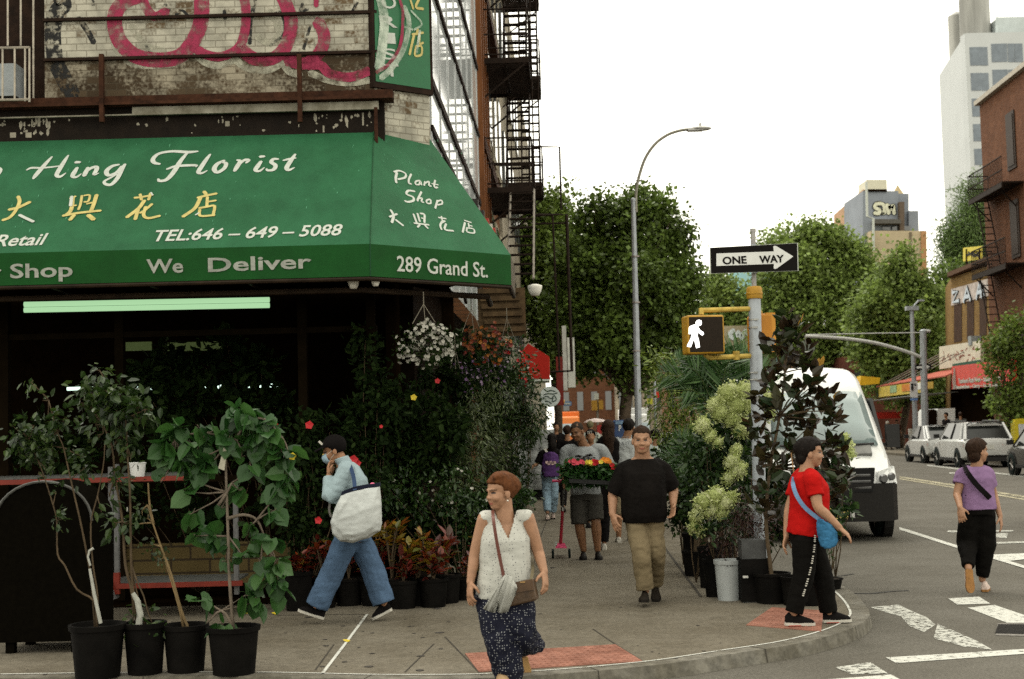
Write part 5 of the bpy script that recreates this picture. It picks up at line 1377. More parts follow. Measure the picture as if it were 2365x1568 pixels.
car('parked_car', 'white car far down the street right of the lamp post', Vector((at(1528, 990, 62).x, 60, 0)), rot_street, 4.4, 1.8, 1.5)
car('parked_car', 'dark car parked far down the street by the palm fronds', Vector((at(1562, 990, 48).x, 46, 0)), rot_street, 4.5, 1.8, 1.48, paint=MATS['car_black'])

# white delivery van, nose to the camera
YV = 21.3
vx0, vx1 = at(1768, 1100, YV).x, at(2080, 1100, YV).x
VC = Vector(((vx0 + vx1) / 2, YV, 0)); VW = (vx1 - vx0) / 2
VM = Matrix.Translation(VC) @ Matrix.Rotation(-math.atan(SG), 4, 'Z')
van = thing('delivery_van', 'tall white delivery van with black bumper parked behind the potted plants', 'van')
def vring(s_, hw0, hw1, hwt, z0, zb, z1_):
    P = [(-hw0, z0), (-hw1, z0 + .10), (-hw1, zb), (-(hw1 * .45 + hwt * .55), zb + (z1_ - zb) * .62), (-hwt, z1_ - .10), (-hwt * .86, z1_ - .025), (-hwt * .5, z1_), (0, z1_ + .012)]
    P = P + [(-x, z) for x, z in P[-2::-1]]
    return [VM @ Vector((x, s_, z)) for x, z in P]
b = MB()
b.rings([vring(.04, VW * .72, VW * .80, VW * .62, .36, .72, 1.02), vring(.10, VW * .84, VW * .90, VW * .70, .34, .80, 1.07), vring(.28, VW * .93, VW * .96, VW * .80, .33, .95, 1.20), vring(.62, VW * .97, VW * .985, VW * .86, .33, 1.12, 1.42),
         vring(.95, VW * .98, VW * .985, VW * .79, .33, 1.25, 1.90), vring(1.25, VW * .98, VW * .985, VW * .74, .33, 1.35, 2.30), vring(1.55, VW * .98, VW * .985, VW * .74, .33, 1.4, 2.52), vring(1.95, VW * .98, VW * .985, VW * .76, .33, 1.45, 2.64), vring(2.6, VW * .98, VW * .985, VW * .80, .33, 1.5, 2.70), vring(6.6, VW * .98, VW * .985, VW * .80, .33, 1.5, 2.68)])
b.build('body', CARW, van, True, 40)
def vp(x, s_, z): return VM @ Vector((x * VW, s_, z))
# windscreen: curved sheet a little proud of the body
b = MB(); g = []
for i, (s_, z, hx) in enumerate(((.56, 1.415, .80), (.82, 1.76, .76), (1.04, 2.05, .725), (1.20, 2.245, .70))):
    g.append([vp(hx * t, s_ + .13 * abs(t) ** 2.2 - .045, z + .02 - .03 * abs(t) ** 2) for t in (-1, -.75, -.4, 0, .4, .75, 1)])
vs_ = [p for r_ in g for p in r_]
b.add(vs_, [(i * 7 + k, i * 7 + k + 1, (i + 1) * 7 + k + 1, (i + 1) * 7 + k) for i in range(3) for k in range(6)])
ws = b.build('windscreen', glassm('van_glass', (.17, .22, .22), .10, .8, .2, .9, .4), van, True)
md = ws.modifiers.new('solid', 'SOLIDIFY'); md.thickness = .05; md.offset = 0
b = MB()
b.tube([vp(-.7, .50, 1.44), vp(0, .455, 1.42), vp(.72, .52, 1.44)], .02, 6); b.tube([vp(-.1, .48, 1.45), vp(.55, .70, 1.60)], .012, 5)
b.build('wiper', PLAST, van)
b = MB(); b.hexa([vp(-.55, .40, 1.245), vp(.66, .40, 1.245), vp(.66, .56, 1.37), vp(-.55, .56, 1.37), vp(-.55, .36, 1.30), vp(.66, .36, 1.30), vp(.66, .50, 1.43), vp(-.55, .50, 1.43)]); b.build('air_intake', mat('van_grey', (.16, .16, .15), .6, .2), van)
b = MB()          # bumper and lower front
b.rings([[vp(x, s_ , z) for x, s_ in ((-1.0, .60), (-.985, .26), (-.88, .06), (-.55, -.05), (0, -.08), (.55, -.05), (.88, .06), (.985, .26), (1.0, .60))] + [vp(.8, .6, z), vp(-.8, .6, z)] for z in (.30, .42, .62, .78, .86)])
b.build('bumper', mat('bumper_black', (.011, .010, .009), .6, .2, 30, bump=.05), van, True, 30)
b = MB(); b.hexa([vp(-.56, -.07, .74), vp(.56, -.07, .74), vp(.56, .2, .74), vp(-.56, .2, .74), vp(-.62, .02, 1.09), vp(.62, .02, 1.09), vp(.62, .2, 1.09), vp(-.62, .2, 1.09)]); b.build('grille', mat('grille_black', (.004, .004, .004), .7), van)
b = MB()
for z in (.80, .89, .98): b.tube([vp(-.54, -.055 + (z - .74) * .26, z), vp(.54, -.055 + (z - .74) * .26, z)], .026, 6)
b.build('grille_bar', mat('bar_grey', (.07, .07, .068), .35, .2), van)
for s_ in (-1, 1):
    b = MB(); b.hexa([vp(s_ * .64, .0, .82), vp(s_ * .98, .22, .84), vp(s_ * .98, .40, .86), vp(s_ * .64, .3, .86), vp(s_ * .66, .045, 1.03), vp(s_ * .965, .32, 1.10), vp(s_ * .965, .45, 1.10), vp(s_ * .66, .3, 1.03)]); hl = b.build('headlight', LENS, van)
    b = MB(); b.lathe(vp(s_ * .74, .03, .925), [(.07, 0), (.05, .05)], 12, (0, -1, 0)); b.lathe(vp(s_ * .88, .12, .95), [(.06, 0), (.04, .05)], 12, (0, -1, 0)); b.build('reflector', mat('reflector', (.10, .10, .10), .2, metal=.5), hl)
    b = MB(); b.box(vp(s_ * 1.10, .95, 1.55), (.2, .12, .36)); b.box(vp(s_ * 1.03, .98, 1.42), (.14, .05, .05)); b.build('mirror', PLAST, van)
    for y in (1.05, 4.9):
        arch = MB(); arch.lathe(VM @ Vector((s_ * (VW - .1), y, .36)), [(.43, -.05), (.43, .093)], 20, (s_, 0, 0)); arch.build('wheel_arch', PLAST, van)
        wheel(van, VM @ Vector((s_ * (VW - .11), y, .35)), .35, .25, (s_, 0, 0))
    b = MB(); b.add([vp(s_ * .965, 1.0, 1.5), vp(s_ * .965, 2.1, 1.5), vp(s_ * .90, 2.1, 2.15), vp(s_ * .90, 1.35, 2.15)], [(0, 1, 2, 3)]); o = b.build('side_window', CGL, van); o.modifiers.new('s', 'SOLIDIFY').thickness = .05
pl = MB().slab([at(1912, 1200, YV - .16), at(1958, 1198, YV - .16), at(1958, 1172, YV - .16), at(1912, 1174, YV - .16)], (0, .02, 0)).build('number_plate', mat('plate_yellow', (.50, .40, .11), .5, .15, 6), van)
textfit('PV·C51', MATS['paint_black'], pl, at(1915, 1194, YV - .165), at(1956, 1192, YV - .165), UP, .085, bold=.003)
b = MB(); b.box(at(1968, 1185, YV - .13), (.06, .02, .12)); b.build('sticker', mat('sticker_white', (.4, .4, .38), .6, .4, 60), van)
def truck(name, label, px_, Y, hw, cab, box, zt, cat='truck', boxz=None):
    root = thing(name, label, cat); c = Vector((at(px_, 990, Y).x, Y, 0))
    b = MB(); b.hexa([c + Vector(p) for p in ((-hw, 0, .45), (hw, 0, .45), (hw, 2, .45), (-hw, 2, .45), (-hw * .92, .5, zt - .25), (hw * .92, .5, zt - .25), (hw * .92, 2, zt - .2), (-hw * .92, 2, zt - .2))]); o = b.build('cab', cab, root); bevel(o, .12, 3)
    b = MB(); b.box(c + Vector((0, 4.6, (zt + .6) / 2 + .1)), (hw * 2.04, 5, zt - .5)); o = b.build('cargo_box', box, root); bevel(o, .06)
    b = MB(); b.hexa([c + Vector(p) for p in ((-hw * .88, .12, 1.25), (hw * .88, .12, 1.25), (hw * .88, .3, 1.25), (-hw * .88, .3, 1.25), (-hw * .84, .36, zt - .75), (hw * .84, .36, zt - .75), (hw * .84, .5, zt - .75), (-hw * .84, .5, zt - .75))]); b.build('windscreen', glassm('truck_glass', (.30, .38, .42), .15, .7), root)
    MB().box(c + Vector((0, -.03, .6)), (hw * 1.9, .12, .3)).build('bumper', PLAST, root)
    for s_ in (-1, 1):
        MB().lathe(c + Vector((s_ * hw * .75, -.0, .9)), [(.12, .0), (.08, .06)], 10, (0, -1, 0)).build('headlight', LENS, root)
        for y in (1.0, 5.6): wheel(root, c + Vector((s_ * (hw - .15), y, .42)), .42, .25, (s_, 0, 0))
    return root
truck('truck', 'orange and white truck facing us far down the street over the heads', 1314, 104, .85, mat('truck_orange', (.62, .17, .03), .4, .1, 1), mat('truck_orange2', (.60, .15, .025), .5, .1, 1), 2.85)
truck('truck', 'white box truck far away left and right of the lamp post', 1477, 84, .72, CARW, CARW, 2.75)
# parked stall under a plastic sheet
ts = thing('covered_stall', 'market stall wrapped in creased grey plastic sheet on the far pavement', 'stall')
b = MB(); q0, q1 = at(1172, 1130, 34), at(1283, 1130, 34); t0, t1 = at(1176, 998, 34), at(1279, 991, 34)
n_, m_ = 22, 16; pts = []
for k, dy in enumerate((0, 2.2)):
    for i in range(m_ + 1):
        for j in range(n_ + 1):
            u_, v_ = j / n_, i / m_
            p = q0.lerp(q1, u_).lerp(t0.lerp(t1, u_), v_); p.z = max(p.z, SWZ + .02) if i == 0 else p.z
            nn = mnoise.noise(Vector((u_ * 5, v_ * 4 + k * 7, 1.3))) * .10 + mnoise.noise(Vector((u_ * 14, v_ * 9, 4))) * .04
            pts.append(p + Vector((nn * .3, dy + nn * (1 if k else -1) - .12 * math.sin(math.pi * u_), 0)))
N1 = (m_ + 1) * (n_ + 1)
fs = [(k * N1 + i * (n_ + 1) + j, k * N1 + i * (n_ + 1) + j + 1, k * N1 + (i + 1) * (n_ + 1) + j + 1, k * N1 + (i + 1) * (n_ + 1) + j) for k in range(2) for i in range(m_) for j in range(n_)]
fs += [(m_ * (n_ + 1) + j, m_ * (n_ + 1) + j + 1, N1 + m_ * (n_ + 1) + j + 1, N1 + m_ * (n_ + 1) + j) for j in range(n_)]
fs += [(i * (n_ + 1) + e, (i + 1) * (n_ + 1) + e, N1 + (i + 1) * (n_ + 1) + e, N1 + i * (n_ + 1) + e) for i in range(m_) for e in (0, n_)]
b.add(pts, fs); b.build('plastic_sheet', mat('grey_sheet', (.22, .23, .225), .35, .45, 5, bump=.6, bscale=7, stretch=(1, 1, 2.2)), ts, True)
MB().box(q0.lerp(q1, .5) + Vector((0, 1.1, -.2)), (.9, 1.4, .4)).build('trolley_base', PLAST, ts)
# small things far down the pavement
o = thing('vendor_cart', 'small dark red vendor cart with pale roof far down the pavement', 'cart')
c = at(1378, 990, 60); MB().box(c + Vector((.2, 0, -.15)), (.42, .8, .62)).build('cart_body', mat('cart_red', (.30, .02, .015), .5), o); MB().lathe(c + Vector((-.05, 0, .28)), [(.5, 0), (.35, .1), (.05, .16)], 12).build('canopy', mat('canopy_pink', (.5, .42, .40), .6), o)
b = MB(); b.tube([c + Vector((-.35, -.2, -.4)), c + Vector((-.35, -.2, .3))], .02, 5); b.build('post', IRONL, o)
for x in (-.1, .35): MB().lathe(c + Vector((x, -.42, -.95)), [(.25, 0), (.25, .08)], 12, (0, 1, 0)).build('wheel', TYRE, o)
MB().box(c + Vector((.1, 0, -.8)), (.6, .7, .5)).build('base', PLAST, o)
o = thing('parking_meter', 'dark blue parking machine with a white letter P beside the back of a man', 'parking meter')
c = at(1430, 985, 36); 
b = MB(); b.slab([Vector((c.x - .16, 36, SWZ)), Vector((c.x + .16, 36, SWZ)), Vector((c.x + .16, 36, at(1430, 970, 36).z)), Vector((c.x - .16, 36, at(1430, 970, 36).z))], (0, .3, 0)); x_ = b.build('cabinet', mat('meter_blue', (.02, .045, .12), .4, .2), o); bevel(x_, .03)
textfit('P', MATS['sign_white'], o, at(1428.5, 995, 35.98), at(1434.5, 995, 35.98), UP, .15, bold=.004)
MB().box(at(1430, 976, 35.98), (.2, .02, .08)).build('screen', mat('meter_screen', (.12, .2, .3), .3), o)
o = thing('sign_post', 'thin galvanised sign post between lamp post and bamboo', 'pole')
MB().tube([Vector((at(1512, 990, 26).x, 26, SWZ)), at(1511, 880, 26)], .024, 8).build('pole', GAL, o)
o = thing('traffic_light', 'yellow traffic signal seen from behind by the big trunk far down the street', 'signal')
c = at(1379, 936, 70); MB().box(c + Vector((-.15, 0, 0)), (.28, .3, .5)).box(c + Vector((.17, 0, .02)), (.22, .3, .46)).build('housing', YEL, o); MB().tube([c + Vector((0, .1, .5)), Vector((c.x, c.y + .1, 0))], .06, 6).build('pole', IRONL, o); MB().box(at(1377, 915, 70), (.22, .05, .3)).build('white_plate', W_L, o)
o = thing('traffic_light', 'small yellow signal on a far pole between lamp post and bamboo', 'signal')
c = at(1500, 927, 80); MB().box(c, (.3, .3, .32)).build('housing', mat('green_yellow', (.45, .45, .03), .5), o); MB().tube([c + Vector((0, .1, .1)), Vector((c.x, c.y + .1, 0))], .05, 6).build('pole', IRONL, o)
o = tag(MB().box(at(1518, 911, 78), (.17, .05, .34)).build('red_sign', mat('sign_red', (.55, .03, .02), .6)), 'tiny red sign hanging beside the thin sign post', 'sign')
o = thing('shop_sign', 'blue and white shop sign far off above the orange truck', 'sign')
MB().box(at(1310, 932, 72), (.40, .1, .22)).build('sign_panel', mat('sign_blue', (.08, .16, .30), .5), o); MB().box(at(1310, 932, 71.94), (.30, .02, .08)).build('lettering', W_L, o)
o = tag(MB().lathe(at(1298, 928, 72), [(.05, -.12), (.14, -.05), (.12, .08), (.04, .14)], 8).build('lantern', mat('lantern_orange', (.6, .3, .02), .5)), 'orange lantern hanging left of the blue far sign', 'lantern')
o = thing('newspaper_box', 'yellow newspaper box with rounded top at the right edge', 'newspaper box')
c = at(2358, 980, 53); zt_ = at(2358, 966, 53).z
MB().slab([Vector((c.x - .26 + .5 * u_, 53, z)) for u_, z in ((0, .12), (1, .12), (1, zt_ - .15), (.85, zt_ - .04), (.5, zt_), (.15, zt_ - .04), (0, zt_ - .15))], (0, .4, 0)).build('box', mat('box_yellow', (.55, .45, .02), .45, .1, 4), o)
MB().box(Vector((c.x + .04, 52.98, zt_ - .42)), (.32, .02, .42)).build('window', mat('paper_white', (.5, .52, .54), .5), o)
o = thing('box_trailer', 'white box trailer standing open behind the parked cars', 'trailer')
c = at(2180, 960, 66); b = MB(); b.slab([at(2162, 985, 66), at(2205, 985, 66), at(2205, 942, 66), at(2166, 944, 66), at(2162, 950, 66)], (0, 3, 0)); b.build('box', CARW, o)
MB().slab([at(2146, 985, 65.9), at(2163, 985, 65.9), at(2163, 948, 65.9), at(2156, 945, 65.9), at(2148, 950, 65.9)], (0, 1, 0)).build('dark_opening', DARK, o)
MB().box(Vector((c.x, 67, .5)), (1.2, 2.4, .7)).build('chassis', PLAST, o)

# ================================================================== street furniture at the left
mb_ = thing('relay_mailbox', 'big dark round topped mail storage box on short legs at the left edge', 'mailbox')
YM = 11.55
xl_, xr_ = at(-12, 1300, YM).x, at(213, 1300, YM).x
zt_, zs_, zb_ = at(100, 1112, YM).z, at(100, 1205, YM).z, at(100, 1482, YM).z
cx = (xl_ + xr_) / 2; hw = (xr_ - xl_) / 2
prof = [(cx - hw, zb_), (cx + hw, zb_), (cx + hw, zs_)] + [(cx + hw * math.cos(a), zs_ + (zt_ - zs_) * math.sin(a)) for a in [math.pi * k / 16 for k in range(1, 16)]] + [(cx - hw, zs_)]
M_MB = mat('mailbox_dark', (.003, .0025, .0016), .85, .25, 20, bump=.05, spec=.01)
b = MB(); b.slab([Vector((x, YM, z)) for x, z in prof], (0, .6, 0)); b.build('body', M_MB, mb_)
b = MB(); b.tube([Vector((x, YM - .005, z)) for x, z in prof[2:]], .012, 6); b.build('rim', mat('mailbox_rim', (.05, .05, .045), .4), mb_)  # paler tube along the edge paints its rim light line
for x in (cx - hw * .72, cx + hw * .62):
    for dy in (.06, .52): MB().box((x, YM + dy, (zb_ + SWZ) / 2), (.07, .07, zb_ - SWZ)).build('leg', M_MB, mb_)
# metal display rack with red rails
YK = 13.6
rk = thing('display_rack', 'grey metal plant rack with red rails in front of the shop window', 'rack')
for px_, y0, y1 in ((257, 1078, 1372), (270, 1072, 1372), (545, 1110, 1372)):
    p, q = at(px_, y0, YK), at(px_, y1, YK); MB().box((p + q) / 2, (.042, .05, p.z - q.z)).build('post', mat('rack_grey', (.10, .10, .10), .6, .25, 20), rk)
M_RAIL = mat('rack_red', (.14, .015, .007), .55, .2, 8)
for x0, y0, x1, y1 in ((-60, 1113, 430, 1106), (268, 1351, 560, 1349)):
    p, q = at(x0, y0, YK - .05), at(x1, y1, YK - .05); MB().box((p + q) / 2, ((q - p).length, .04, .045)).build('rail', M_RAIL, rk)
b = MB(); p = at(227, 1236, YK); b.box(p, (.17, .05, .04)); b.box(at(270, 1347, YK - .04), (.055, .05, .20))
b.build('rail_end', M_RAIL, rk)
b = MB(); b.box(at(410, 1338, YK + .35), (1.25, .7, .02)); b.box(at(150, 1100, YK + .4), (2.4, .7, .02)); b.build('shelf', mat('rack_shelf', (.07, .072, .068), .6, .3, 15), rk)
b = MB(); p = at(245, 1365, YK - .05); b.hexa([p + Vector(v) for v in ((-.12, -.1, -.07), (.1, -.1, -.07), (.1, .1, -.07), (-.12, .1, -.07), (-.02, -.04, .1), (.05, -.04, .1), (.05, .04, .1), (-.02, .04, .1))]); b.build('foot', MATS['rack_grey'], rk)
bk_ = MB(); c = at(318, 1105, YK + .05); bk_.lathe(c, [(.062, 0), (.078, .145), (.082, .145), (.082, .155), (.072, .155), (.058, .01)], 18)
tag(bk_.build('bucket', mat('bucket_white', (.50, .51, .50), .5, .08), None, True, 40), 'small white bucket standing on the red rail of the rack', 'bucket')
# ================================================================== plants of the shop
def rampm(name, cols, rough=.45, trans=.25, spec=.45):
    """every leaf takes its own colour from a row of colours"""
    if name in MATS: return MATS[name]
    m = mat(name, cols[0], rough, .1, 3, spec=spec, trans=trans)
    t = m.node_tree; L = t.links.new; b = t.nodes['Principled BSDF']
    g = t.nodes.new('ShaderNodeNewGeometry'); cr = t.nodes.new('ShaderNodeValToRGB')
    cr.color_ramp.interpolation = 'LINEAR'
    while len(cr.color_ramp.elements) < len(cols): cr.color_ramp.elements.new(.5)
    for i, c in enumerate(cols):
        cr.color_ramp.elements[i].position = i / max(1, len(cols) - 1); cr.color_ramp.elements[i].color = (*c, 1)
    L(g.outputs['Random Per Island'], cr.inputs['Fac'])
    L(cr.outputs[0], b.inputs['Base Color'])
    for n in t.nodes:
        if n.type == 'BSDF_TRANSLUCENT': L(cr.outputs[0], n.inputs['Color'])
    return m
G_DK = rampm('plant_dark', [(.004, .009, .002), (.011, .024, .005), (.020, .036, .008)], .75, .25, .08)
G_MD = rampm('plant_mid', [(.007, .022, .004), (.018, .045, .008), (.035, .07, .012)])
G_SAP = rampm('plant_sapling', [(.007, .018, .003), (.02, .046, .007), (.042, .07, .012)])
G_HEART = rampm('plant_heart', [(.010, .042, .007), (.024, .078, .014), (.04, .105, .02)], .5, .3)
G_VAR = rampm('plant_variegated', [(.016, .030, .006), (.045, .07, .018), (.12, .15, .06), (.03, .05, .012)])
G_BAM = rampm('plant_bamboo', [(.05, .08, .01), (.11, .16, .02), (.19, .25, .035), (.12, .17, .025)])
G_PALM = rampm('plant_palm', [(.02, .055, .014), (.045, .10, .025), (.08, .15, .045)])
G_MAG = rampm('plant_magnolia', [(.012, .007, .003), (.020, .011, .004), (.010, .024, .006), (.034, .017, .005), (.013, .034, .008)], .4, .1, .3)
G_RED = rampm('plant_darkred', [(.02, .010, .008), (.045, .012, .012), (.03, .018, .010)])
G_CRO = rampm('plant_croton', [(.03, .006, .005), (.10, .010, .007), (.17, .03, .007), (.06, .008, .006), (.02, .03, .007), (.20, .12, .012)], .35, .2)
G_CROY = rampm('plant_croton_yellow', [(.08, .06, .007), (.24, .16, .012), (.18, .05, .008), (.06, .07, .012), (.30, .21, .02)], .35, .2)
G_LIME = rampm('hydrangea_lime', [(.30, .36, .10), (.46, .52, .20), (.60, .63, .36)], .6, .3)
G_WHT = rampm('petal_white', [(.30, .29, .24), (.40, .39, .34), (.22, .22, .18)], .6, .25)
G_ORA = rampm('petal_orange', [(.16, .03, .006), (.28, .10, .008), (.14, .012, .006), (.09, .014, .008)], .6, .2)
G_PUR = rampm('petal_purple', [(.10, .05, .13), (.18, .10, .22), (.25, .2, .25)], .6, .2)
P_RED = mat('petal_red', (.36, .010, .015), .55, .2, 10)
P_YEL = mat('petal_yellow', (.55, .42, .03), .55, .2, 10)
STEM = mat('stem_brown', (.07, .05, .03), .85, .3, 14)
STEMG = mat('stem_green', (.05, .07, .02), .7, .3, 14)
POT = mat('pot_black', (.0045, .004, .0035), .7, .5, 5, spec=.05)
SOIL = mat('soil', (.02, .014, .009), .95, .4, 30, bump=.5)
def potmb(base, r_top, r_bot, h):
    b = MB(); b.lathe(base, [(r_bot, 0), (r_top * .96, h * .9), (r_top * 1.03, h * .9), (r_top * 1.05, h), (r_top * .93, h), (r_top * .90, h * .9)], 24); return b
def flower(mb, c, d, r_, pet=5, cup=.35):
    d = Vector(d).normalized(); u_ = d.orthogonal().normalized(); v_ = d.cross(u_)
    n = pet * 2; vs = [Vector(c)]
    for k in range(n):
        a = 2 * math.pi * k / n; rr = r_ * (1 if k % 2 == 0 else .78)
        vs.append(Vector(c) + (u_ * math.cos(a) + v_ * math.sin(a)) * rr + d * cup * r_)
    mb.add(vs, [(0, k + 1, (k + 1) % n + 1) for k in range(n)])
def plant(name, label, Y, blobs, m, n, size, shape='oval', pot=None, stems=(), flowers=(), cat='plant', group=None, stemm=None, nclump=None, spread=None, droop=.3, pz=SWZ, depth=0., sr=.006, tilt=.9, fold=None, hangers=None, up=None, sq=1.):
    """blobs (px, py, radius px[, dy]) of leaves at depth Y; pot (px, y rim, half width px); stems are pixel paths"""
    root = thing(name, label, cat, group=group)
    B = [(at(b_[0], b_[1], Y + (b_[3] if len(b_) > 3 else random.uniform(-.5, .5) * b_[2] / F * Y)), b_[2] / F * Y) for b_ in blobs]
    base = None
    if pot:
        c = at(pot[0], pot[1], Y); r_ = pot[2] / F * Y
        z0 = pot[3] if len(pot) > 3 else pz
        base = Vector((c.x, c.y, z0)); h = c.z - z0
        potmb(base, r_, r_ * .8, h).build('pot', pot[4] if len(pot) > 4 else POT, root, True, 40)
        MB().lathe(base + Vector((0, 0, h * .88)), [(r_ * .93, 0), (r_ * .5, .012), (.01, .02)], 20).build('soil', SOIL, root)
        base = base + Vector((0, 0, h * .88))
    s = MB()
    for st in stems:
        P = smooth_path([tuple(at(x, y, Y + random.uniform(-.03, .03))) for x, y in st], 3)
        if base is not None and len(P) and (Vector(P[0]) - base).length < .45: P = [tuple(base + Vector((Vector(P[0]).x - base.x, 0, 0)) * .6)] + P[1:]
        k = len(P); s.tube(P, [sr * (1 - .6 * i / k) for i in range(k)], 6)
    if base is not None and not stems:
        for c, r_ in B: limb_mb(s, base, c, sr, sr * .4, .06, 5, 4)
    elif not stems:
        lo = min(B, key=lambda q: q[0].z)[0]
        for c, r_ in B: limb_mb(s, Vector((lo.x, lo.y, pz if hangers is None else lo.z)), c, sr, sr * .4, .05, 5, 4)
    else:
        ends = [Vector(at(*q, Y)) for st in stems for q in st[len(st) // 3:]]
        for c, r_ in B:
            e = min(ends, key=lambda q: (q - c).length)
            limb_mb(s, e, c, sr * .6, sr * .25, .06, 5, 4)
            for q in range(2): limb_mb(s, c, c + Vector(unit(1)[0]) * r_ * .8, sr * .3, sr * .15, .1, 4, 3)
    s.build('stems', stemm or STEM, root, True)
    P, D = blobpts([(tuple(c), r_) for c, r_ in B], n, .35, sq)
    if nclump:
        P, D = clumps(P, D, nclump, spread or .05)
    P[:, 2] = np.maximum(P[:, 2], pz + .03)
    if up is not None: D = D + np.array([0, 0, up])
    l = MB(); leaves(l, P, size, shape, D, droop=droop, tilt=tilt); l.build('foliage', m, root)
    for fm, k, fs, fn in flowers:
        P, D = blobpts([(tuple(c), r_ * 1.04) for c, r_ in B], k, .8)
        f = MB()
        for p, d in zip(P, D):
            if d[1] > .5: d = d * np.array([1, -1, 1]); p = p - np.array([0, 2 * d[1] * 0, 0])
            flower(f, p, Vector(d) + Vector((0, -.6, .1)), fs * random.uniform(.7, 1.15))
        f.build(fn, fm, root)
    if hangers:
        hb = MB(); top = at(hangers[0], hangers[1], Y)
        for x, y in zip(hangers[2::2], hangers[3::2]): hb.tube([top, at(x, y, Y + .02 * (x - hangers[0]) / 10)], .0035, 4)
        hb.tube([top, top + Vector((0, 0, .12))], .005, 5)
        hb.build('hanger', mat('hanger_wire', (.20, .18, .14), .6), root)
    return root
def fz(*p): return [Z('f', x, y) for x, y in p]
def ez(p, r_): return [(*Z('e', x, y), r_) for x, y in p]
def fzb(p, r_): return [(*Z('f', x, y), r_) for x, y in p]
# four potted saplings along the kerb at the left
GS = 'potted saplings in black nursery pots by the kerb'
o = plant('potted_sapling', 'sapling with white taped thin stems in the leftmost black pot beside the mailbox', 10.35,
      ez([(180, 1180), (270, 1140), (130, 1170)], 20) + ez([(430, 1110), (400, 1190), (510, 1080), (360, 1240)], 18) + ez([(250, 1370), (160, 1260), (330, 1320), (420, 1300)], 20) + ez([(250, 800), (340, 940), (380, 1080)], 9) + fzb([(200, 60), (300, 130), (380, 300), (560, 150), (400, 490), (690, 410), (560, 60), (260, 180)], 13),
      G_SAP, 560, .058, 'fold', (225, 1440, 62), [fz((655, 1190), (640, 1040), (520, 960), (440, 800), (390, 720), (385, 500), (360, 390), (300, 200), (255, 80), (200, -60)), fz((655, 1190), (660, 1000), (630, 800), (615, 520), (660, 330), (700, 120), (710, -20)), fz((640, 1000), (585, 700), (540, 480), (480, 220), (430, 0), (390, -100), (330, -320))], group=GS, nclump=70, spread=.035, droop=.6, sr=.009)
b = MB(); b.tube([at(*q, 10.33) for q in fz((608, 820), (640, 1000), (682, 1190))], [.010, .013, .014], 8); b.tube([at(*q, 10.33) for q in fz((612, 800), (595, 740), (605, 700), (632, 682))], [.008, .008, .009, .010], 6); b.build('trunk_wrap', mat('wrap_white', (.33, .33, .29), .7, .15, 20), o)
o = plant('potted_sapling', 'taller bushy sapling with a thick white trunk in the second black pot', 10.45,
      ez([(740, 800), (800, 950), (680, 880), (790, 700)], 22) + ez([(960, 900), (900, 1000), (860, 900), (960, 1060)], 26) + ez([(1080, 1000), (1150, 1010), (1090, 1080), (640, 960), (700, 980)], 22) + ez([(820, 1200), (950, 1230), (760, 1130)], 20) + fzb([(840, 510), (880, 60), (740, 330), (820, 240), (790, 510)], 14) + fzb([(980, 1190), (1040, 1220), (900, 1230)], 18),
      G_SAP, 820, .072, 'fold', (334, 1436, 48), [fz((935, 1240), (945, 1100), (905, 990), (890, 800), (885, 600), (880, 300), (860, 0), (850, -200), (800, -320)), fz((905, 990), (850, 800), (830, 500), (780, 200), (760, 0), (700, -150))], group=GS, nclump=105, spread=.045, droop=.6, sr=.013)
b = MB(); b.tube([at(*q, 10.43) for q in fz((935, 1240), (950, 1130), (932, 1040), (900, 985))], [.026, .024, .021, .015], 10); b.build('painted_trunk', MATS['wrap_white'], o)
b = MB(); b.box(at(*Z('f', 862, 418), 10.4), (.008, .004, .03)); b.build('label_tag', MATS['wrap_white'], o)
plant('potted_sapling', 'nearly bare leaning stem in the third black pot', 10.5, fzb([(1000, 480), (850, 520), (1040, 655), (1090, 760), (960, 430)], 13), G_SAP, 110, .04, 'fold', (428, 1441, 51), [fz((1285, 1240), (1230, 1110), (1160, 860), (1090, 670), (1035, 510), (1000, 390)), fz((1240, 1180), (1190, 1000), (1110, 740)), fz((1040, 520), (1015, 400), (1003, 240))], group=GS, nclump=26, spread=.03, sr=.012, stemm=mat('stem_tan', (.17, .12, .06), .85, .3, 14))
hb = [(1430, 1170), (1580, 1160), (1720, 1170), (1500, 1270), (1640, 1370), (1560, 1350), (1880, 1040), (1960, 1090), (2080, 1120), (2010, 1210), (2150, 1200), (2090, 1280), (2190, 1370), (2290, 1370), (1320, 1340), (1820, 1260)]
hf = [(1300, 110), (1150, 30), (1300, 220), (1300, 300), (1310, 440), (1900, 60), (1960, 180), (1890, 280), (1390, 150), (1220, 130), (1110, 210), (1330, 600), (1450, 610), (1550, 640), (1700, 530), (1730, 620), (1640, 730), (1530, 770), (1850, 640), (1870, 780), (1900, 900), (1890, 990), (1750, 1030), (1660, 1000), (1360, 1040), (1760, 760), (1850, 430), (1620, 290), (1500, 410), (1500, 1200), (1700, 120), (1640, 60), (1850, 880), (1780, 880)]
o = plant('potted_sapling', 'young tree with big heart shaped leaves in the rightmost black pot', 10.35, ez(hb, 18) + fzb(hf, 14), G_HEART, 330, .115, 'heart', (539, 1445, 59), [fz((1580, 1220), (1555, 900), (1545, 600), (1535, 300), (1525, 0), (1520, -60), (1400, -100), (1200, -80)), fz((1525, 0), (1600, -60), (1680, -180), (1800, -190), (1900, -80)), fz((1545, 480), (1650, 455), (1740, 490), (1790, 600)), fz((1480, 390), (1540, 300), (1570, 240)), fz((1580, 1210), (1500, 1105), (1400, 1190))], group=GS, droop=.9, sr=.014, tilt=.7, stemm=mat('stem_grey', (.13, .105, .08), .85, .3, 14))
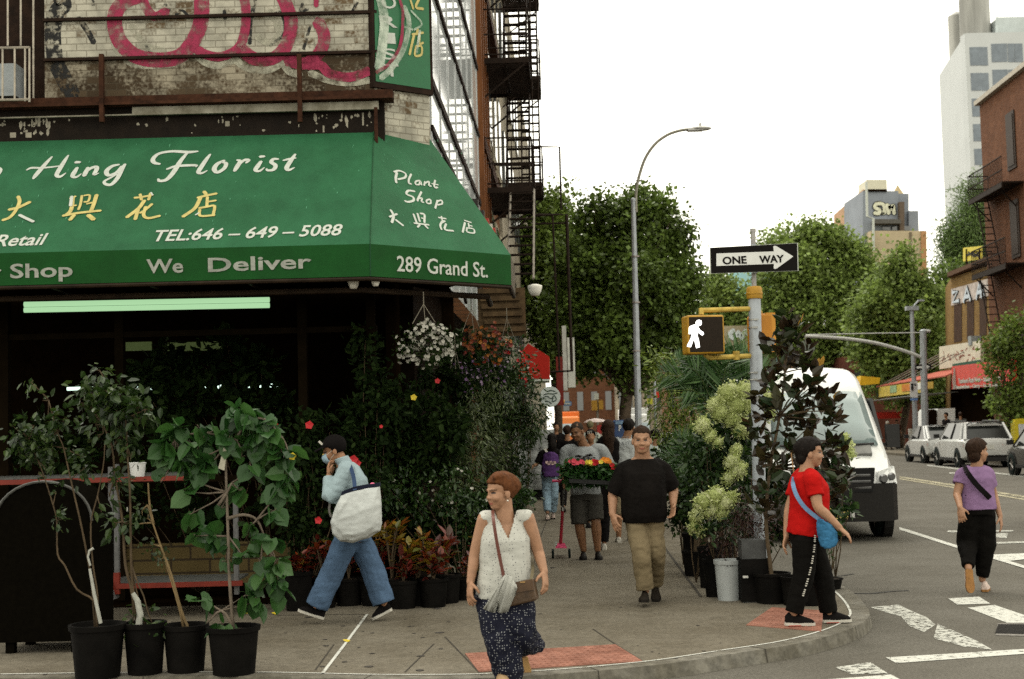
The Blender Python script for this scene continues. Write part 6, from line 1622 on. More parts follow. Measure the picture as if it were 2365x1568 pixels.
b = MB(); b.slab([at(*q, 10.3) for q in fz((1478, 140), (1520, 155), (1540, 10), (1515, 0))], (0, .002, 0)); b.build('label_tag', mat('tag_paper', (.38, .36, .28), .8, .2, 20), o)
b = MB(); flower(b, at(*Z('e', 2318, 1385), 10.3), (0, -1, .2), .03); b.build('yellow_leaf', P_YEL, o)
# crotons along the pavement edge
GC = 'croton plants in black pots along the shop'
croton = [('small reddish croton in a pot nearest the heart leaved sapling', 688, 1290, 40, 1318, 13.95, G_CRO), ('dark croton with orange leaf tips left behind the masked man', 745, 1260, 34, 1330, 14.1, G_CRO), ('yellow and green croton glowing beside the tote bag', 905, 1225, 42, 1335, 14.0, G_CROY),
          ('large yellow leaved croton with red stems in the middle of the row', 965, 1245, 46, 1335, 14.1, G_CROY), ('deep red croton right of the yellow one', 1030, 1250, 46, 1325, 14.25, G_CRO), ('low dark red croton under the yellow ones', 930, 1290, 38, 1340, 13.9, G_CRO), ('small croton half hidden behind the walking woman in white', 1078, 1290, 30, 1335, 14.5, G_CRO), ('reddish croton right behind the tote bag and jeans', 862, 1262, 38, 1335, 14.2, G_CRO), ('dark croton directly behind the legs of the masked man', 805, 1270, 36, 1335, 14.25, G_CRO),
          ('copper croton filling the gap right of the middle yellow one', 1000, 1280, 40, 1335, 13.95, G_CRO), ('last dark copper croton by the open pavement', 1105, 1250, 32, 1322, 14.9, G_CRO)]
for lb, x, y, r_, yr, Y, m in croton:
    root = thing('croton', lb, 'plant', group=GC)
    c = at(x, yr, Y); base = Vector((c.x, Y, SWZ)); pr_ = 34 / F * Y
    potmb(base, pr_, pr_ * .8, c.z - SWZ).build('pot', POT, root, True, 40)
    MB().lathe(Vector((c.x, Y, c.z - .02)), [(pr_ * .93, 0), (.01, .02)], 16).build('soil', SOIL, root)
    s = MB(); l = MB(); R_ = r_ / F * Y
    for q in range(5):
        tip = at(x + random.uniform(-.5, .5) * r_, y + random.uniform(-.3, .5) * r_, Y + random.uniform(-.12, .1))
        limb_mb(s, Vector((c.x, Y, c.z - .02)), tip, .010, .006, .04, 6, 4)
        k = 15
        D = unit(k); D[:, 2] = np.abs(D[:, 2]) * .8 + .05
        P = np.array(tip)[None] + D * np.array([.03, .03, .02]) - np.array([0, 0, 1]) * rng.uniform(0, .16, (k, 1))
        leaves(l, P, R_ * .62, 'fold', D, droop=.15, tilt=.25, flat=.4, sv=.3)
    s.build('stems', STEM, root); l.build('foliage', m, root)
# green shrub with white flowers behind the crotons
GSH = 'green plants crowded round the shop corner'
plant('flowering_shrub', 'glossy green shrub dotted with small white flowers above the crotons', 14.75, [(900, 1130, 34), (950, 1115, 36), (1000, 1130, 38), (1050, 1120, 40), (1030, 1170, 36), (960, 1165, 34), (900, 1175, 28), (1085, 1165, 36), (1070, 1215, 30)], G_MD, 1500, .055, 'fold', None, (), [(G_WHT, 26, .020, 'blossoms')], group=GSH, nclump=220, spread=.04, sr=.008)
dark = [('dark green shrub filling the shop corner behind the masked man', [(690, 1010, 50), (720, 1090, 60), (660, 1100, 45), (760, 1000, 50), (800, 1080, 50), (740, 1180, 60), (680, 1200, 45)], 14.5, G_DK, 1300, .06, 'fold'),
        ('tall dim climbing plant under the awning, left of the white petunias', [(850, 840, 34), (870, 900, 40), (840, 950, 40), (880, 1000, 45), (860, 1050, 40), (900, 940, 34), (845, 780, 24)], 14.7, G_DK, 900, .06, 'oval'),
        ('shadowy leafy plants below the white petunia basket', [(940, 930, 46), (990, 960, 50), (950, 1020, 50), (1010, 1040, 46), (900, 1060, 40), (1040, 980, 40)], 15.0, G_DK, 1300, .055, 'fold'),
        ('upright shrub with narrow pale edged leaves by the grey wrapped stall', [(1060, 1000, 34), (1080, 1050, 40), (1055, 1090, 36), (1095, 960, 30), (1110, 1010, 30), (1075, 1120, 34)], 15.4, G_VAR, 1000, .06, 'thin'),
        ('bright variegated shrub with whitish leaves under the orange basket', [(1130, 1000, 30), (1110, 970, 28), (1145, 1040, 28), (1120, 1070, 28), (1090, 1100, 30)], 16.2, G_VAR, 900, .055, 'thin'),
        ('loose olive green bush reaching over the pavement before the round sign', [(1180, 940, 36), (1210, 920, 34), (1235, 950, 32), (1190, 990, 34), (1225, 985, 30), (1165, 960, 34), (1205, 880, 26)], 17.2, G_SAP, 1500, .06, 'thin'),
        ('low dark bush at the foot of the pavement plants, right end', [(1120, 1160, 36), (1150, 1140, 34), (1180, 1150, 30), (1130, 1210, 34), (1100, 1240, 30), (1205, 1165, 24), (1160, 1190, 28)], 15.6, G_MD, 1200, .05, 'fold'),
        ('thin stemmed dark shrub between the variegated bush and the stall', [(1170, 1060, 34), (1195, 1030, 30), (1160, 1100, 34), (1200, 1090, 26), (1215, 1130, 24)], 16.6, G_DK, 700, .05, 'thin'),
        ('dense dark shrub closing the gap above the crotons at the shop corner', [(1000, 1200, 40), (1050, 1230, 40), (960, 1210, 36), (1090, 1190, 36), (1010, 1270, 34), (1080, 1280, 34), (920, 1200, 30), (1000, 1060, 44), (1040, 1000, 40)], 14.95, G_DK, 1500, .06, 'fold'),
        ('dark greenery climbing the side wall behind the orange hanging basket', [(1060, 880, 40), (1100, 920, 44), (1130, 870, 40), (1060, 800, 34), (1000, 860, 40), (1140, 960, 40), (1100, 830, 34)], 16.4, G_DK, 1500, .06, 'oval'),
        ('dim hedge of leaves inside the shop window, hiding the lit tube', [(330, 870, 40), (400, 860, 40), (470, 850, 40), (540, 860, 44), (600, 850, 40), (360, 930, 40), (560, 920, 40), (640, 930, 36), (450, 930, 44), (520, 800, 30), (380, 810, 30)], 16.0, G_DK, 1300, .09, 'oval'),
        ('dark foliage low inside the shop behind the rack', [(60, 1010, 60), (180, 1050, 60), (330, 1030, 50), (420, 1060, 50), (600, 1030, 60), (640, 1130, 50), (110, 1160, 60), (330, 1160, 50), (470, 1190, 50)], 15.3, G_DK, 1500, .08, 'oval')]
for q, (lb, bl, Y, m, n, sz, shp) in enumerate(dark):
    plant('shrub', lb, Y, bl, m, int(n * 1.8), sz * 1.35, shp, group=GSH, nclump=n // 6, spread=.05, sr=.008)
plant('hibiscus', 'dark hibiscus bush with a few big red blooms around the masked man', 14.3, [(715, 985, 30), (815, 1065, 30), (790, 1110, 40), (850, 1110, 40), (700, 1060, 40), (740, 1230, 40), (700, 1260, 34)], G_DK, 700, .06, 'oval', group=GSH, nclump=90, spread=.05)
b = MB()
for x, y, r_ in ((714, 982, .045), (816, 1062, .05), (825, 1070, .04), (735, 1202, .04), (640, 985, .03), (880, 985, .02), (1010, 880, .03)): flower(b, at(x, y, 14.15), (.1, -1, .2), r_, 5, .3)
b.build('red_bloom', P_RED, bpy.data.objects['hibiscus'])
b = MB()
for x, y, r_, Y in ((955, 918, .035, 14.5), (748, 1051, .018, 14.1), (1318, 1400, .02, 14)): flower(b, at(x, y, Y), (.1, -1, .2), r_, 5, .3)
b.build('yellow_bloom', P_YEL, bpy.data.objects['hibiscus'])
# hanging baskets
GB_ = 'hanging flower baskets under the awning'
plant('hanging_basket', 'hanging basket overflowing with white petunias under the awning corner', 13.95, [(940, 790, 26), (970, 775, 30), (1005, 780, 32), (1035, 790, 26), (960, 815, 28), (1000, 815, 28), (930, 815, 20), (1030, 820, 18), (985, 750, 18)], G_DK, 900, .032, 'oval', group=GB_, nclump=120, spread=.03, hangers=(978, 702, 952, 748, 982, 746, 1005, 745), flowers=[(G_WHT, 190, .0235, 'blossoms')], sr=.004, stemm=STEMG)
plant('hanging_basket', 'hanging basket with orange and red flowers right of the white petunias', 14.8, [(1090, 785, 26), (1125, 780, 28), (1155, 790, 28), (1110, 810, 28), (1150, 815, 26), (1085, 805, 20)], G_DK, 700, .035, 'oval', group=GB_, nclump=90, spread=.03, hangers=(1088, 712, 1067, 768, 1094, 766, 1112, 766), flowers=[(G_ORA, 110, .026, 'blossoms')], sr=.004, stemm=STEMG)
plant('hanging_basket', 'small hanging basket low behind the petunias with trailing pale purple flowers', 15.2, [(1100, 850, 28), (1135, 850, 28), (1165, 860, 26), (1060, 850, 18), (1085, 880, 26)], G_DK, 700, .035, 'oval', group=GB_, nclump=90, spread=.035, hangers=(1050, 800, 1040, 852, 1052, 852, 1062, 852), flowers=[(G_PUR, 60, .018, 'blossoms')], sr=.004, stemm=STEMG)
plant('hanging_basket', 'long trailing green basket with red blooms before the red awning', 16.4, [(1190, 830, 24), (1205, 860, 22), (1195, 890, 20), (1180, 800, 18), (1210, 830, 16)], G_MD, 600, .045, 'oval', group=GB_, nclump=80, spread=.04, hangers=(1170, 735, 1155, 800, 1175, 800, 1195, 800), flowers=[(P_RED, 14, .03, 'blossoms'), (G_WHT, 16, .02, 'pale_blossoms')], sr=.004, stemm=STEMG)
plant('hanging_basket', 'grey green trailing basket below the orange one', 15.4, [(1140, 900, 30), (1120, 930, 28), (1160, 930, 26), (1095, 905, 22), (1150, 880, 24)], G_VAR, 600, .045, 'thin', group=GB_, nclump=80, spread=.05, hangers=(1125, 800, 1105, 880, 1130, 880, 1150, 880), droop=1.3, sr=.004, stemm=STEMG)
# fallen leaves
for i, (x, y) in enumerate(((565, 1416), (634, 1417), (800, 1480))):
    l = MB(); flower(l, gnd(x, y, SWZ + .008), (.2, -.2, 1), .035, 3, .15)
    tag(l.build('fallen_leaf', P_YEL), ['yellow fallen leaf on the pavement left of another one near the rack', 'yellow fallen leaf by the masked man front foot', 'brownish fallen leaf lying on the chalk line'][i], 'leaf', 'fallen leaves on the pavement')

# ------------------------------------------------------------------ plants by the kerb, right group
GK = 'plants for sale crowded along the kerb'
plant('bamboo', 'clump of feathery bamboo beside the lamp post', 19.0, [(1530, 850, 30), (1560, 880, 44), (1590, 920, 46), (1545, 940, 44), (1600, 860, 34), (1510, 820, 16), (1570, 990, 46), (1560, 830, 26), (1620, 980, 40), (1540, 1000, 40), (1600, 1040, 44)], G_BAM, 2800, .10, 'thin', None, [[(1570, 1180), (1560, 1000), (1540, 900), (1500, 805)], [(1580, 1180), (1580, 1000), (1570, 900), (1520, 800)], [(1590, 1180), (1600, 1000), (1600, 900), (1560, 810)], [(1560, 1180), (1540, 1050), (1530, 960)]], group=GK, nclump=380, spread=.07, droop=.6, sr=.010, stemm=STEMG)
def palm(label, Y, crown, fronds, pot=None, m=G_PALM, ln=.16, trunk=True):
    root = thing('palm', label, 'palm', group=GK)
    c = at(*crown, Y); s = MB(); l = MB()
    base = Vector((c.x, Y, SWZ))
    potmb(base, .16, .13, .28).build('pot', POT, root, True, 40)
    limb_mb(s, base + UP * .25, c, .03, .022, .02, 8); s.build('trunk', STEM, root)
    s = MB()
    for tip in fronds:
        e = at(tip[0], tip[1], Y + (tip[2] if len(tip) > 2 else 0))
        mid = c.lerp(e, .55) + UP * (e - c).length * .16
        P = smooth_path([tuple(c), tuple(mid), tuple(e)], 20)
        s.tube(P, [.007 * (1 - .7 * i / len(P)) for i in range(len(P))], 5)
        for i in range(3, len(P)):
            d = (Vector(P[i]) - Vector(P[i - 1])).normalized()
            sd = d.cross(Vector((.3, -1, .35))).normalized()
            for sg in (-1, 1):
                dd = (d * .75 + sd * sg * .8 + Vector((0, 0, -.12)))
                k = math.sin(math.pi * (i / len(P)) ** .8) * .75 + .3
                leaves(l, np.array([P[i]]), ln * k * 1.5, 'blade', np.array([tuple(dd)]), droop=.1, tilt=.1, sv=.15)
    s.build('fronds', STEMG, root); l.build('leaflets', m, root)
    return root
palm('tall palm with long arching fronds under the pedestrian signal', 17.2, (1655, 960), [(1560, 828, .2), (1600, 812, -.1), (1640, 815, .3), (1690, 818, -.2), (1740, 830, .2), (1580, 900, -.3), (1770, 850, 0), (1620, 840, .5), (1800, 880, .2), (1530, 860, 0), (1665, 800, 0), (1720, 805, .3), (1590, 845, -.3), (1760, 815, .3)], ln=.26)
palm('small palm with drooping fronds beside the man in black', 16.2, (1600, 1075), [(1555, 1010), (1590, 1000, -.2), (1530, 1060, .1), (1640, 1040), (1560, 1090, -.3), (1655, 1080, -.2), (1545, 1110, .2), (1570, 1040, .3)], ln=.15)
def hydr(name, label, Y, heads, leafb, pot=None, big=.11, stems=True):
    root = plant(name, label, Y, leafb, G_MD, 60 * len(leafb), .075, 'fold', pot, group=GK, nclump=12 * len(leafb), spread=.05, sr=.008)
    for (x, y, r_) in heads:
        c = np.array(at(x, y, Y - .12)); rr = r_ / F * Y
        P, D = blobpts([(tuple(c), rr), (tuple(c + np.array([rr * .35, 0, rr * .35])), rr * .75), (tuple(c - np.array([rr * .3, 0, rr * .4])), rr * .75)], int(560 * (rr / .11) ** 1.3), .80)
        f = MB(); leaves(f, P, .026, 'oval', D, droop=0, tilt=1.3)
        for o_, q_ in ((0, .86), (.35, .62), (-.35, .62)): f.ell(c + np.array([rr * o_, 0, rr * o_]), (rr * q_,) * 3, None, 10, 6)
        f.build('flower_head', G_LIME, root)
    return root
hydr('hydrangea', 'tall hydrangea with big lime white flower heads behind the signal pole', 15.2, [(1680, 910, 26), (1700, 935, 26), (1665, 950, 22), (1715, 905, 22), (1735, 930, 24), (1715, 985, 24), (1650, 935, 18), (1762, 925, 22), (1690, 965, 20), (1775, 955, 16), (1790, 920, 14)], [(1690, 970, 30), (1720, 1000, 34), (1670, 1010, 34), (1700, 1050, 36), (1740, 970, 24), (1650, 1050, 30), (1690, 1100, 34), (1720, 1090, 30)])
hydr('hydrangea', 'hydrangea with two lime heads hanging low left of the pole', 15.0, [(1622, 982, 18), (1640, 1008, 13), (1655, 1022, 12), (1690, 1065, 18), (1705, 1085, 18), (1680, 1105, 14), (1700, 1040, 12)], [(1640, 1030, 30), (1680, 1080, 34), (1620, 1090, 34), (1660, 1140, 34), (1710, 1130, 30), (1630, 1020, 26)])
hydr('hydrangea', 'low bushy hydrangea with a mass of lime flowers beside the white bucket', 14.2, [(1625, 1160, 22), (1650, 1148, 22), (1675, 1160, 20), (1610, 1190, 18), (1690, 1150, 14), (1602, 1215, 14), (1640, 1175, 20), (1618, 1228, 9), (1665, 1185, 12)], [(1640, 1200, 34), (1610, 1210, 26), (1680, 1200, 30), (1650, 1230, 30)], (1650, 1290, 28))
hydr('hydrangea', 'lime hydrangea bloom poking out right of the magnolia before the van', 15.6, [(1952, 1030, 16), (1960, 1050, 14), (1948, 1012, 12)], [(1930, 1060, 26), (1945, 1090, 24), (1920, 1110, 26)])
# magnolia with dark brown leaves
mg = thing('magnolia', 'young magnolia tree with dark bronze leaves in a black pot right of the signal pole', 'tree')
Y = 13.6; c = at(1781, 1322, Y); base = Vector((c.x, Y, SWZ)); pr_ = 42 / F * Y
potmb(base, pr_, pr_ * .85, c.z - SWZ).build('pot', POT, mg, True, 40)
MB().box(Vector((c.x + .10, Y - pr_ * .98, SWZ + .17)), (.035, .01, .03)).build('pot_label', mat('label_white', (.45, .45, .42), .6, .3, 90), mg)
MB().lathe(Vector((c.x, Y, c.z - .03)), [(pr_ * .93, 0), (.01, .02)], 16).build('soil', SOIL, mg)
s = MB(); tk = [at(x, y, Y) for x, y in ((1770, 1330), (1768, 1200), (1778, 1080), (1800, 960), (1812, 860), (1822, 760), (1826, 738))]; tk[0] = Vector((c.x, Y, c.z - .03))
s.tube(smooth_path([tuple(p) for p in tk], 3), [.02 - .0008 * i for i in range(19)], 8)
tips = [(1822, 745, 20), (1800, 780, 26), (1840, 770, 24), (1812, 810, 26), (1850, 800, 20), (1786, 800, 18), (1830, 830, 22), (1860, 850, 22), (1880, 870, 18), (1800, 870, 28), (1840, 900, 28), (1870, 895, 24), (1780, 900, 28), (1760, 930, 26), (1800, 930, 30), (1850, 945, 30), (1890, 940, 28), (1915, 930, 24), (1770, 970, 32), (1820, 980, 34), (1870, 985, 34), (1910, 970, 30), (1930, 950, 20),
        (1740, 1000, 28), (1780, 1020, 36), (1830, 1030, 36), (1880, 1035, 34), (1920, 1010, 30), (1750, 1060, 34), (1800, 1080, 38), (1850, 1090, 36), (1900, 1070, 34), (1935, 1050, 22), (1770, 1120, 36), (1820, 1130, 36), (1880, 1120, 32), (1760, 1170, 32), (1800, 1180, 34), (1920, 1100, 24), (1940, 1120, 20), (1950, 1090, 16), (1930, 1155, 24), (1910, 1140, 24)]
l = MB()
for x, y, r_ in tips:
    p = at(x, y, Y + random.uniform(-.3, .35) * (0.3 if y < 860 else 1)); q = min(tk, key=lambda v: abs(v.z - p.z + .15))
    limb_mb(s, q, p, .008, .004, .05, 5, 4)
    k = 13; D = unit(k); D[:, 2] = np.abs(D[:, 2]) + .15
    leaves(l, np.array(p)[None] + unit(k) * .07 * np.array([1, 1, 1.3]), .145, 'fold', D, droop=.05, tilt=.35, sv=.25)
s.build('trunk', STEM, mg); l.build('foliage', G_MAG, mg)
b = MB(); leaves(b, np.array([tuple(at(x, y, Y - .1)) for x, y in ((1850, 745), (1842, 752), (1892, 845), (1885, 852), (1925, 925))]), .10, 'fold', np.array([[.4, 0, 1.]] * 5), droop=0, tilt=.2); b.build('young_leaf', mat('leaf_orange', (.34, .19, .03), .5, .3, 4, trans=.3), mg)
b = MB(); b.tube([at(1826, 1045, Y - .25), at(1838, 1130, Y - .27)], .006, 6); b.build('stake', mat('stake_tan', (.26, .15, .07), .8), mg)
plant('shrub', 'dark red leaved shrub packed in front of the signal pole foot', 14.1, [(1720, 1190, 44), (1690, 1230, 40), (1740, 1240, 44), (1700, 1270, 36), (1760, 1190, 40), (1665, 1260, 26)], G_RED, 2000, .045, 'thin', group=GK, nclump=260, spread=.05, sr=.006)
plant('shrub', 'dense dark green plants behind the man in black tee shirt', 17.6, [(1560, 1080, 40), (1590, 1120, 44), (1560, 1160, 40), (1600, 1180, 44), (1575, 1210, 36), (1640, 1110, 44), (1545, 1050, 26)], G_DK, 2200, .07, 'fold', group=GK, nclump=280, spread=.06, sr=.008)
plant('shrub', 'leafy green bush filling the bank under the lime hydrangea heads', 15.4, [(1600, 1130, 40), (1640, 1080, 44), (1690, 1010, 40), (1720, 950, 36), (1740, 1040, 44), (1660, 960, 36), (1610, 1040, 36)], G_MD, 1900, .075, 'fold', group=GK, nclump=240, spread=.06, sr=.008)
plant('shrub', 'dark bushy plants round the middle of the signal pole', 15.8, [(1660, 1090, 50), (1720, 1130, 50), (1760, 1080, 44), (1700, 1180, 50), (1630, 1150, 44), (1800, 1180, 50), (1850, 1170, 50), (1760, 1220, 44)], G_DK, 2600, .07, 'oval', group=GK, nclump=300, spread=.06, sr=.008)
plant('shrub', 'small green plant by the kerb behind the woman in red', 13.5, [(1905, 1290, 16), (1915, 1265, 14), (1898, 1250, 18), (1890, 1300, 18)], G_MD, 320, .05, 'thin', (1890, 1335, 26), group=GK, nclump=50, spread=.03)
plant('shrub', 'broad leaved green plant in front of the van plate', 14.6, [(1960, 1190, 16), (1940, 1165, 20), (1925, 1200, 20), (1965, 1160, 12), (1905, 1180, 24)], G_MD, 90, .11, 'fold', (1915, 1335, 30), group=GK)
# buckets and boxes
o = thing('plant_bucket', 'pale grey white bucket with two printed letters holding a shrub', 'bucket')
Y = 13.9; c = at(1681, 1292, Y); r_ = 33 / F * Y
potmb(Vector((c.x, Y, SWZ)), r_, r_ * .8, c.z - SWZ).build('bucket', mat('bucket_grey', (.32, .34, .34), .6, .1), o, True, 40)
textfit('PW', MATS['paint_black'], o, at(1678, 1309, Y - r_ * .98), at(1695, 1309, Y - r_ * .98), UP, .055)
o = thing('nursery_pot', 'tall square black plant pot with small white label left of the magnolia pot', 'pot')
Y = 13.75; c = at(1735, 1245, Y); w_ = 62 / F * Y
MB().box(Vector((c.x, Y, (c.z + SWZ) / 2)), (w_ * .9, w_ * .9, c.z - SWZ)).build('pot', mat('pot_grey', (.045, .047, .047), .35, .4, 6), o)
MB().box(Vector((c.x, Y, at(1735, 1300, Y).z - .15)), (w_ * 1.02, w_ * 1.02, .40)).build('sleeve', POT, o)
MB().box(at(1721, 1332, Y - w_ * .53), (.05, .006, .022)).build('pot_label', MATS['label_white'], o)
for i, (x, yr, Y, hw_, lb) in enumerate(((1838, 1330, 13.4, 36, 'round black plant pot between the magnolia pot and the woman in red'), (1640, 1262, 15.0, 30, 'black plant pot half hidden behind the white bucket'), (1605, 1230, 16.5, 30, 'black plant pot below the lime hydrangea edge'), (1873, 1340, 13.35, 30, 'black plant pot right behind the red shirted woman legs'))):
    o = thing('nursery_pot', lb, 'pot', group='black nursery pots by the kerb')
    c = at(x, yr, Y); r_ = hw_ / F * Y
    potmb(Vector((c.x, Y, SWZ)), r_, r_ * .85, c.z - SWZ).build('pot', POT, o, True, 40); MB().lathe(Vector((c.x, Y, c.z - .03)), [(r_ * .93, 0), (.01, .02)], 16).build('soil', SOIL, o)
# ================================================================== people
ZM.update({'B': (1033.6, 1056.5, .3261), 'J': (1722.6, 980, .3125), 'C': (1209.6, 880.4, .34174), 'A': (612.5, 957, .3173), 'h': (1186.7, 803.9, .1709), 'r': (2021.2, 918.7, .14503)})
def skin(nm, c): return mat(nm, c, .55, .14, 25, spec=.35)
SK1 = skin('skin_tan', (.25, .125, .065)); SK2 = skin('skin_fair', (.29, .155, .090)); SK3 = skin('skin_brown', (.18, .085, .04))
EYE = mat('eye_dark', (.02, .012, .01), .3); LIP = mat('lip', (.30, .10, .075), .5); BROW = mat('brow', (.05, .03, .02), .8)
HAIR_B = mat('hair_black', (.006, .004, .003), .75, .4, 40, bump=.4, stretch=(1, 1, .25)); HAIR_R = mat('hair_auburn', (.085, .030, .010), .75, .45, 30, bump=.5, stretch=(1, 1, .3)); HAIR_D = mat('hair_brown', (.022, .011, .006), .75, .4, 40, bump=.4, stretch=(1, 1, .3))
def cloth(nm, c, var=.14, rough=.85, sc=9, **k): return mat(nm, c, rough, var, sc, bump=.35, bscale=22, spec=.06, **k)
def dotm(nm, base, dot, scale, r_, var=.08):
    if nm in MATS: return MATS[nm]
    m = mat(nm, base, .85, var, 8, bump=.3, bscale=16, spec=.2); t = m.node_tree; L = t.links.new; b = t.nodes['Principled BSDF']
    v = t.nodes.new('ShaderNodeTexVoronoi'); v.inputs['Scale'].default_value = scale; v.inputs['Randomness'].default_value = .45
    tc = t.nodes.new('ShaderNodeTexCoord'); L(tc.outputs['Object'], v.inputs['Vector'])
    c = t.nodes.new('ShaderNodeMath'); c.operation = 'LESS_THAN'; c.inputs[1].default_value = r_; L(v.outputs['Distance'], c.inputs[0])
    mx_ = t.nodes.new('ShaderNodeMixRGB'); mx_.inputs['Color2'].default_value = (*dot, 1)
    src = b.inputs['Base Color'].links[0].from_socket
    L(c.outputs[0], mx_.inputs['Fac']); L(src, mx_.inputs['Color1']); L(mx_.outputs[0], b.inputs['Base Color'])
    return m
def remesh(o, vox, smooth=2, wr=0., wscale=9., seed=0., stretch=(1, 1, 1)):
    m = o.modifiers.new('r', 'REMESH'); m.mode = 'VOXEL'; m.voxel_size = vox; m.use_smooth_shade = True
    if smooth:
        s = o.modifiers.new('s', 'SMOOTH'); s.iterations = smooth; s.factor = .5
    evalmesh(o)
    me = o.data
    if wr:
        n = len(me.vertices); co = np.empty(n * 3); no = np.empty(n * 3)
        me.vertices.foreach_get('co', co); me.vertices.foreach_get('normal', no); co = co.reshape(-1, 3); no = no.reshape(-1, 3)
        a = np.array([mnoise.noise(Vector((c[0] * wscale * stretch[0] + seed, c[1] * wscale * stretch[1], c[2] * wscale * stretch[2]))) + .5 * mnoise.noise(Vector((c[0] * wscale * 2.3 + seed, c[1] * wscale * 2.3, c[2] * wscale * 3.4))) for c in co])
        a = np.where(a < -.02, a * 1.6, a)
        me.vertices.foreach_set('co', (co + no * (a * wr)[:, None]).ravel()); me.update()
    me.polygons.foreach_set('use_smooth', [True] * len(me.polygons))
    return o
def ering(c, a, b_, n=16): return [c + a * math.cos(2 * math.pi * k / n) + b_ * math.sin(2 * math.pi * k / n) for k in range(n)]
def torso_mb(mb, J, f, s, dims, t0=-.16, ex=0.):
    """dims: rows of (t along pelvis-neck, half width, half depth, forward shift)"""
    p, q = J['pel'], J['neck']; mid = J.get('mid')
    def C(t):
        if mid is None: return p.lerp(q, t)
        return p * (1 - t) * (1 - t) + (mid * 2 - (p + q) / 2) * 2 * t * (1 - t) + q * t * t
    rings = []
    for t, w_, d, sh in dims:
        if t < t0: continue
        ax = (C(min(t + .05, 1)) - C(max(t - .05, 0))).normalized() if 0 <= t <= 1 else (q - p).normalized()
        ff = (f - ax * f.dot(ax)).normalized()
        rings.append(ering(C(t) if t >= 0 else p + (q - p) * t + Vector((0, 0, 0)), s * (w_ + ex), ff * (d + ex)))
        rings[-1] = [v + ff * sh for v in rings[-1]]
    mb.rings(rings)
def limb(mb, pts, rads, n=12, end=True):
    P = smooth_path([tuple(p) for p in pts], 4); k = len(P) - 1; m = len(rads) - 1
    rr = []
    for i in range(k + 1):
        t = i / k * m; j = min(int(t), m - 1); rr.append(rads[j] + (rads[j + 1] - rads[j]) * (t - j))
    mb.tube(P, rr, n)
    mb.ell(pts[0], (rads[0] * .98,) * 3, None, 10, 6)
    if end: mb.ell(pts[-1], (rads[-1] * .98,) * 3, None, 10, 6)
def hand(mb, w_, tip, n_, side, curl=.5, k=1.):
    """palm, four unequal bent fingers and a thumb off the side of the palm; n_ is the way the fingers close"""
    d = (tip - w_).normalized(); n_ = (n_ - d * n_.dot(d)).normalized(); s_ = d.cross(n_)
    mb.rings([ering(w_ + d * x * k, s_ * a * k, n_ * b_ * k, 10) for x, a, b_ in ((-.02, .026, .020), (.015, .032, .019), (.05, .041, .017), (.085, .041, .014), (.095, .036, .010))])
    for i, (o, L, sp) in enumerate(((-.031, .066, -.12), (-.0105, .076, -.03), (.0105, .071, .05), (.031, .056, .16))):
        p = w_ + (d * .085 + s_ * o) * k; dd = (d + s_ * sp).normalized(); pts = [p - dd * .012]
        cu = curl * (1 + .18 * (i - 1.5))
        for j, fr in enumerate((.44, .31, .25)):
            a = cu * (.35, .8, 1.15)[j] * 1.1; v = dd * math.cos(a) + n_ * math.sin(a)
            p = p + v * L * fr * k; pts.append(p)
        mb.tube(pts, [.0098 * k, .0092 * k, .0085 * k, .0072 * k], 8)
    p = w_ + (d * .02 + s_ * side * .032 + n_ * .006) * k; v1 = (d * .62 + s_ * side * .62 + n_ * .4).normalized(); v2 = (d * .9 + s_ * side * .15 + n_ * .55).normalized()
    mb.tube([p - v1 * .01, p + v1 * .042 * k, p + v1 * .042 * k + v2 * .032 * k], [.013 * k, .0105 * k, .008 * k], 8)
def head_frame(c, yaw, pitch, roll=0, k=1.):
    f = Vector((math.sin(yaw), -math.cos(yaw), 0)); s = Vector((-math.cos(yaw), -math.sin(yaw), 0))      # s: the person's right... image-left when facing us
    R_ = Matrix.Rotation(yaw, 3, 'Z') @ Matrix.Rotation(pitch, 3, 'X') @ Matrix.Rotation(roll, 3, 'Y')
    def H(x, y, z): return c + R_ @ Vector((x * k, -y * k, z * k))
    return H, R_
def head_mb(mb, H, R_, k, full=0.):
    E = lambda x, y, z, a, b_, c_: mb.ell(H(x, y, z), (a * k, b_ * k, c_ * k), R_, 16, 10)
    E(0, -.012, .035, .074, .094, .084); E(0, .022, -.028, .060 + full, .066, .082); E(0, .040, -.083, .036 + full, .036, .028)
    E(0, .088, -.026, .0120, .015, .012); E(0, .081, -.004, .009, .012, .030); E(0, .074, .020, .050, .016, .011)
    for q in (-1, 1):
        E(q * .034, .060, -.032, .025 + full * .7, .022, .024); E(q * .077, -.008, -.012, .009, .020, .031); E(q * .014, .088, -.03, .008, .009, .008)
    E(0, .077, -.058, .021, .010, .007); E(0, .074, -.069, .018, .010, .007)
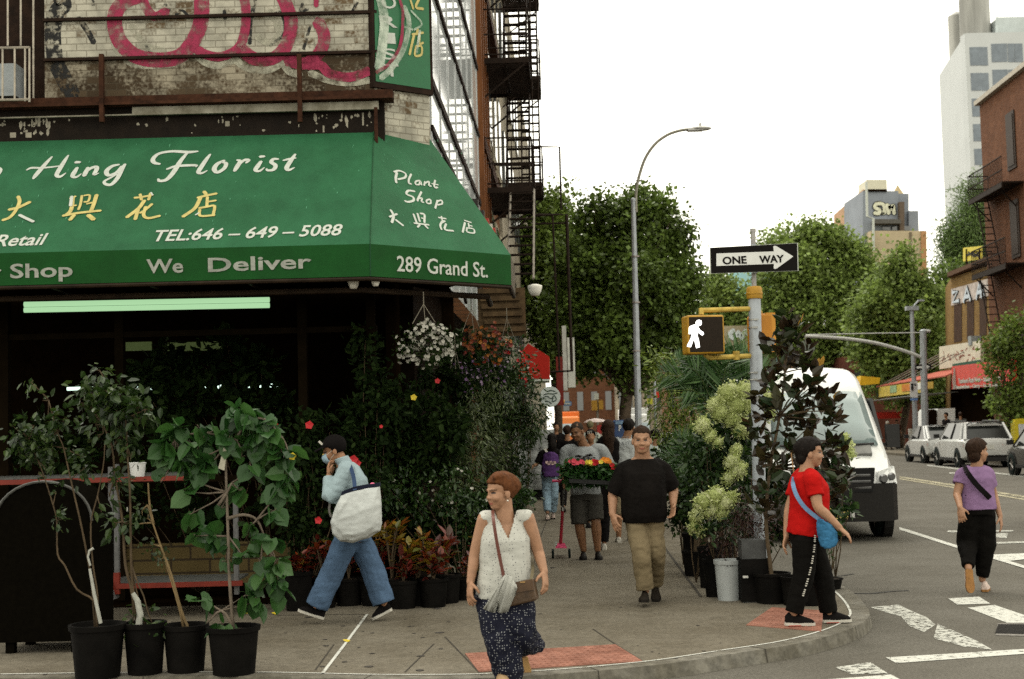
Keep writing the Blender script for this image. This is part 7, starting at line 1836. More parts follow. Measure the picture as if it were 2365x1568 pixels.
def person(label, Y, J, yaw, sk, vox=.006, hyaw=None, hpitch=0., hroll=0., hk=1., dims=None, arm=(.047, .042, .036, .034, .026), leg=(.085, .07, .05, .052, .036), hands=(), feet=False, full=0., face=True, group=None, bare_legs=True):
    """J in picture points with depth offsets; builds one continuous body and returns helpers for the clothes"""
    P = {}
    for k_, v in J.items(): P[k_] = v.copy() if isinstance(v, Vector) else at(v[0], v[1], Y + (v[2] if len(v) > 2 else 0))
    f = Vector((math.sin(yaw), -math.cos(yaw), 0)); s = Vector((math.cos(yaw), math.sin(yaw), 0))
    hyaw = yaw if hyaw is None else hyaw
    b = MB(); H, R_ = head_frame(P['head'], hyaw, hpitch, hroll, hk)
    head_mb(b, H, R_, hk, full)
    dm = dims or ((-.20, .10, .08, 0), (-.10, .15, .10, 0), (0, .16, .11, 0), (.35, .14, .10, 0), (.7, .155, .105, .005), (.88, .15, .085, 0), (.97, .09, .06, 0), (1.04, .055, .055, 0))
    torso_mb(b, P, f, s, [(t, w_ - .012, d - .012, sh) for t, w_, d, sh in dm])
    nb = P['neck']; limb(b, [nb - Vector((0, 0, .05)), nb.lerp(H(0, -.015, -.05), .5), H(0, -.018, -.03)], [.062 * hk + full, .054 * hk + full, .054 * hk + full])
    for q in 'lr':
        if 's' + q in P:
            limb(b, [P['s' + q], P['s' + q].lerp(P['e' + q], .5), P['e' + q], P['e' + q].lerp(P['w' + q], .35), P['w' + q]], list(arm[:3]) + [arm[3], arm[4]])
        if 'h' + q in P:
            limb(b, [P['h' + q], P['h' + q].lerp(P['k' + q], .5), P['k' + q], P['k' + q].lerp(P['a' + q], .35), P['a' + q]], leg)
            if feet:
                a, t_ = P['a' + q], P['t' + q]; limb(b, [a, a.lerp(t_, .45), t_], [.036, .036, .024])
    for q, n_, side, curl in hands: hand(b, P['w' + q], P['f' + q], Vector(n_), side, curl, hk * .98)
    mats = [sk, EYE, BROW, LIP]
    o = b.build('person', mats)
    remesh(o, vox, 1)
    if face:
        inv = R_.transposed(); c = P['head']
        me = o.data
        for p in me.polygons:
            l = inv @ (p.center - c) / hk; x, y, z = abs(l.x), -l.y, l.z
            if y < .04 or abs(z) > .1: continue
            if ((x - .031) / .0155) ** 2 + ((z - .003) / .0065) ** 2 < 1: p.material_index = 1
            elif ((x - .032) / .021) ** 2 + ((z - .024 + .12 * abs(x - .03)) / .0036) ** 2 < 1: p.material_index = 2
            elif (x / .024) ** 2 + ((z + .064) / .0075) ** 2 < 1 and y > .06: p.material_index = 3
    tag(o, label, 'person', group)
    P['_f'], P['_s'], P['_H'], P['_R'], P['_k'], P['_Y'] = f, s, H, R_, hk, Y
    P['_dm'] = dm
    return o, P
def shirt(o, P, m, t0, slv, grow=.012, rs_=(.075, .075), name='shirt', vox=.010, wr=0.0042, flare=None, neck=.99, dims=None, seed=0.):
    b = MB(); dm = dims or P['_dm']
    rows = [(t, w_ + grow + (flare or 0) * max(0, .5 - t), d + grow + (flare or 0) * max(0, .5 - t), sh) for t, w_, d, sh in dm if t0 - .001 <= t <= neck]
    torso_mb(b, P, P['_f'], P['_s'], rows, -9)
    for q, L in zip('lr', slv):
        if not L or 's' + q not in P: continue
        S_, E_, W_ = P['s' + q], P['e' + q], P['w' + q]
        path = [S_.lerp(P['neck'], .35), S_]
        if L <= 1: path += [S_.lerp(E_, L * .5), S_.lerp(E_, L)]; rr = [rs_[0] * .9, rs_[0], rs_[0] * .97, rs_[1]]
        else: path += [S_.lerp(E_, .5), E_, E_.lerp(W_, (L - 1) * .5), E_.lerp(W_, L - 1)]; rr = [rs_[0] * .9, rs_[0], rs_[0] * .92, rs_[0] * .85, rs_[1], rs_[1] * .85]
        limb(b, path, rr, 14, False)
    c = b.build(name, m, o); remesh(c, vox, 2, wr, 8., seed)
    return c
def trousers(o, P, m, L, rad, grow=.012, name='trousers', vox=.010, wr=0.0042, top=.16, wh=None, seed=0.):
    """L: how far down each leg (1 knee, 2 ankle); rad: thigh, knee, hem"""
    b = MB(); dm = P['_dm']
    rows = [(t, w_ + grow, d + grow, sh) for t, w_, d, sh in dm if -.21 <= t <= top + .2]
    torso_mb(b, P, P['_f'], P['_s'], rows[:4] if len(rows) > 3 else rows, -9)
    for q, l_ in zip('lr', L):
        if 'h' + q not in P: continue
        h_, k_, a_ = P['h' + q], P['k' + q], P['a' + q]
        if l_ <= 1.0: path = [h_, h_.lerp(k_, l_ * .5), h_.lerp(k_, l_)]; rr = [rad[0], (rad[0] + rad[1]) / 2, rad[1]]
        elif l_ < 1.4: path = [h_, h_.lerp(k_, .6), k_.lerp(a_, l_ - 1)]; rr = [rad[0], rad[1], rad[2]]
        else: path = [h_, h_.lerp(k_, .5), k_, k_.lerp(a_, (l_ - 1) * .5), k_.lerp(a_, l_ - 1)]; rr = [rad[0], (rad[0] + rad[1]) / 2, rad[1], (rad[1] + rad[2]) / 2, rad[2]]
        limb(b, path, rr, 14, False)
    c = b.build(name, m, o); remesh(c, vox, 2, wr, 9., seed, (1, 1, 1.6))
    return c
def shoe(o, heel, toe, mu, ms, up=None, k=1., w_=.045):
    """upper and sole between heel and toe points (on the sole line)"""
    d = (toe - heel).normalized(); u_ = Vector((0, 0, 1)) if up is None else Vector(up); u_ = (u_ - d * u_.dot(d)).normalized(); s_ = d.cross(u_); L = (toe - heel).length
    b = MB(); b.rings([[heel + d * L * t + s_ * a * c_ + u_ * (.022 + hh * sn) for c_, sn in ((1, .0), (.95, .4), (.6, .85), (0, 1), (-.6, .85), (-.95, .4), (-1, 0), (0, -.05))] for t, a, hh in ((.02, .028, .06), (.12, .036, .085), (.3, .038, .09), (.5, .041, .065), (.75, w_, .042), (.93, .036, .026), (.99, .02, .012))])
    sh = b.build('shoe', mu, o, True, 60)
    b = MB(); b.rings([[heel + d * L * t + s_ * a * c_ + u_ * z for c_, z in ((1, .0), (1.04, .024), (-1.04, .024), (-1, 0))] for t, a in ((0, .022), (.08, .036), (.3, .036), (.5, .038), (.75, w_), (.93, .036), (1.02, .016))])
    b.build('sole', ms, sh, True, 40)
    return sh
def hair(o, P, m, cut=.05, back=0., vol=.012, low=-.05, name='hair', top=0., extra=()):
    """cap of hair over the skull; the front below the hairline sinks under the skin"""
    H, R_, k = P['_H'], P['_R'], P['_k']; b = MB(); n, mm = 28, 18; rings = []
    for i in range(mm + 1):
        a = -math.pi / 2 + math.pi * (i + .001 - .002 * (i == mm)) / mm; ring = []
        for j in range(n):
            g = 2 * math.pi * j / n
            x, y, z = math.cos(a) * math.cos(g), math.cos(a) * math.sin(g), math.sin(a)
            X, Y_, Z_ = x * (.074 + vol), -.014 + y * (.094 + vol) - (back * max(0, -y)), .035 + z * (.086 + vol) + (top * max(0, z) ** 2)
            line = cut - .9 * max(0, -Y_ + .05) * .9          # hairline drops towards the back
            hidden = Z_ < max(low, min(cut, cut - (0.055 - Y_) * 1.15))
            if Z_ < low: hidden = True
            if hidden: X *= .72; Y_ = -.014 + (Y_ + .014) * .72; Z_ = .03 + (Z_ - .03) * .70
            else:
                w_ = 1 + .03 * math.sin(j * 2.1 + i * .7) * (vol / .012); X *= w_; Y_ *= w_
            ring.append(H(X, Y_, Z_))
        rings.append(ring)
    b.rings(rings)
    for q in extra: b.ell(H(*q[:3]), [v * k for v in q[3:]], R_, 14, 9)
    c = b.build(name, m, o, True)
    if name != 'cap': remesh(c, .0065, 2, .0045, 34., 1.7, (1, 1, .22))
    return c
def locks(o, P, m, pts, rads, name='hair'):
    b = MB(); H = P['_H']
    for pp, rr in zip(pts, rads): limb(b, [H(*q) for q in pp], rr)
    c = b.build(name, m, o); remesh(c, .008, 2, .006, 30., 0, (1, 1, .3)); return c
def strap(name, label, P, pts, w_, m, cat='strap', th=.004, parent=None):
    b = MB(); Q = [Vector(p) for p in smooth_path([tuple(x) for x in pts], 5)]
    for i in range(len(Q) - 1):
        d = (Q[i + 1] - Q[i]).normalized(); v = Vector((0, -1, 0)); sd = d.cross(v).normalized() * w_ / 2; n_ = Vector((0, -th, 0))
        b.hexa([Q[i] - sd, Q[i] + sd, Q[i] + sd + n_, Q[i] - sd + n_, Q[i + 1] - sd, Q[i + 1] + sd, Q[i + 1] + sd + n_, Q[i + 1] - sd + n_])
    return b.build(name, m, parent)
def JJ(z, **k): return {a: (*Z(z, v[0], v[1]), *(v[2:])) for a, v in k.items()}
def pz(z, x, y, Y): return at(*Z(z, x, y), Y)
mat('shoe_brown', (.05, .03, .02), .6); WHT_S = mat('sole_white', (.45, .43, .38), .6, .1, 20); BLK_S = cloth('shoe_black', (.006, .005, .005)); RED_S = mat('sole_red', (.35, .05, .03), .6)

# --- woman in the white sleeveless blouse -------------------------------------------------
Y = 9.75
o, P = person('person in white sleeveless blouse and navy dotted trousers, striding with a brown shoulder bag', Y,
    JJ('B', head=(372, 245), neck=(405, 412, .02), pel=(405, 985, .02), sl=(262, 432), el=(192, 690), wl=(160, 885, -.05), fl=(155, 1010, -.08), sr=(562, 424), er=(640, 665, .03), wr=(683, 810, -.06), fr=(700, 965, -.12),
       hl=(335, 990), kl=(362, 1270, -.05), al=(388, 1530, -.02), tl=(385, 1590, -.16), hr=(478, 990), kr=(505, 1225, -.06), ar=(530, 1385, .30), tr=(552, 1520, .30)), R(8), SK2, .0055, R(-58), R(4), 0, 1.06,
    dims=((-.20, .09, .08, 0), (-.10, .155, .12, 0), (0, .165, .13, .01), (.35, .155, .125, .02), (.7, .16, .125, .015), (.88, .145, .085, 0), (.97, .09, .06, 0), (1.04, .055, .055, 0)), arm=(.052, .048, .040, .038, .027), hands=(('l', (.6, .3, 0), 1, .75), ('r', (-.6, .3, 0), -1, .8)), full=.004)
blouse = dotm('blouse_dots', (.40, .40, .365), (.06, .06, .07), 52, .19)
shirt(o, P, blouse, -.0, (.05, .05), .016, (.056, .056), name='blouse', wr=0.0045, flare=.05, neck=.975, vox=.008, seed=1.)
bl = [c for c in o.children if c.name.startswith('blouse')][0]
b_ = bmesh.new(); b_.from_mesh(bl.data); nk = P['neck']          # open the V of the neckline
dl = [f_ for f_ in b_.faces if (f_.calc_center_median() - nk).dot(P['_f']) > .0 and abs((f_.calc_center_median() - nk).dot(P['_s'])) < .062 * max(0, 1 - (nk.z - f_.calc_center_median().z) / .15)]
bmesh.ops.delete(b_, geom=dl, context='FACES'); b_.to_mesh(bl.data); b_.free()
skirt = dotm('trouser_dots', (.006, .007, .017), (.28, .29, .30), 58, .22)
b = MB()
torso_mb(b, P, P['_f'], P['_s'], [(-.14, .17, .13, 0), (0, .178, .145, 0), (.12, .165, .135, 0)], -9)
limb(b, [P['hl'], P['kl'] + Vector((.02, 0, 0)), P['al'] + Vector((.03, 0, .02))], [.14, .13, .115]); limb(b, [P['hr'], P['kr'], pz('B', 590, 1310, Y + .16), pz('B', 650, 1330, Y + .2)], [.135, .12, .085, .05]); limb(b, [P['kr'], pz('B', 520, 1330, Y + .1)], [.10, .085])
c = b.build('trousers', skirt, o); remesh(c, .010, 3, .016, 7., 2., (1.6, 1.6, .5))
hair(o, P, HAIR_R, .064, .014, .014, -.055, extra=((0, -.085, .035, .068, .06, .07), (.03, .01, .10, .045, .06, .03)))
b = MB(); H = P['_H']; b.ell(H(0, -.115, .03), (.045, .04, .045)); c = b.build('hair_bun', HAIR_R, o, True)
b = MB()
for q in (-1, 1): b.ell(H(q * .083, .0, -.052), (.006,) * 3)
b.build('earring', mat('pearl', (.6, .58, .52), .2), o, True)
for a_, t_, sol in (('al', 'tl', 0), ('ar', 'tr', 1)):
    a, t = P[a_], P[t_]
    if sol: shoe(o, a + Vector((.0, .03, -.03)), t + Vector((0, .02, -.03)), mat('shoe_brown', (.05, .03, .02), .6), mat('sole_tan', (.33, .20, .08), .7), (0, 1, .1))
    else: shoe(o, Vector((a.x, a.y + .06, SWZ)), Vector((a.x, a.y - .17, SWZ)), mat('shoe_tan', (.30, .20, .11), .6), MATS['shoe_brown'])
bag = thing('shoulder_bag', 'brown leather shoulder bag with flap hanging at the hip of the woman in white', 'bag')
b = MB(); b.slab([pz('B', *q, Y - .20) for q in ((478, 885), (600, 862), (630, 1012), (428, 1060))], (.02, .10, 0)); c = b.build('bag_body', mat('leather_brown', (.060, .035, .018), .45, .3, 14, bump=.2), bag); bevel(c, .012)
b = MB(); b.slab([pz('B', *q, Y - .21) for q in ((480, 884), (600, 860), (612, 935), (470, 960))], (.0, .01, 0)); b.build('flap', mat('leather_brown2', (.075, .042, .022), .4, .25, 14), bag)
b = MB(); b.box(pz('B', 530, 882, Y - .217), (.035, .006, .008)); b.build('clasp', mat('brass', (.45, .28, .12), .3, metal=.8), bag)
STR = mat('strap_brown', (.10, .030, .020), .5, .2, 20)
strap('strap', '', P, [pz('B', 318, 372, Y - .05), pz('B', 325, 450, Y - .165), pz('B', 348, 600, Y - .185), pz('B', 375, 740, Y - .185), pz('B', 398, 850, Y - .19)], .022, STR, parent=bag)
strap('strap', '', P, [pz('B', 590, 868, Y - .17), pz('B', 602, 790, Y - .05), pz('B', 596, 700, Y + .1)], .022, mat('strap_olive', (.12, .10, .06), .6), parent=bag)
b = MB()
fan = [((392, 840), (250, 1068)), ((400, 834), (272, 1078)), ((408, 831), (296, 1088)), ((414, 830), (318, 1096)), ((420, 830), (334, 1100)), ((426, 831), (340, 1040)), ((432, 834), (352, 1092)), ((438, 838), (374, 1102)), ((446, 846), (404, 1096)), ((456, 856), (434, 1088)), ((468, 870), (450, 1030)), ((480, 888), (468, 975)), ((490, 905), (484, 935))]
V = []; n = len(fan)
for r_ in range(6):
    t = r_ / 5
    for i, (a, c_) in enumerate(fan):
        w_ = math.sin(i * 2.4) * .022 * (.3 + t); bl_ = math.sin(math.pi * min(1, t * 1.15)) * .035
        V.append(pz('B', a[0] + (c_[0] - a[0]) * t + 6 * math.sin(3 * t + i), a[1] + (c_[1] - a[1]) * t, Y - .235 - bl_ + w_))
b.add(V, [(r_ * n + i, r_ * n + i + 1, (r_ + 1) * n + i + 1, (r_ + 1) * n + i) for r_ in range(5) for i in range(n - 1)])
c = b.build('white_cloth', mat('thin_white', (.46, .46, .42), .7, .08, 8, trans=.3), None, True); md = c.modifiers.new('s', 'SOLIDIFY'); md.thickness = .004
tag(c, 'crumpled thin white cloth tied on the brown bag of the woman in white', 'cloth')

# --- man in black tee shirt -------------------------------------------------------------
Y = 13.75
o, P = person('person in black tee shirt and khaki trousers walking towards us with short dark hair', Y,
    JJ('C', head=(795, 398, -.08), neck=(800, 505, 0), pel=(812, 905, 0), sl=(672, 612, .02), el=(602, 765, .02), wl=(598, 900, -.06), fl=(622, 985, -.1), sr=(938, 602, .02), er=(1008, 730, .06), wr=(1008, 830, -.05), fr=(1005, 915, -.12),
       hl=(755, 930), kl=(790, 1170, -.14), al=(822, 1415, -.10), tl=(808, 1490, -.32), hr=(872, 930), kr=(892, 1160, -.02), ar=(888, 1360, .32), tr=(890, 1418, .12)), R(2), SK2, .006, R(-4), R(3), 0, 1.14,
    dims=((-.24, .11, .09, 0), (-.12, .17, .13, 0), (0, .19, .15, .01), (.35, .20, .165, .03), (.7, .205, .15, .02), (.86, .185, .11, 0), (.95, .125, .08, 0), (1.02, .075, .068, 0)), arm=(.065, .06, .05, .048, .033), hands=(('l', (.6, .4, 0), 1, .55), ('r', (-.5, -.3, 0), -1, .75)), full=.011)
shirt(o, P, cloth('tee_black', (.0055, .0045, .004), .25), -.12, (.98, .95), .020, (.086, .084), 'tee_shirt', wr=0.0059, flare=.03, neck=.975, seed=3.)
trousers(o, P, cloth('khaki', (.15, .118, .070), .16), (1.95, 1.96), (.110, .092, .084), .016, wr=0.0084, seed=4.)
hair(o, P, HAIR_D, .060, 0, .006, -.035)
for a_, t_ in (('al', 'tl'), ('ar', 'tr')):
    a, t = P[a_], P[t_]; lift = .0
    hl_ = Vector((a.x, a.y + .05, SWZ + (.03 if a_ == 'al' else .07))); tt = Vector((t.x, a.y - .21, SWZ + (.05 if a_ == 'al' else .0)))
    shoe(o, hl_, tt, mat('shoe_dark', (.012, .009, .006), .7), mat('sole_dark', (.012, .01, .008), .8), None, 1., .05)
# --- man with the tray of flowers ---------------------------------------------------------
Y = 18.6
o, P = person('person in grey printed tee shirt and grey shorts carrying a tray of bright flowers', Y,
    JJ('C', head=(358, 342, -.06), neck=(408, 432, .02), pel=(415, 765, 0), sl=(285, 475, .05), el=(265, 600, .08), wl=(272, 672, -.02), fl=(276, 722, -.05), sr=(528, 470, .0), er=(592, 600, .02), wr=(560, 668, -.26), fr=(500, 690, -.34),
       hl=(375, 780), kl=(372, 950, -.06), al=(403, 1140, -.02), tl=(398, 1200, -.2), hr=(468, 780), kr=(484, 935, -.08), ar=(498, 1140, -.05), tr=(508, 1212, -.25)), R(-12), SK3, .0065, R(-30), R(14), R(-4), 1.08,
    dims=((-.22, .10, .09, 0), (-.12, .165, .12, 0), (0, .175, .13, 0), (.35, .165, .125, .01), (.7, .19, .125, .01), (.88, .185, .095, 0), (.97, .10, .065, 0), (1.04, .06, .06, 0)), arm=(.055, .052, .043, .042, .03), leg=(.095, .08, .062, .068, .042), hands=(('l', (.5, -.4, .2), 1, 1.0), ('r', (0, -.2, 1), 1, .5)), full=.004)
shirt(o, P, cloth('tee_grey', (.25, .265, .27), .10), .0, (.85, .95), .018, (.080, .080), 'tee_shirt', wr=0.0059, flare=.02, neck=.975, seed=5.)
b = MB()
for i in range(26):
    q = pz('C', random.uniform(345, 480), random.uniform(490, 530), Y - .165 - .0); s_ = random.uniform(.012, .03)
    b.box(q + Vector((0, .0, 0)), (s_ * 1.6, .012, s_ * .8))
b.build('shirt_print', mat('print_dark', (.05, .045, .045), .8, .4, 20), o)
trousers(o, P, cloth('shorts_grey', (.045, .042, .036), .15), (1.08, 1.02), (.125, .115, .112), .018, 'shorts', wr=0.0050, seed=6.)
hair(o, P, cloth('hair_short', (.035, .026, .02)), .060, 0, .002, -.02)
for q in 'lr':
    a, t = P['a' + q], P['t' + q]; shoe(o, Vector((a.x, a.y + .07, SWZ)), Vector((t.x, a.y - .22, SWZ)), mat('clog_black', (.006, .005, .004), .6), mat('sole_dark2', (.006, .005, .005), .7), None, 1., .052)
tr_ = thing('flower_tray', 'tray of plants with pink, red and yellow blooms carried by the man in grey', 'flower tray')
q = [pz('C', 300, 680, Y - .30), pz('C', 590, 695, Y - .26)]; ax_ = (q[1] - q[0]).normalized()
b = MB(); b.slab([q[0], q[1], q[1] + Vector((0, -.28, 0)), q[0] + Vector((0, -.28, 0))], (0, 0, .05)); b.build('tray', mat('tray_black', (.012, .012, .012), .5), tr_)
P_, D_ = blobpts([(tuple(q[0].lerp(q[1], t) + Vector((0, -.14, .12))), .15) for t in (.02, .25, .5, .75, .98)], 900, .3)
l = MB(); leaves(l, P_, .055, 'heart', D_, droop=.3); l.build('foliage', G_HEART, tr_)
for nm, m, pts in (('pink_bloom', mat('petal_pink', (.52, .06, .09), .6, .2, 20), [(310, 548), (335, 540), (360, 552), (385, 545), (400, 555), (345, 558)]), ('red_bloom', mat('petal_crimson', (.45, .02, .025), .6, .2, 20), [(470, 545), (490, 548), (480, 555), (600, 570), (608, 582), (298, 556)]), ('yellow_bloom', P_YEL, [(425, 550), (445, 548), (455, 556), (420, 562), (520, 545)]), ('orange_bloom', mat('petal_orange2', (.60, .20, .02), .6, .2, 20), [(540, 530), (560, 535), (575, 545), (555, 546)])):
    b = MB()
    for x, y in pts:
        for k in range(3): flower(b, pz('C', x + random.uniform(-6, 6), y + random.uniform(-4, 4), Y - .50 + random.uniform(-.05, .12)), (random.uniform(-.4, .4), -1, random.uniform(.2, .9)), .036, 6, .3)
    b.build(nm, m, tr_)
sc_ = thing('kick_scooter', 'pink three wheeled kick scooter held upright by its handle', 'scooter')
Ys = 18.75; PINK = mat('scooter_pink', (.55, .03, .12), .4, .1, 10)
b = MB(); b.tube([pz('C', 248, 1095, Ys), pz('C', 262, 860, Ys - .01)], [.022, .02], 10); b.build('stem', mat('scooter_red', (.28, .012, .025), .35, .15, 10), sc_)
b = MB(); b.tube([pz('C', 262, 860, Ys - .01), pz('C', 268, 690, Ys - .02)], .015, 8); b.lathe(pz('C', 262, 866, Ys - .01), [(.026, -.02), (.026, .03)], 10); b.build('steerer', mat('steel', (.3, .29, .27), .3, metal=.8), sc_)
b = MB(); b.tube([pz('C', 190, 674, Ys - .02), pz('C', 296, 672, Ys - .02)], .017, 8); b.build('handlebar', PINK, sc_)
b = MB(); b.hexa([pz('C', 210, 1128, Ys - .03), pz('C', 292, 1128, Ys - .03), pz('C', 280, 1120, Ys + .5), pz('C', 222, 1120, Ys + .5), pz('C', 228, 1092, Ys - .0), pz('C', 275, 1092, Ys - .0), pz('C', 272, 1100, Ys + .5), pz('C', 228, 1100, Ys + .5)]); b.build('deck', PINK, sc_)
b = MB(); b.box(pz('C', 216, 1095, Ys - .04), (.03, .02, .05)); b.build('reflector', W_L, sc_)
for x in (194, 306):
    cw = pz('C', x, 1118, Ys); r_ = .062; cw.z = SWZ + r_; wheel(sc_, cw, r_, .03, (1, 0, .0), 5)
# --- masked man with the white tote -----------------------------------------------------
Y = 12.95
o, P = person('person in pale blue shirt and jeans with black cap and face mask, walking left', Y,
    JJ('A', head=(497, 262, 0), neck=(572, 352, 0), mid=(640, 600, 0), pel=(640, 868, 0), sl=(590, 415, -.17), el=(470, 605, -.24), wl=(462, 448, -.12), fl=(458, 372, -.06), sr=(600, 415, .17), er=(545, 620, .24), wr=(470, 470, .12), fr=(462, 390, .04),
       hl=(600, 890, -.08), kl=(500, 1120, -.06), al=(372, 1400, -.05), tl=(245, 1440, -.05), hr=(670, 890, .08), kr=(775, 1110, .08), ar=(868, 1385, .06), tr=(790, 1480, .06)), R(-88), SK1, .006, R(-85), R(16), 0, 1.06,
    dims=((-.22, .10, .09, 0), (-.12, .15, .12, 0), (0, .155, .125, 0), (.35, .15, .125, 0), (.7, .17, .125, -.01), (.88, .165, .095, 0), (.97, .095, .065, 0), (1.04, .056, .056, 0)), hands=(('l', (.9, .2, .2), -1, 1.25), ('r', (.9, -.2, .2), 1, 1.25)))
SH_ = cloth('shirt_blue', (.25, .32, .345), .10)
shirt(o, P, SH_, -.10, (1.93, 1.93), .022, (.082, .062), 'shirt', wr=0.0063, flare=.03, neck=.98, seed=7.)
b = MB(); nk = P['neck']; b.rings([ering(nk + Vector(v), Vector((.0, .075, 0)), Vector((.068, 0, .02)), 14) for v in ((.03, 0, -.05), (.0, 0, .0), (-.03, 0, .05))], True); c = b.build('collar', SH_, o); remesh(c, .008, 2)
DEN = cloth('denim', (.060, .10, .165), .22, sc=7)
trousers(o, P, DEN, (1.98, 1.95), (.118, .108, .108), .016, 'jeans', wr=0.0063, seed=8., top=.1)
CAPB = cloth('cap_black', (.005, .004, .004)); H = P['_H']
hair(o, P, CAPB, .045, .0, .014, -.03, 'cap')
b = MB(); b.rings([[H(x * w_, y, z + .012 * (1 - x * x)) for x in (-1, -.5, 0, .5, 1)] + [H(x * w_, y, z - .006 + .012 * (1 - x * x)) for x in (1, .5, 0, -.5, -1)] for y, w_, z in ((.05, .07, .052), (.09, .072, .05), (.13, .062, .042), (.155, .04, .036))]); b.build('cap_brim', CAPB, o, True, 40)
b = MB(); b.box(H(.03, .085, .095), (.012, .02, .045), P['_R'] @ Matrix.Rotation(.5, 3, 'X')); b.build('cap_logo', WHT_S, o)
b = MB(); b.rings([[H(x * w_, y - .03 * x * x, z) for x in (-1, -.6, -.2, .2, .6, 1)] + [H(x * w_ * .9, y - .02 - .03 * x * x, z) for x in (1, .6, .2, -.2, -.6, -1)] for z, w_, y in ((-.008, .045, .10), (-.03, .062, .118), (-.06, .062, .115), (-.095, .045, .092))]); c = b.build('face_mask', mat('mask_blue', (.26, .36, .43), .8, .15, 20), o, True, 60)
b = MB()
for q in (-1, 1): b.tube([H(q * .062, .065, -.02), H(q * .08, .0, .008)], .002, 4); b.tube([H(q * .06, .06, -.075), H(q * .08, .0, -.03)], .002, 4)
b.build('mask_loop', WHT_S, o)
for q, (hx, hy), (tx, ty), dy in (('l', (425, 1492), (240, 1432), -.05), ('r', (925, 1425), (785, 1496), .06)):
    hp, tp_ = pz('A', hx, hy, Y + dy), pz('A', tx, ty, Y + dy)
    shoe(o, hp, tp_, BLK_S, WHT_S, (0.0, 0, 1), 1., .046)
tb = thing('tote_bag', 'big white canvas tote bag with dark rim on the shoulder of the masked man', 'bag')
out_ = [(545, 585), (650, 552), (745, 530), (834, 518), (845, 640), (850, 790), (838, 845), (760, 898), (640, 930), (545, 928), (492, 872), (478, 780), (505, 680)]
cB = pz('A', 670, 720, Y - .36); b = MB(); rings = []
for k, (sc2, dy) in enumerate(((.80, .13), (.95, .09), (1.0, .02), (.985, -.05), (.92, -.10), (.70, -.14))):
    rings.append([cB + (pz('A', x, y, Y - .36) - cB) * (sc2 if y > 600 else .97 if sc2 < .97 else sc2) + Vector((0, dy * (1 if y > 600 else .5), 0)) for x, y in out_])
b.rings(rings); c = b.build('bag_body', cloth('canvas_white', (.42, .44, .43), .07), tb)
remesh(c, .010, 2, .009, 7., 9., (1.6, 1.6, .3))
b = MB(); b.slab([pz('A', *q, Y - .42) for q in ((548, 592), (650, 556), (745, 533), (832, 522), (830, 498), (745, 508), (640, 528), (556, 562))], (0, .12, 0)); b.build('bag_rim', cloth('rim_navy', (.012, .014, .026)), tb)
NAVY = cloth('strap_navy', (.03, .05, .10))
strap('strap', '', P, [pz('A', 652, 550, Y - .43), pz('A', 645, 470, Y - .32), pz('A', 622, 385, Y - .22), pz('A', 600, 355, Y - .1)], .035, NAVY, parent=tb)
b = MB(); b.ell(pz('A', 780, 508, Y - .40), (.022, .02, .016)); b.build('pink_item', mat('pink_thing', (.6, .12, .22), .5), tb)
strap('strap', '', P, [pz('A', 470, 640, Y - .22), pz('A', 465, 700, Y - .21), pz('A', 480, 745, Y - .2)], .02, mat('strap_grey', (.16, .15, .14), .7), parent=tb)
# --- woman in red ------------------------------------------------------------------------
Y = 12.05
o, P = person('person in bright red tee shirt and black side striped trousers with a blue bag', Y,
    JJ('J', head=(478, 212, 0), neck=(440, 330, 0), mid=(462, 560, 0), pel=(445, 815, 0), sl=(490, 405, -.17), el=(532, 610, -.24), wl=(690, 765, -.26), fl=(785, 845, -.28), sr=(395, 405, .16), er=(320, 620, .12), wr=(298, 828, .06), fr=(272, 940, .02),
       hl=(430, 850, -.08), kl=(425, 1110, -.08), al=(350, 1400, -.08), tl=(480, 1480, -.08), hr=(470, 850, .08), kr=(560, 1110, .08), ar=(612, 1400, .08), tr=(745, 1460, .08)), R(76), SK2, .006, R(80), R(0), 0, 1.04,
    dims=((-.22, .10, .09, 0), (-.12, .15, .125, 0), (0, .155, .135, 0), (.35, .15, .145, .01), (.7, .16, .145, .01), (.88, .155, .10, 0), (.97, .09, .065, 0), (1.04, .055, .055, 0)), arm=(.052, .05, .042, .042, .029), hands=(('l', (-.3, .2, -.9), 1, .8), ('r', (.8, -.3, .2), -1, .8)), full=.003)
shirt(o, P, cloth('tee_red', (.33, .006, .005), .10), -.02, (.62, .62), .018, (.076, .074), 'tee_shirt', wr=0.0067, flare=.04, neck=.98, seed=10.)
trousers(o, P, cloth('trouser_black', (.004, .0035, .003), .2), (1.97, 1.96), (.108, .092, .075), .014, wr=0.0042, seed=11.)
hair(o, P, HAIR_B, .058, .018, .016, -.085, extra=((0, -.07, -.03, .072, .055, .07),))
strp = [(508, 815), (505, 900), (490, 1000), (468, 1100), (440, 1200), (415, 1285)]
b = MB(); pts = [Vector(p) for p in smooth_path([tuple(pz('J', x, y, Y - .215)) for x, y in strp], 6)]
for i in range(len(pts) - 1):
    if i % 5 == 4: continue
    b.box(pts[i].lerp(pts[i + 1], .5), (.014, .01, .009))
b.build('side_lettering', WHT_S, o)
for (hx, hy), (tx, ty), dy in (((285, 1483), (505, 1497), -.08), ((568, 1470), (775, 1476), .08)):
    hp, tp_ = pz('J', hx, hy, Y + dy), pz('J', tx, ty, Y + dy); hp.z = max(hp.z, SWZ + .008); tp_.z = max(tp_.z, SWZ + .008)
    sh = shoe(o, hp, tp_, BLK_S, WHT_S, (0, 0, 1))
    d = (tp_ - hp); b = MB(); b.box(hp + d * .35 + Vector((0, 0, .001)), (.12, .078, .006)); b.build('sole_accent', RED_S, sh)
bb = thing('crossbody_bag', 'small blue crossbody bag at the hip of the woman in red', 'bag')
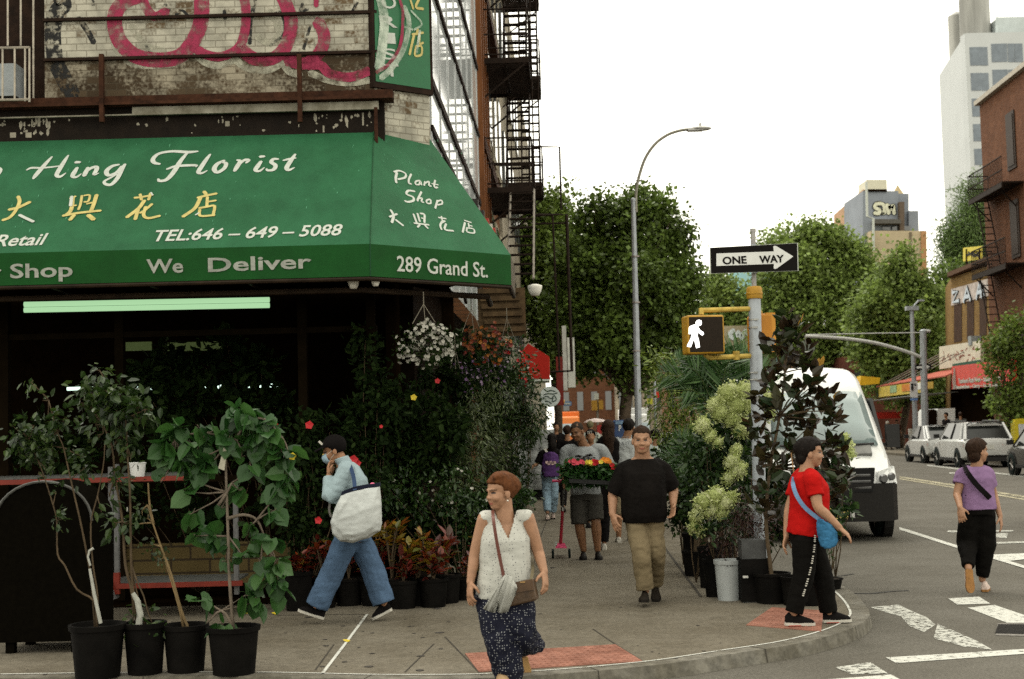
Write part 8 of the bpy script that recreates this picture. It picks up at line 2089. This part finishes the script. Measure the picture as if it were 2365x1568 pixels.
BLU = cloth('bag_blue', (.03, .115, .22), .2)
b = MB(); b.rings([ering(pz('J', x, y, Y - .26), Vector((w_, 0, 0)), Vector((0, .06, 0)), 14) for x, y, w_ in ((548, 700, .02), (575, 740, .06), (600, 800, .085), (608, 860, .08), (605, 900, .06), (600, 915, .03))]); c = b.build('bag_body', BLU, bb); remesh(c, .007, 1, .008, 14.)
strap('strap', '', P, [pz('J', 352, 392, Y - .02), pz('J', 345, 440, Y - .13), pz('J', 375, 530, Y - .19), pz('J', 440, 620, Y - .21), pz('J', 545, 705, Y - .23)], .035, cloth('strap_blue', (.11, .19, .31), .25), parent=bb)
# --- woman in purple ----------------------------------------------------------------------
Y = 14.75
o, P = person('person in purple tee shirt and black jogger trousers walking away over the crossing', Y,
    JJ('k', head=(845, 388, 0), neck=(832, 492, .02), pel=(835, 815, 0), sl=(725, 560, .0), el=(690, 700, -.04), wl=(712, 800, -.20), fl=(722, 860, -.22), sr=(908, 555, .0), er=(955, 700, .05), wr=(1003, 865, -.02), fr=(1020, 975, -.04),
       hl=(785, 840), kl=(765, 1050, .06), al=(772, 1240, -.18), tl=(785, 1400, -.22), hr=(885, 840), kr=(892, 1070, .06), ar=(872, 1320, .10), tr=(905, 1395, .24)), R(176), SK2, .0065, R(105), R(0), 0, 1.04,
    dims=((-.22, .10, .09, 0), (-.12, .16, .13, 0), (0, .168, .135, 0), (.35, .155, .125, 0), (.7, .16, .125, 0), (.88, .15, .09, 0), (.97, .09, .065, 0), (1.04, .055, .055, 0)), arm=(.05, .047, .04, .038, .027), hands=(('l', (.4, .6, 0), 1, .8), ('r', (-.6, .3, 0), -1, .6)), full=.003)
shirt(o, P, cloth('tee_purple', (.19, .115, .215), .12), -.02, (.5, .62), .018, (.076, .074), 'tee_shirt', wr=0.0067, flare=.03, neck=.98, seed=12.)
trousers(o, P, cloth('jogger_black', (.004, .0035, .003), .2), (1.93, 1.93), (.118, .112, .062), .016, wr=0.0050, seed=13.)
hair(o, P, HAIR_D, .056, .014, .016, -.095, extra=((0, -.055, -.04, .082, .06, .075),))
a, t = P['al'], P['tl']; sk_ = mat('shoe_pale', (.50, .40, .35), .7, .12, 16)
shoe(o, a + Vector((0, -.03, -.0)), t + Vector((0, -.02, -.02)), sk_, mat('sole_gum', (.26, .13, .045), .7, .2, 20), (0, 1, .25))
shoe(o, Vector((P['ar'].x, P['ar'].y - .06, .005)), Vector((P['ar'].x + .09, P['ar'].y + .16, .005)), sk_, MATS['sole_gum'])
pb = thing('crossbody_bag', 'black crossbody strap bag worn across the purple tee shirt', 'bag')
strap('strap', '', P, [pz('k', 738, 485, Y - .05), pz('k', 765, 545, Y - .17), pz('k', 830, 630, Y - .185), pz('k', 900, 700, Y - .18), pz('k', 935, 735, Y - .1), pz('k', 945, 745, Y + .05)], .055, BLK_S, parent=pb)
b = MB(); b.ell(pz('k', 930, 770, Y + .17), (.10, .05, .07)); b.build('bag_body', BLK_S, pb, True)
# --- people in the middle distance ---------------------------------------------------------
GP = 'people walking farther down the pavement'
Y = 26.6
o, P = person('person with long black hair, purple backpack and pale jeans walking away', Y,
    JJ('C', head=(190, 398), neck=(178, 455), pel=(175, 640), sl=(125, 490), el=(88, 560), wl=(70, 570, -.15), fl=(60, 578, -.2), sr=(232, 490), er=(245, 570), wr=(240, 640, .1), fr=(240, 670, .1), hl=(152, 650), kl=(155, 770), al=(158, 885, -.12), tl=(152, 915, -.05), hr=(198, 650), kr=(203, 770), ar=(196, 880, .2), tr=(200, 900, .3)), R(178), SK2, .010, hk=1.0, hands=(('l', (1, 0, 0), 1, .6), ('r', (-1, 0, 0), -1, .6)), face=False, group=GP)
shirt(o, P, BLK_S, -.0, (.9, .9), .018, (.075, .078), 'tee_shirt', .014, .01, neck=.98)
trousers(o, P, cloth('jeans_pale', (.24, .34, .42), .2), (1.95, 1.95), (.10, .085, .075), .014, 'jeans', .014, .01)
hair(o, P, HAIR_B, .06, .01, .016, -.08); locks(o, P, HAIR_B, [[(0, -.07, .0), (.0, -.10, -.12), (.01, -.09, -.26)]], [[.075, .08, .05]])
for q in 'lr': shoe(o, Vector((P['a' + q].x, P['a' + q].y - .05, SWZ + .0)), Vector((P['a' + q].x, P['a' + q].y + .2, SWZ)), sk_, BLK_S)
bp_ = thing('backpack', 'purple backpack with a pale printed patch worn by the long haired person', 'backpack')
b = MB(); b.rings([ering(pz('C', x, y, Y - .22), Vector((w_, 0, 0)), Vector((0, .09, 0)), 12) for x, y, w_ in ((178, 478, .08), (180, 500, .14), (182, 560, .165), (183, 620, .165), (183, 645, .14))]); c = b.build('bag_body', cloth('pack_purple', (.075, .035, .12), .3), bp_); remesh(c, .014, 1, .01, 9)
b = MB()
for i in range(5): b.box(pz('C', 155 + i * 13, 548 + (i % 2) * 8, Y - .315), (.05, .012, .05))
b.build('patch', mat('patch_pale', (.45, .32, .30), .7, .5, 30), bp_)
strap('strap', '', P, [pz('C', 140, 455, Y - .12), pz('C', 152, 475, Y - .2), pz('C', 160, 490, Y - .26)], .04, WHT_S, parent=bp_)
Y = 21.0
o, P = person('person in pale grey tee shirt seen from behind beside the man in black', Y,
    JJ('C', head=(712, 312), neck=(690, 378), pel=(668, 690), sl=(600, 430), el=(592, 570), wl=(588, 680, -.1), fl=(586, 735, -.15), sr=(785, 430), er=(800, 570), wr=(800, 680), fr=(800, 735), hl=(630, 700), kl=(640, 890), al=(640, 1060, .1), tl=(640, 1080, .3), hr=(715, 700), kr=(720, 880), ar=(720, 1040, .3), tr=(720, 1060, .5)), R(165), SK1, .010, R(150), hk=1.06, hands=(('l', (1, 0, 0), 1, .6), ('r', (-1, 0, 0), -1, .6)), face=False, group=GP)
shirt(o, P, cloth('tee_pale', (.36, .38, .38), .10), -.0, (.85, .85), .022, (.09, .095), 'tee_shirt', .014, .014, neck=.98)
trousers(o, P, cloth('khaki2', (.20, .16, .10)), (1.05, 1.05), (.115, .105, .10), .016, 'shorts', .014, .01)
hair(o, P, HAIR_B, .06, 0, .010, -.06)
b = MB()
for i, (x0, y0, wd) in enumerate(((625, 388, 80), (640, 425, 80))):
    b2_ = text(['ONLY', 'LAYERS'][i] if False else ['SHOP', 'LAYERS'][i], mat('print_grey', (.16, .17, .18), .8), o, pz('C', x0, y0 + 8, Y - .205), (1, 0, .0), UP, .075)
for q in 'lr': shoe(o, Vector((P['a' + q].x, P['a' + q].y - .05, SWZ)), Vector((P['a' + q].x, P['a' + q].y + .2, SWZ)), WHT_S, WHT_S)
Y = 19.9
o, P = person('person with long brown hair in black with white sneakers, between the two men', Y,
    JJ('h', head=(1275, 1100), neck=(1262, 1200), pel=(1240, 1780), sl=(1190, 1270), el=(1170, 1500), wl=(1175, 1690, -.1), fl=(1175, 1780, -.1), sr=(1340, 1270), er=(1360, 1500), wr=(1360, 1690), fr=(1360, 1780), hl=(1180, 1820), kl=(1195, 2200), al=(1170, 2560, .3), tl=(1170, 2600, .4), hr=(1285, 1820), kr=(1230, 2200), ar=(1215, 2640), tr=(1220, 2700, .2)), R(175), SK1, .011, hk=1.02, hands=(('l', (1, 0, 0), 1, .6), ('r', (-1, 0, 0), -1, .6)), face=False, group=GP)
shirt(o, P, BLK_S, -.0, (1.9, 1.9), .018, (.075, .05), 'top', .014, .01, neck=.98)
trousers(o, P, BLK_S, (1.95, 1.95), (.10, .08, .065), .014, 'trousers', .014, .008)
hair(o, P, HAIR_D, .06, .01, .018, -.08); locks(o, P, HAIR_D, [[(0, -.06, .0), (.0, -.09, -.14), (.0, -.10, -.30)]], [[.085, .085, .06]])
for q in 'lr': shoe(o, Vector((P['a' + q].x, P['a' + q].y - .05, SWZ)), Vector((P['a' + q].x, P['a' + q].y + .2, SWZ)), WHT_S, WHT_S)
def passer(label, px_, ytop, Y, top, bot, hr, yaw=0, h=1.68, z0=SWZ, capm=None, group=GP, sk=SK1, step=.18):
    """a smaller figure far off; px_/ytop place the crown of the head"""
    hd = at(px_, ytop, Y); k = (hd.z - z0) / 1.75; x, y = hd.x, hd.y
    f = Vector((math.sin(yaw), -math.cos(yaw), 0)); s = Vector((math.cos(yaw), math.sin(yaw), 0)); b0 = Vector((x, y, z0))
    def q(a, b_, z): return b0 + s * a * k + f * b_ * k + UP * z * k
    P = {'head': q(0, .02, 1.63), 'neck': q(0, 0, 1.46), 'pel': q(0, 0, .95), 'hl': q(-.09, 0, .93), 'hr': q(.09, 0, .93), 'kl': q(-.10, step * .5, .50), 'kr': q(.10, -step * .2, .50), 'al': q(-.10, step, .09), 'ar': q(.10, -step, .12), 'tl': q(-.10, step + .16, .03), 'tr': q(.10, -step + .14, .03),
         'sl': q(-.17, 0, 1.40), 'sr': q(.17, 0, 1.40), 'el': q(-.22, -.02, 1.12), 'er': q(.22, .02, 1.12), 'wl': q(-.23, -.05, .88), 'wr': q(.22, .14, .90), 'fl': q(-.23, -.03, .78), 'fr': q(.21, .18, .80)}
    o, PP = person(label, 0, P, yaw, sk, .016, hk=1.0, hands=(('l', tuple(s), 1, .5), ('r', tuple(-s), -1, .5)), face=False, group=group)
    shirt(o, PP, top, -.0, (.8, .8), .018, (.075, .07), 'top', .02, .008, neck=.98); trousers(o, PP, bot, (1.95, 1.95), (.10, .08, .07), .014, 'trousers', .02, .006)
    hair(o, PP, capm or hr, .055, .005, .014, -.06, 'cap' if capm else 'hair')
    for g in 'lr': shoe(o, PP['a' + g] - f * .05 - UP * .09, PP['t' + g] - UP * .03, BLK_S, BLK_S)
    return o, PP
FLOR = dotm('floral', (.30, .32, .28), (.05, .06, .05), 14, .35)
o, P = passer('person in black cap with white monogram close behind the flower tray man', 1363, 993, 24.5, cloth('olive_top', (.05, .055, .04)), BLK_S, HAIR_B, 0, capm=CAPB)
textfit('NY', WHT_S, o, at(1357, 1002, 24.5 - .14), at(1368, 1001, 24.5 - .14), UP, .055)
passer('person in pale floral shirt with bushy hair farther behind the cap wearer', 1362, 972, 36, FLOR, BLK_S, mat('hair_olive', (.12, .11, .06), .7, .4, 30), 2.9)
passer('person in black with a white strap left of the flower tray man', 1309, 983, 29, BLK_S, BLK_S, HAIR_D, 3.0)
passer('person in dark top with rust hair far off left under the orange truck', 1283, 975, 38, BLK_S, cloth('rust', (.16, .04, .02)), HAIR_B, 0.3)
passer('person in white top far away beside the red cart', 1392, 984, 48, WHT_S, DEN, HAIR_B, 2.8)
passer('person in pale shirt mostly hidden by palm fronds right of the man in black', 1512, 992, 25, cloth('tee_mint', (.36, .40, .38)), DEN, HAIR_B, 3.1)
GF = 'pedestrians on the far pavement'
o, P = passer('pedestrian with white cap and dark clothes beside the van windscreen', 2049, 973, 80, cloth('grey_top', (.28, .29, .29)), BLK_S, HAIR_B, 1.2, z0=.12, capm=WHT_S, group=GF)
o, P = passer('pedestrian in black carrying a white tote beyond the white hatchback', 2115, 967, 78, BLK_S, BLK_S, HAIR_D, 2.6, z0=.12, group=GF)
tb2 = MB().box(at(2107, 1003, 77.5), (.42, .12, .62)); tag(tb2.build('tote_bag', cloth('tote_white', (.5, .49, .45))), 'small white tote bag carried by a far pedestrian in black', 'bag')
passer('pedestrian in dark brown jacket between the cap wearer and the tote carrier', 2070, 970, 82, cloth('brown_jkt', (.10, .045, .03)), cloth('brown_trs', (.09, .04, .03)), HAIR_B, 0, z0=.12, group=GF)
passer('pedestrian in black right beside the far signal pole foot', 2112, 974, 72, BLK_S, BLK_S, HAIR_B, 1.5, z0=.12, group=GF)
passer('pedestrian with dark hair in black before the white trailer', 2184, 952, 63.5, BLK_S, BLK_S, HAIR_B, -1.2, z0=.12, group=GF)
passer('pedestrian with backpack just above the wagon roof', 2277 - 60, 951, 62, cloth('grn_top', (.05, .05, .045)), BLK_S, HAIR_D, 3.0, z0=.12, group=GF)
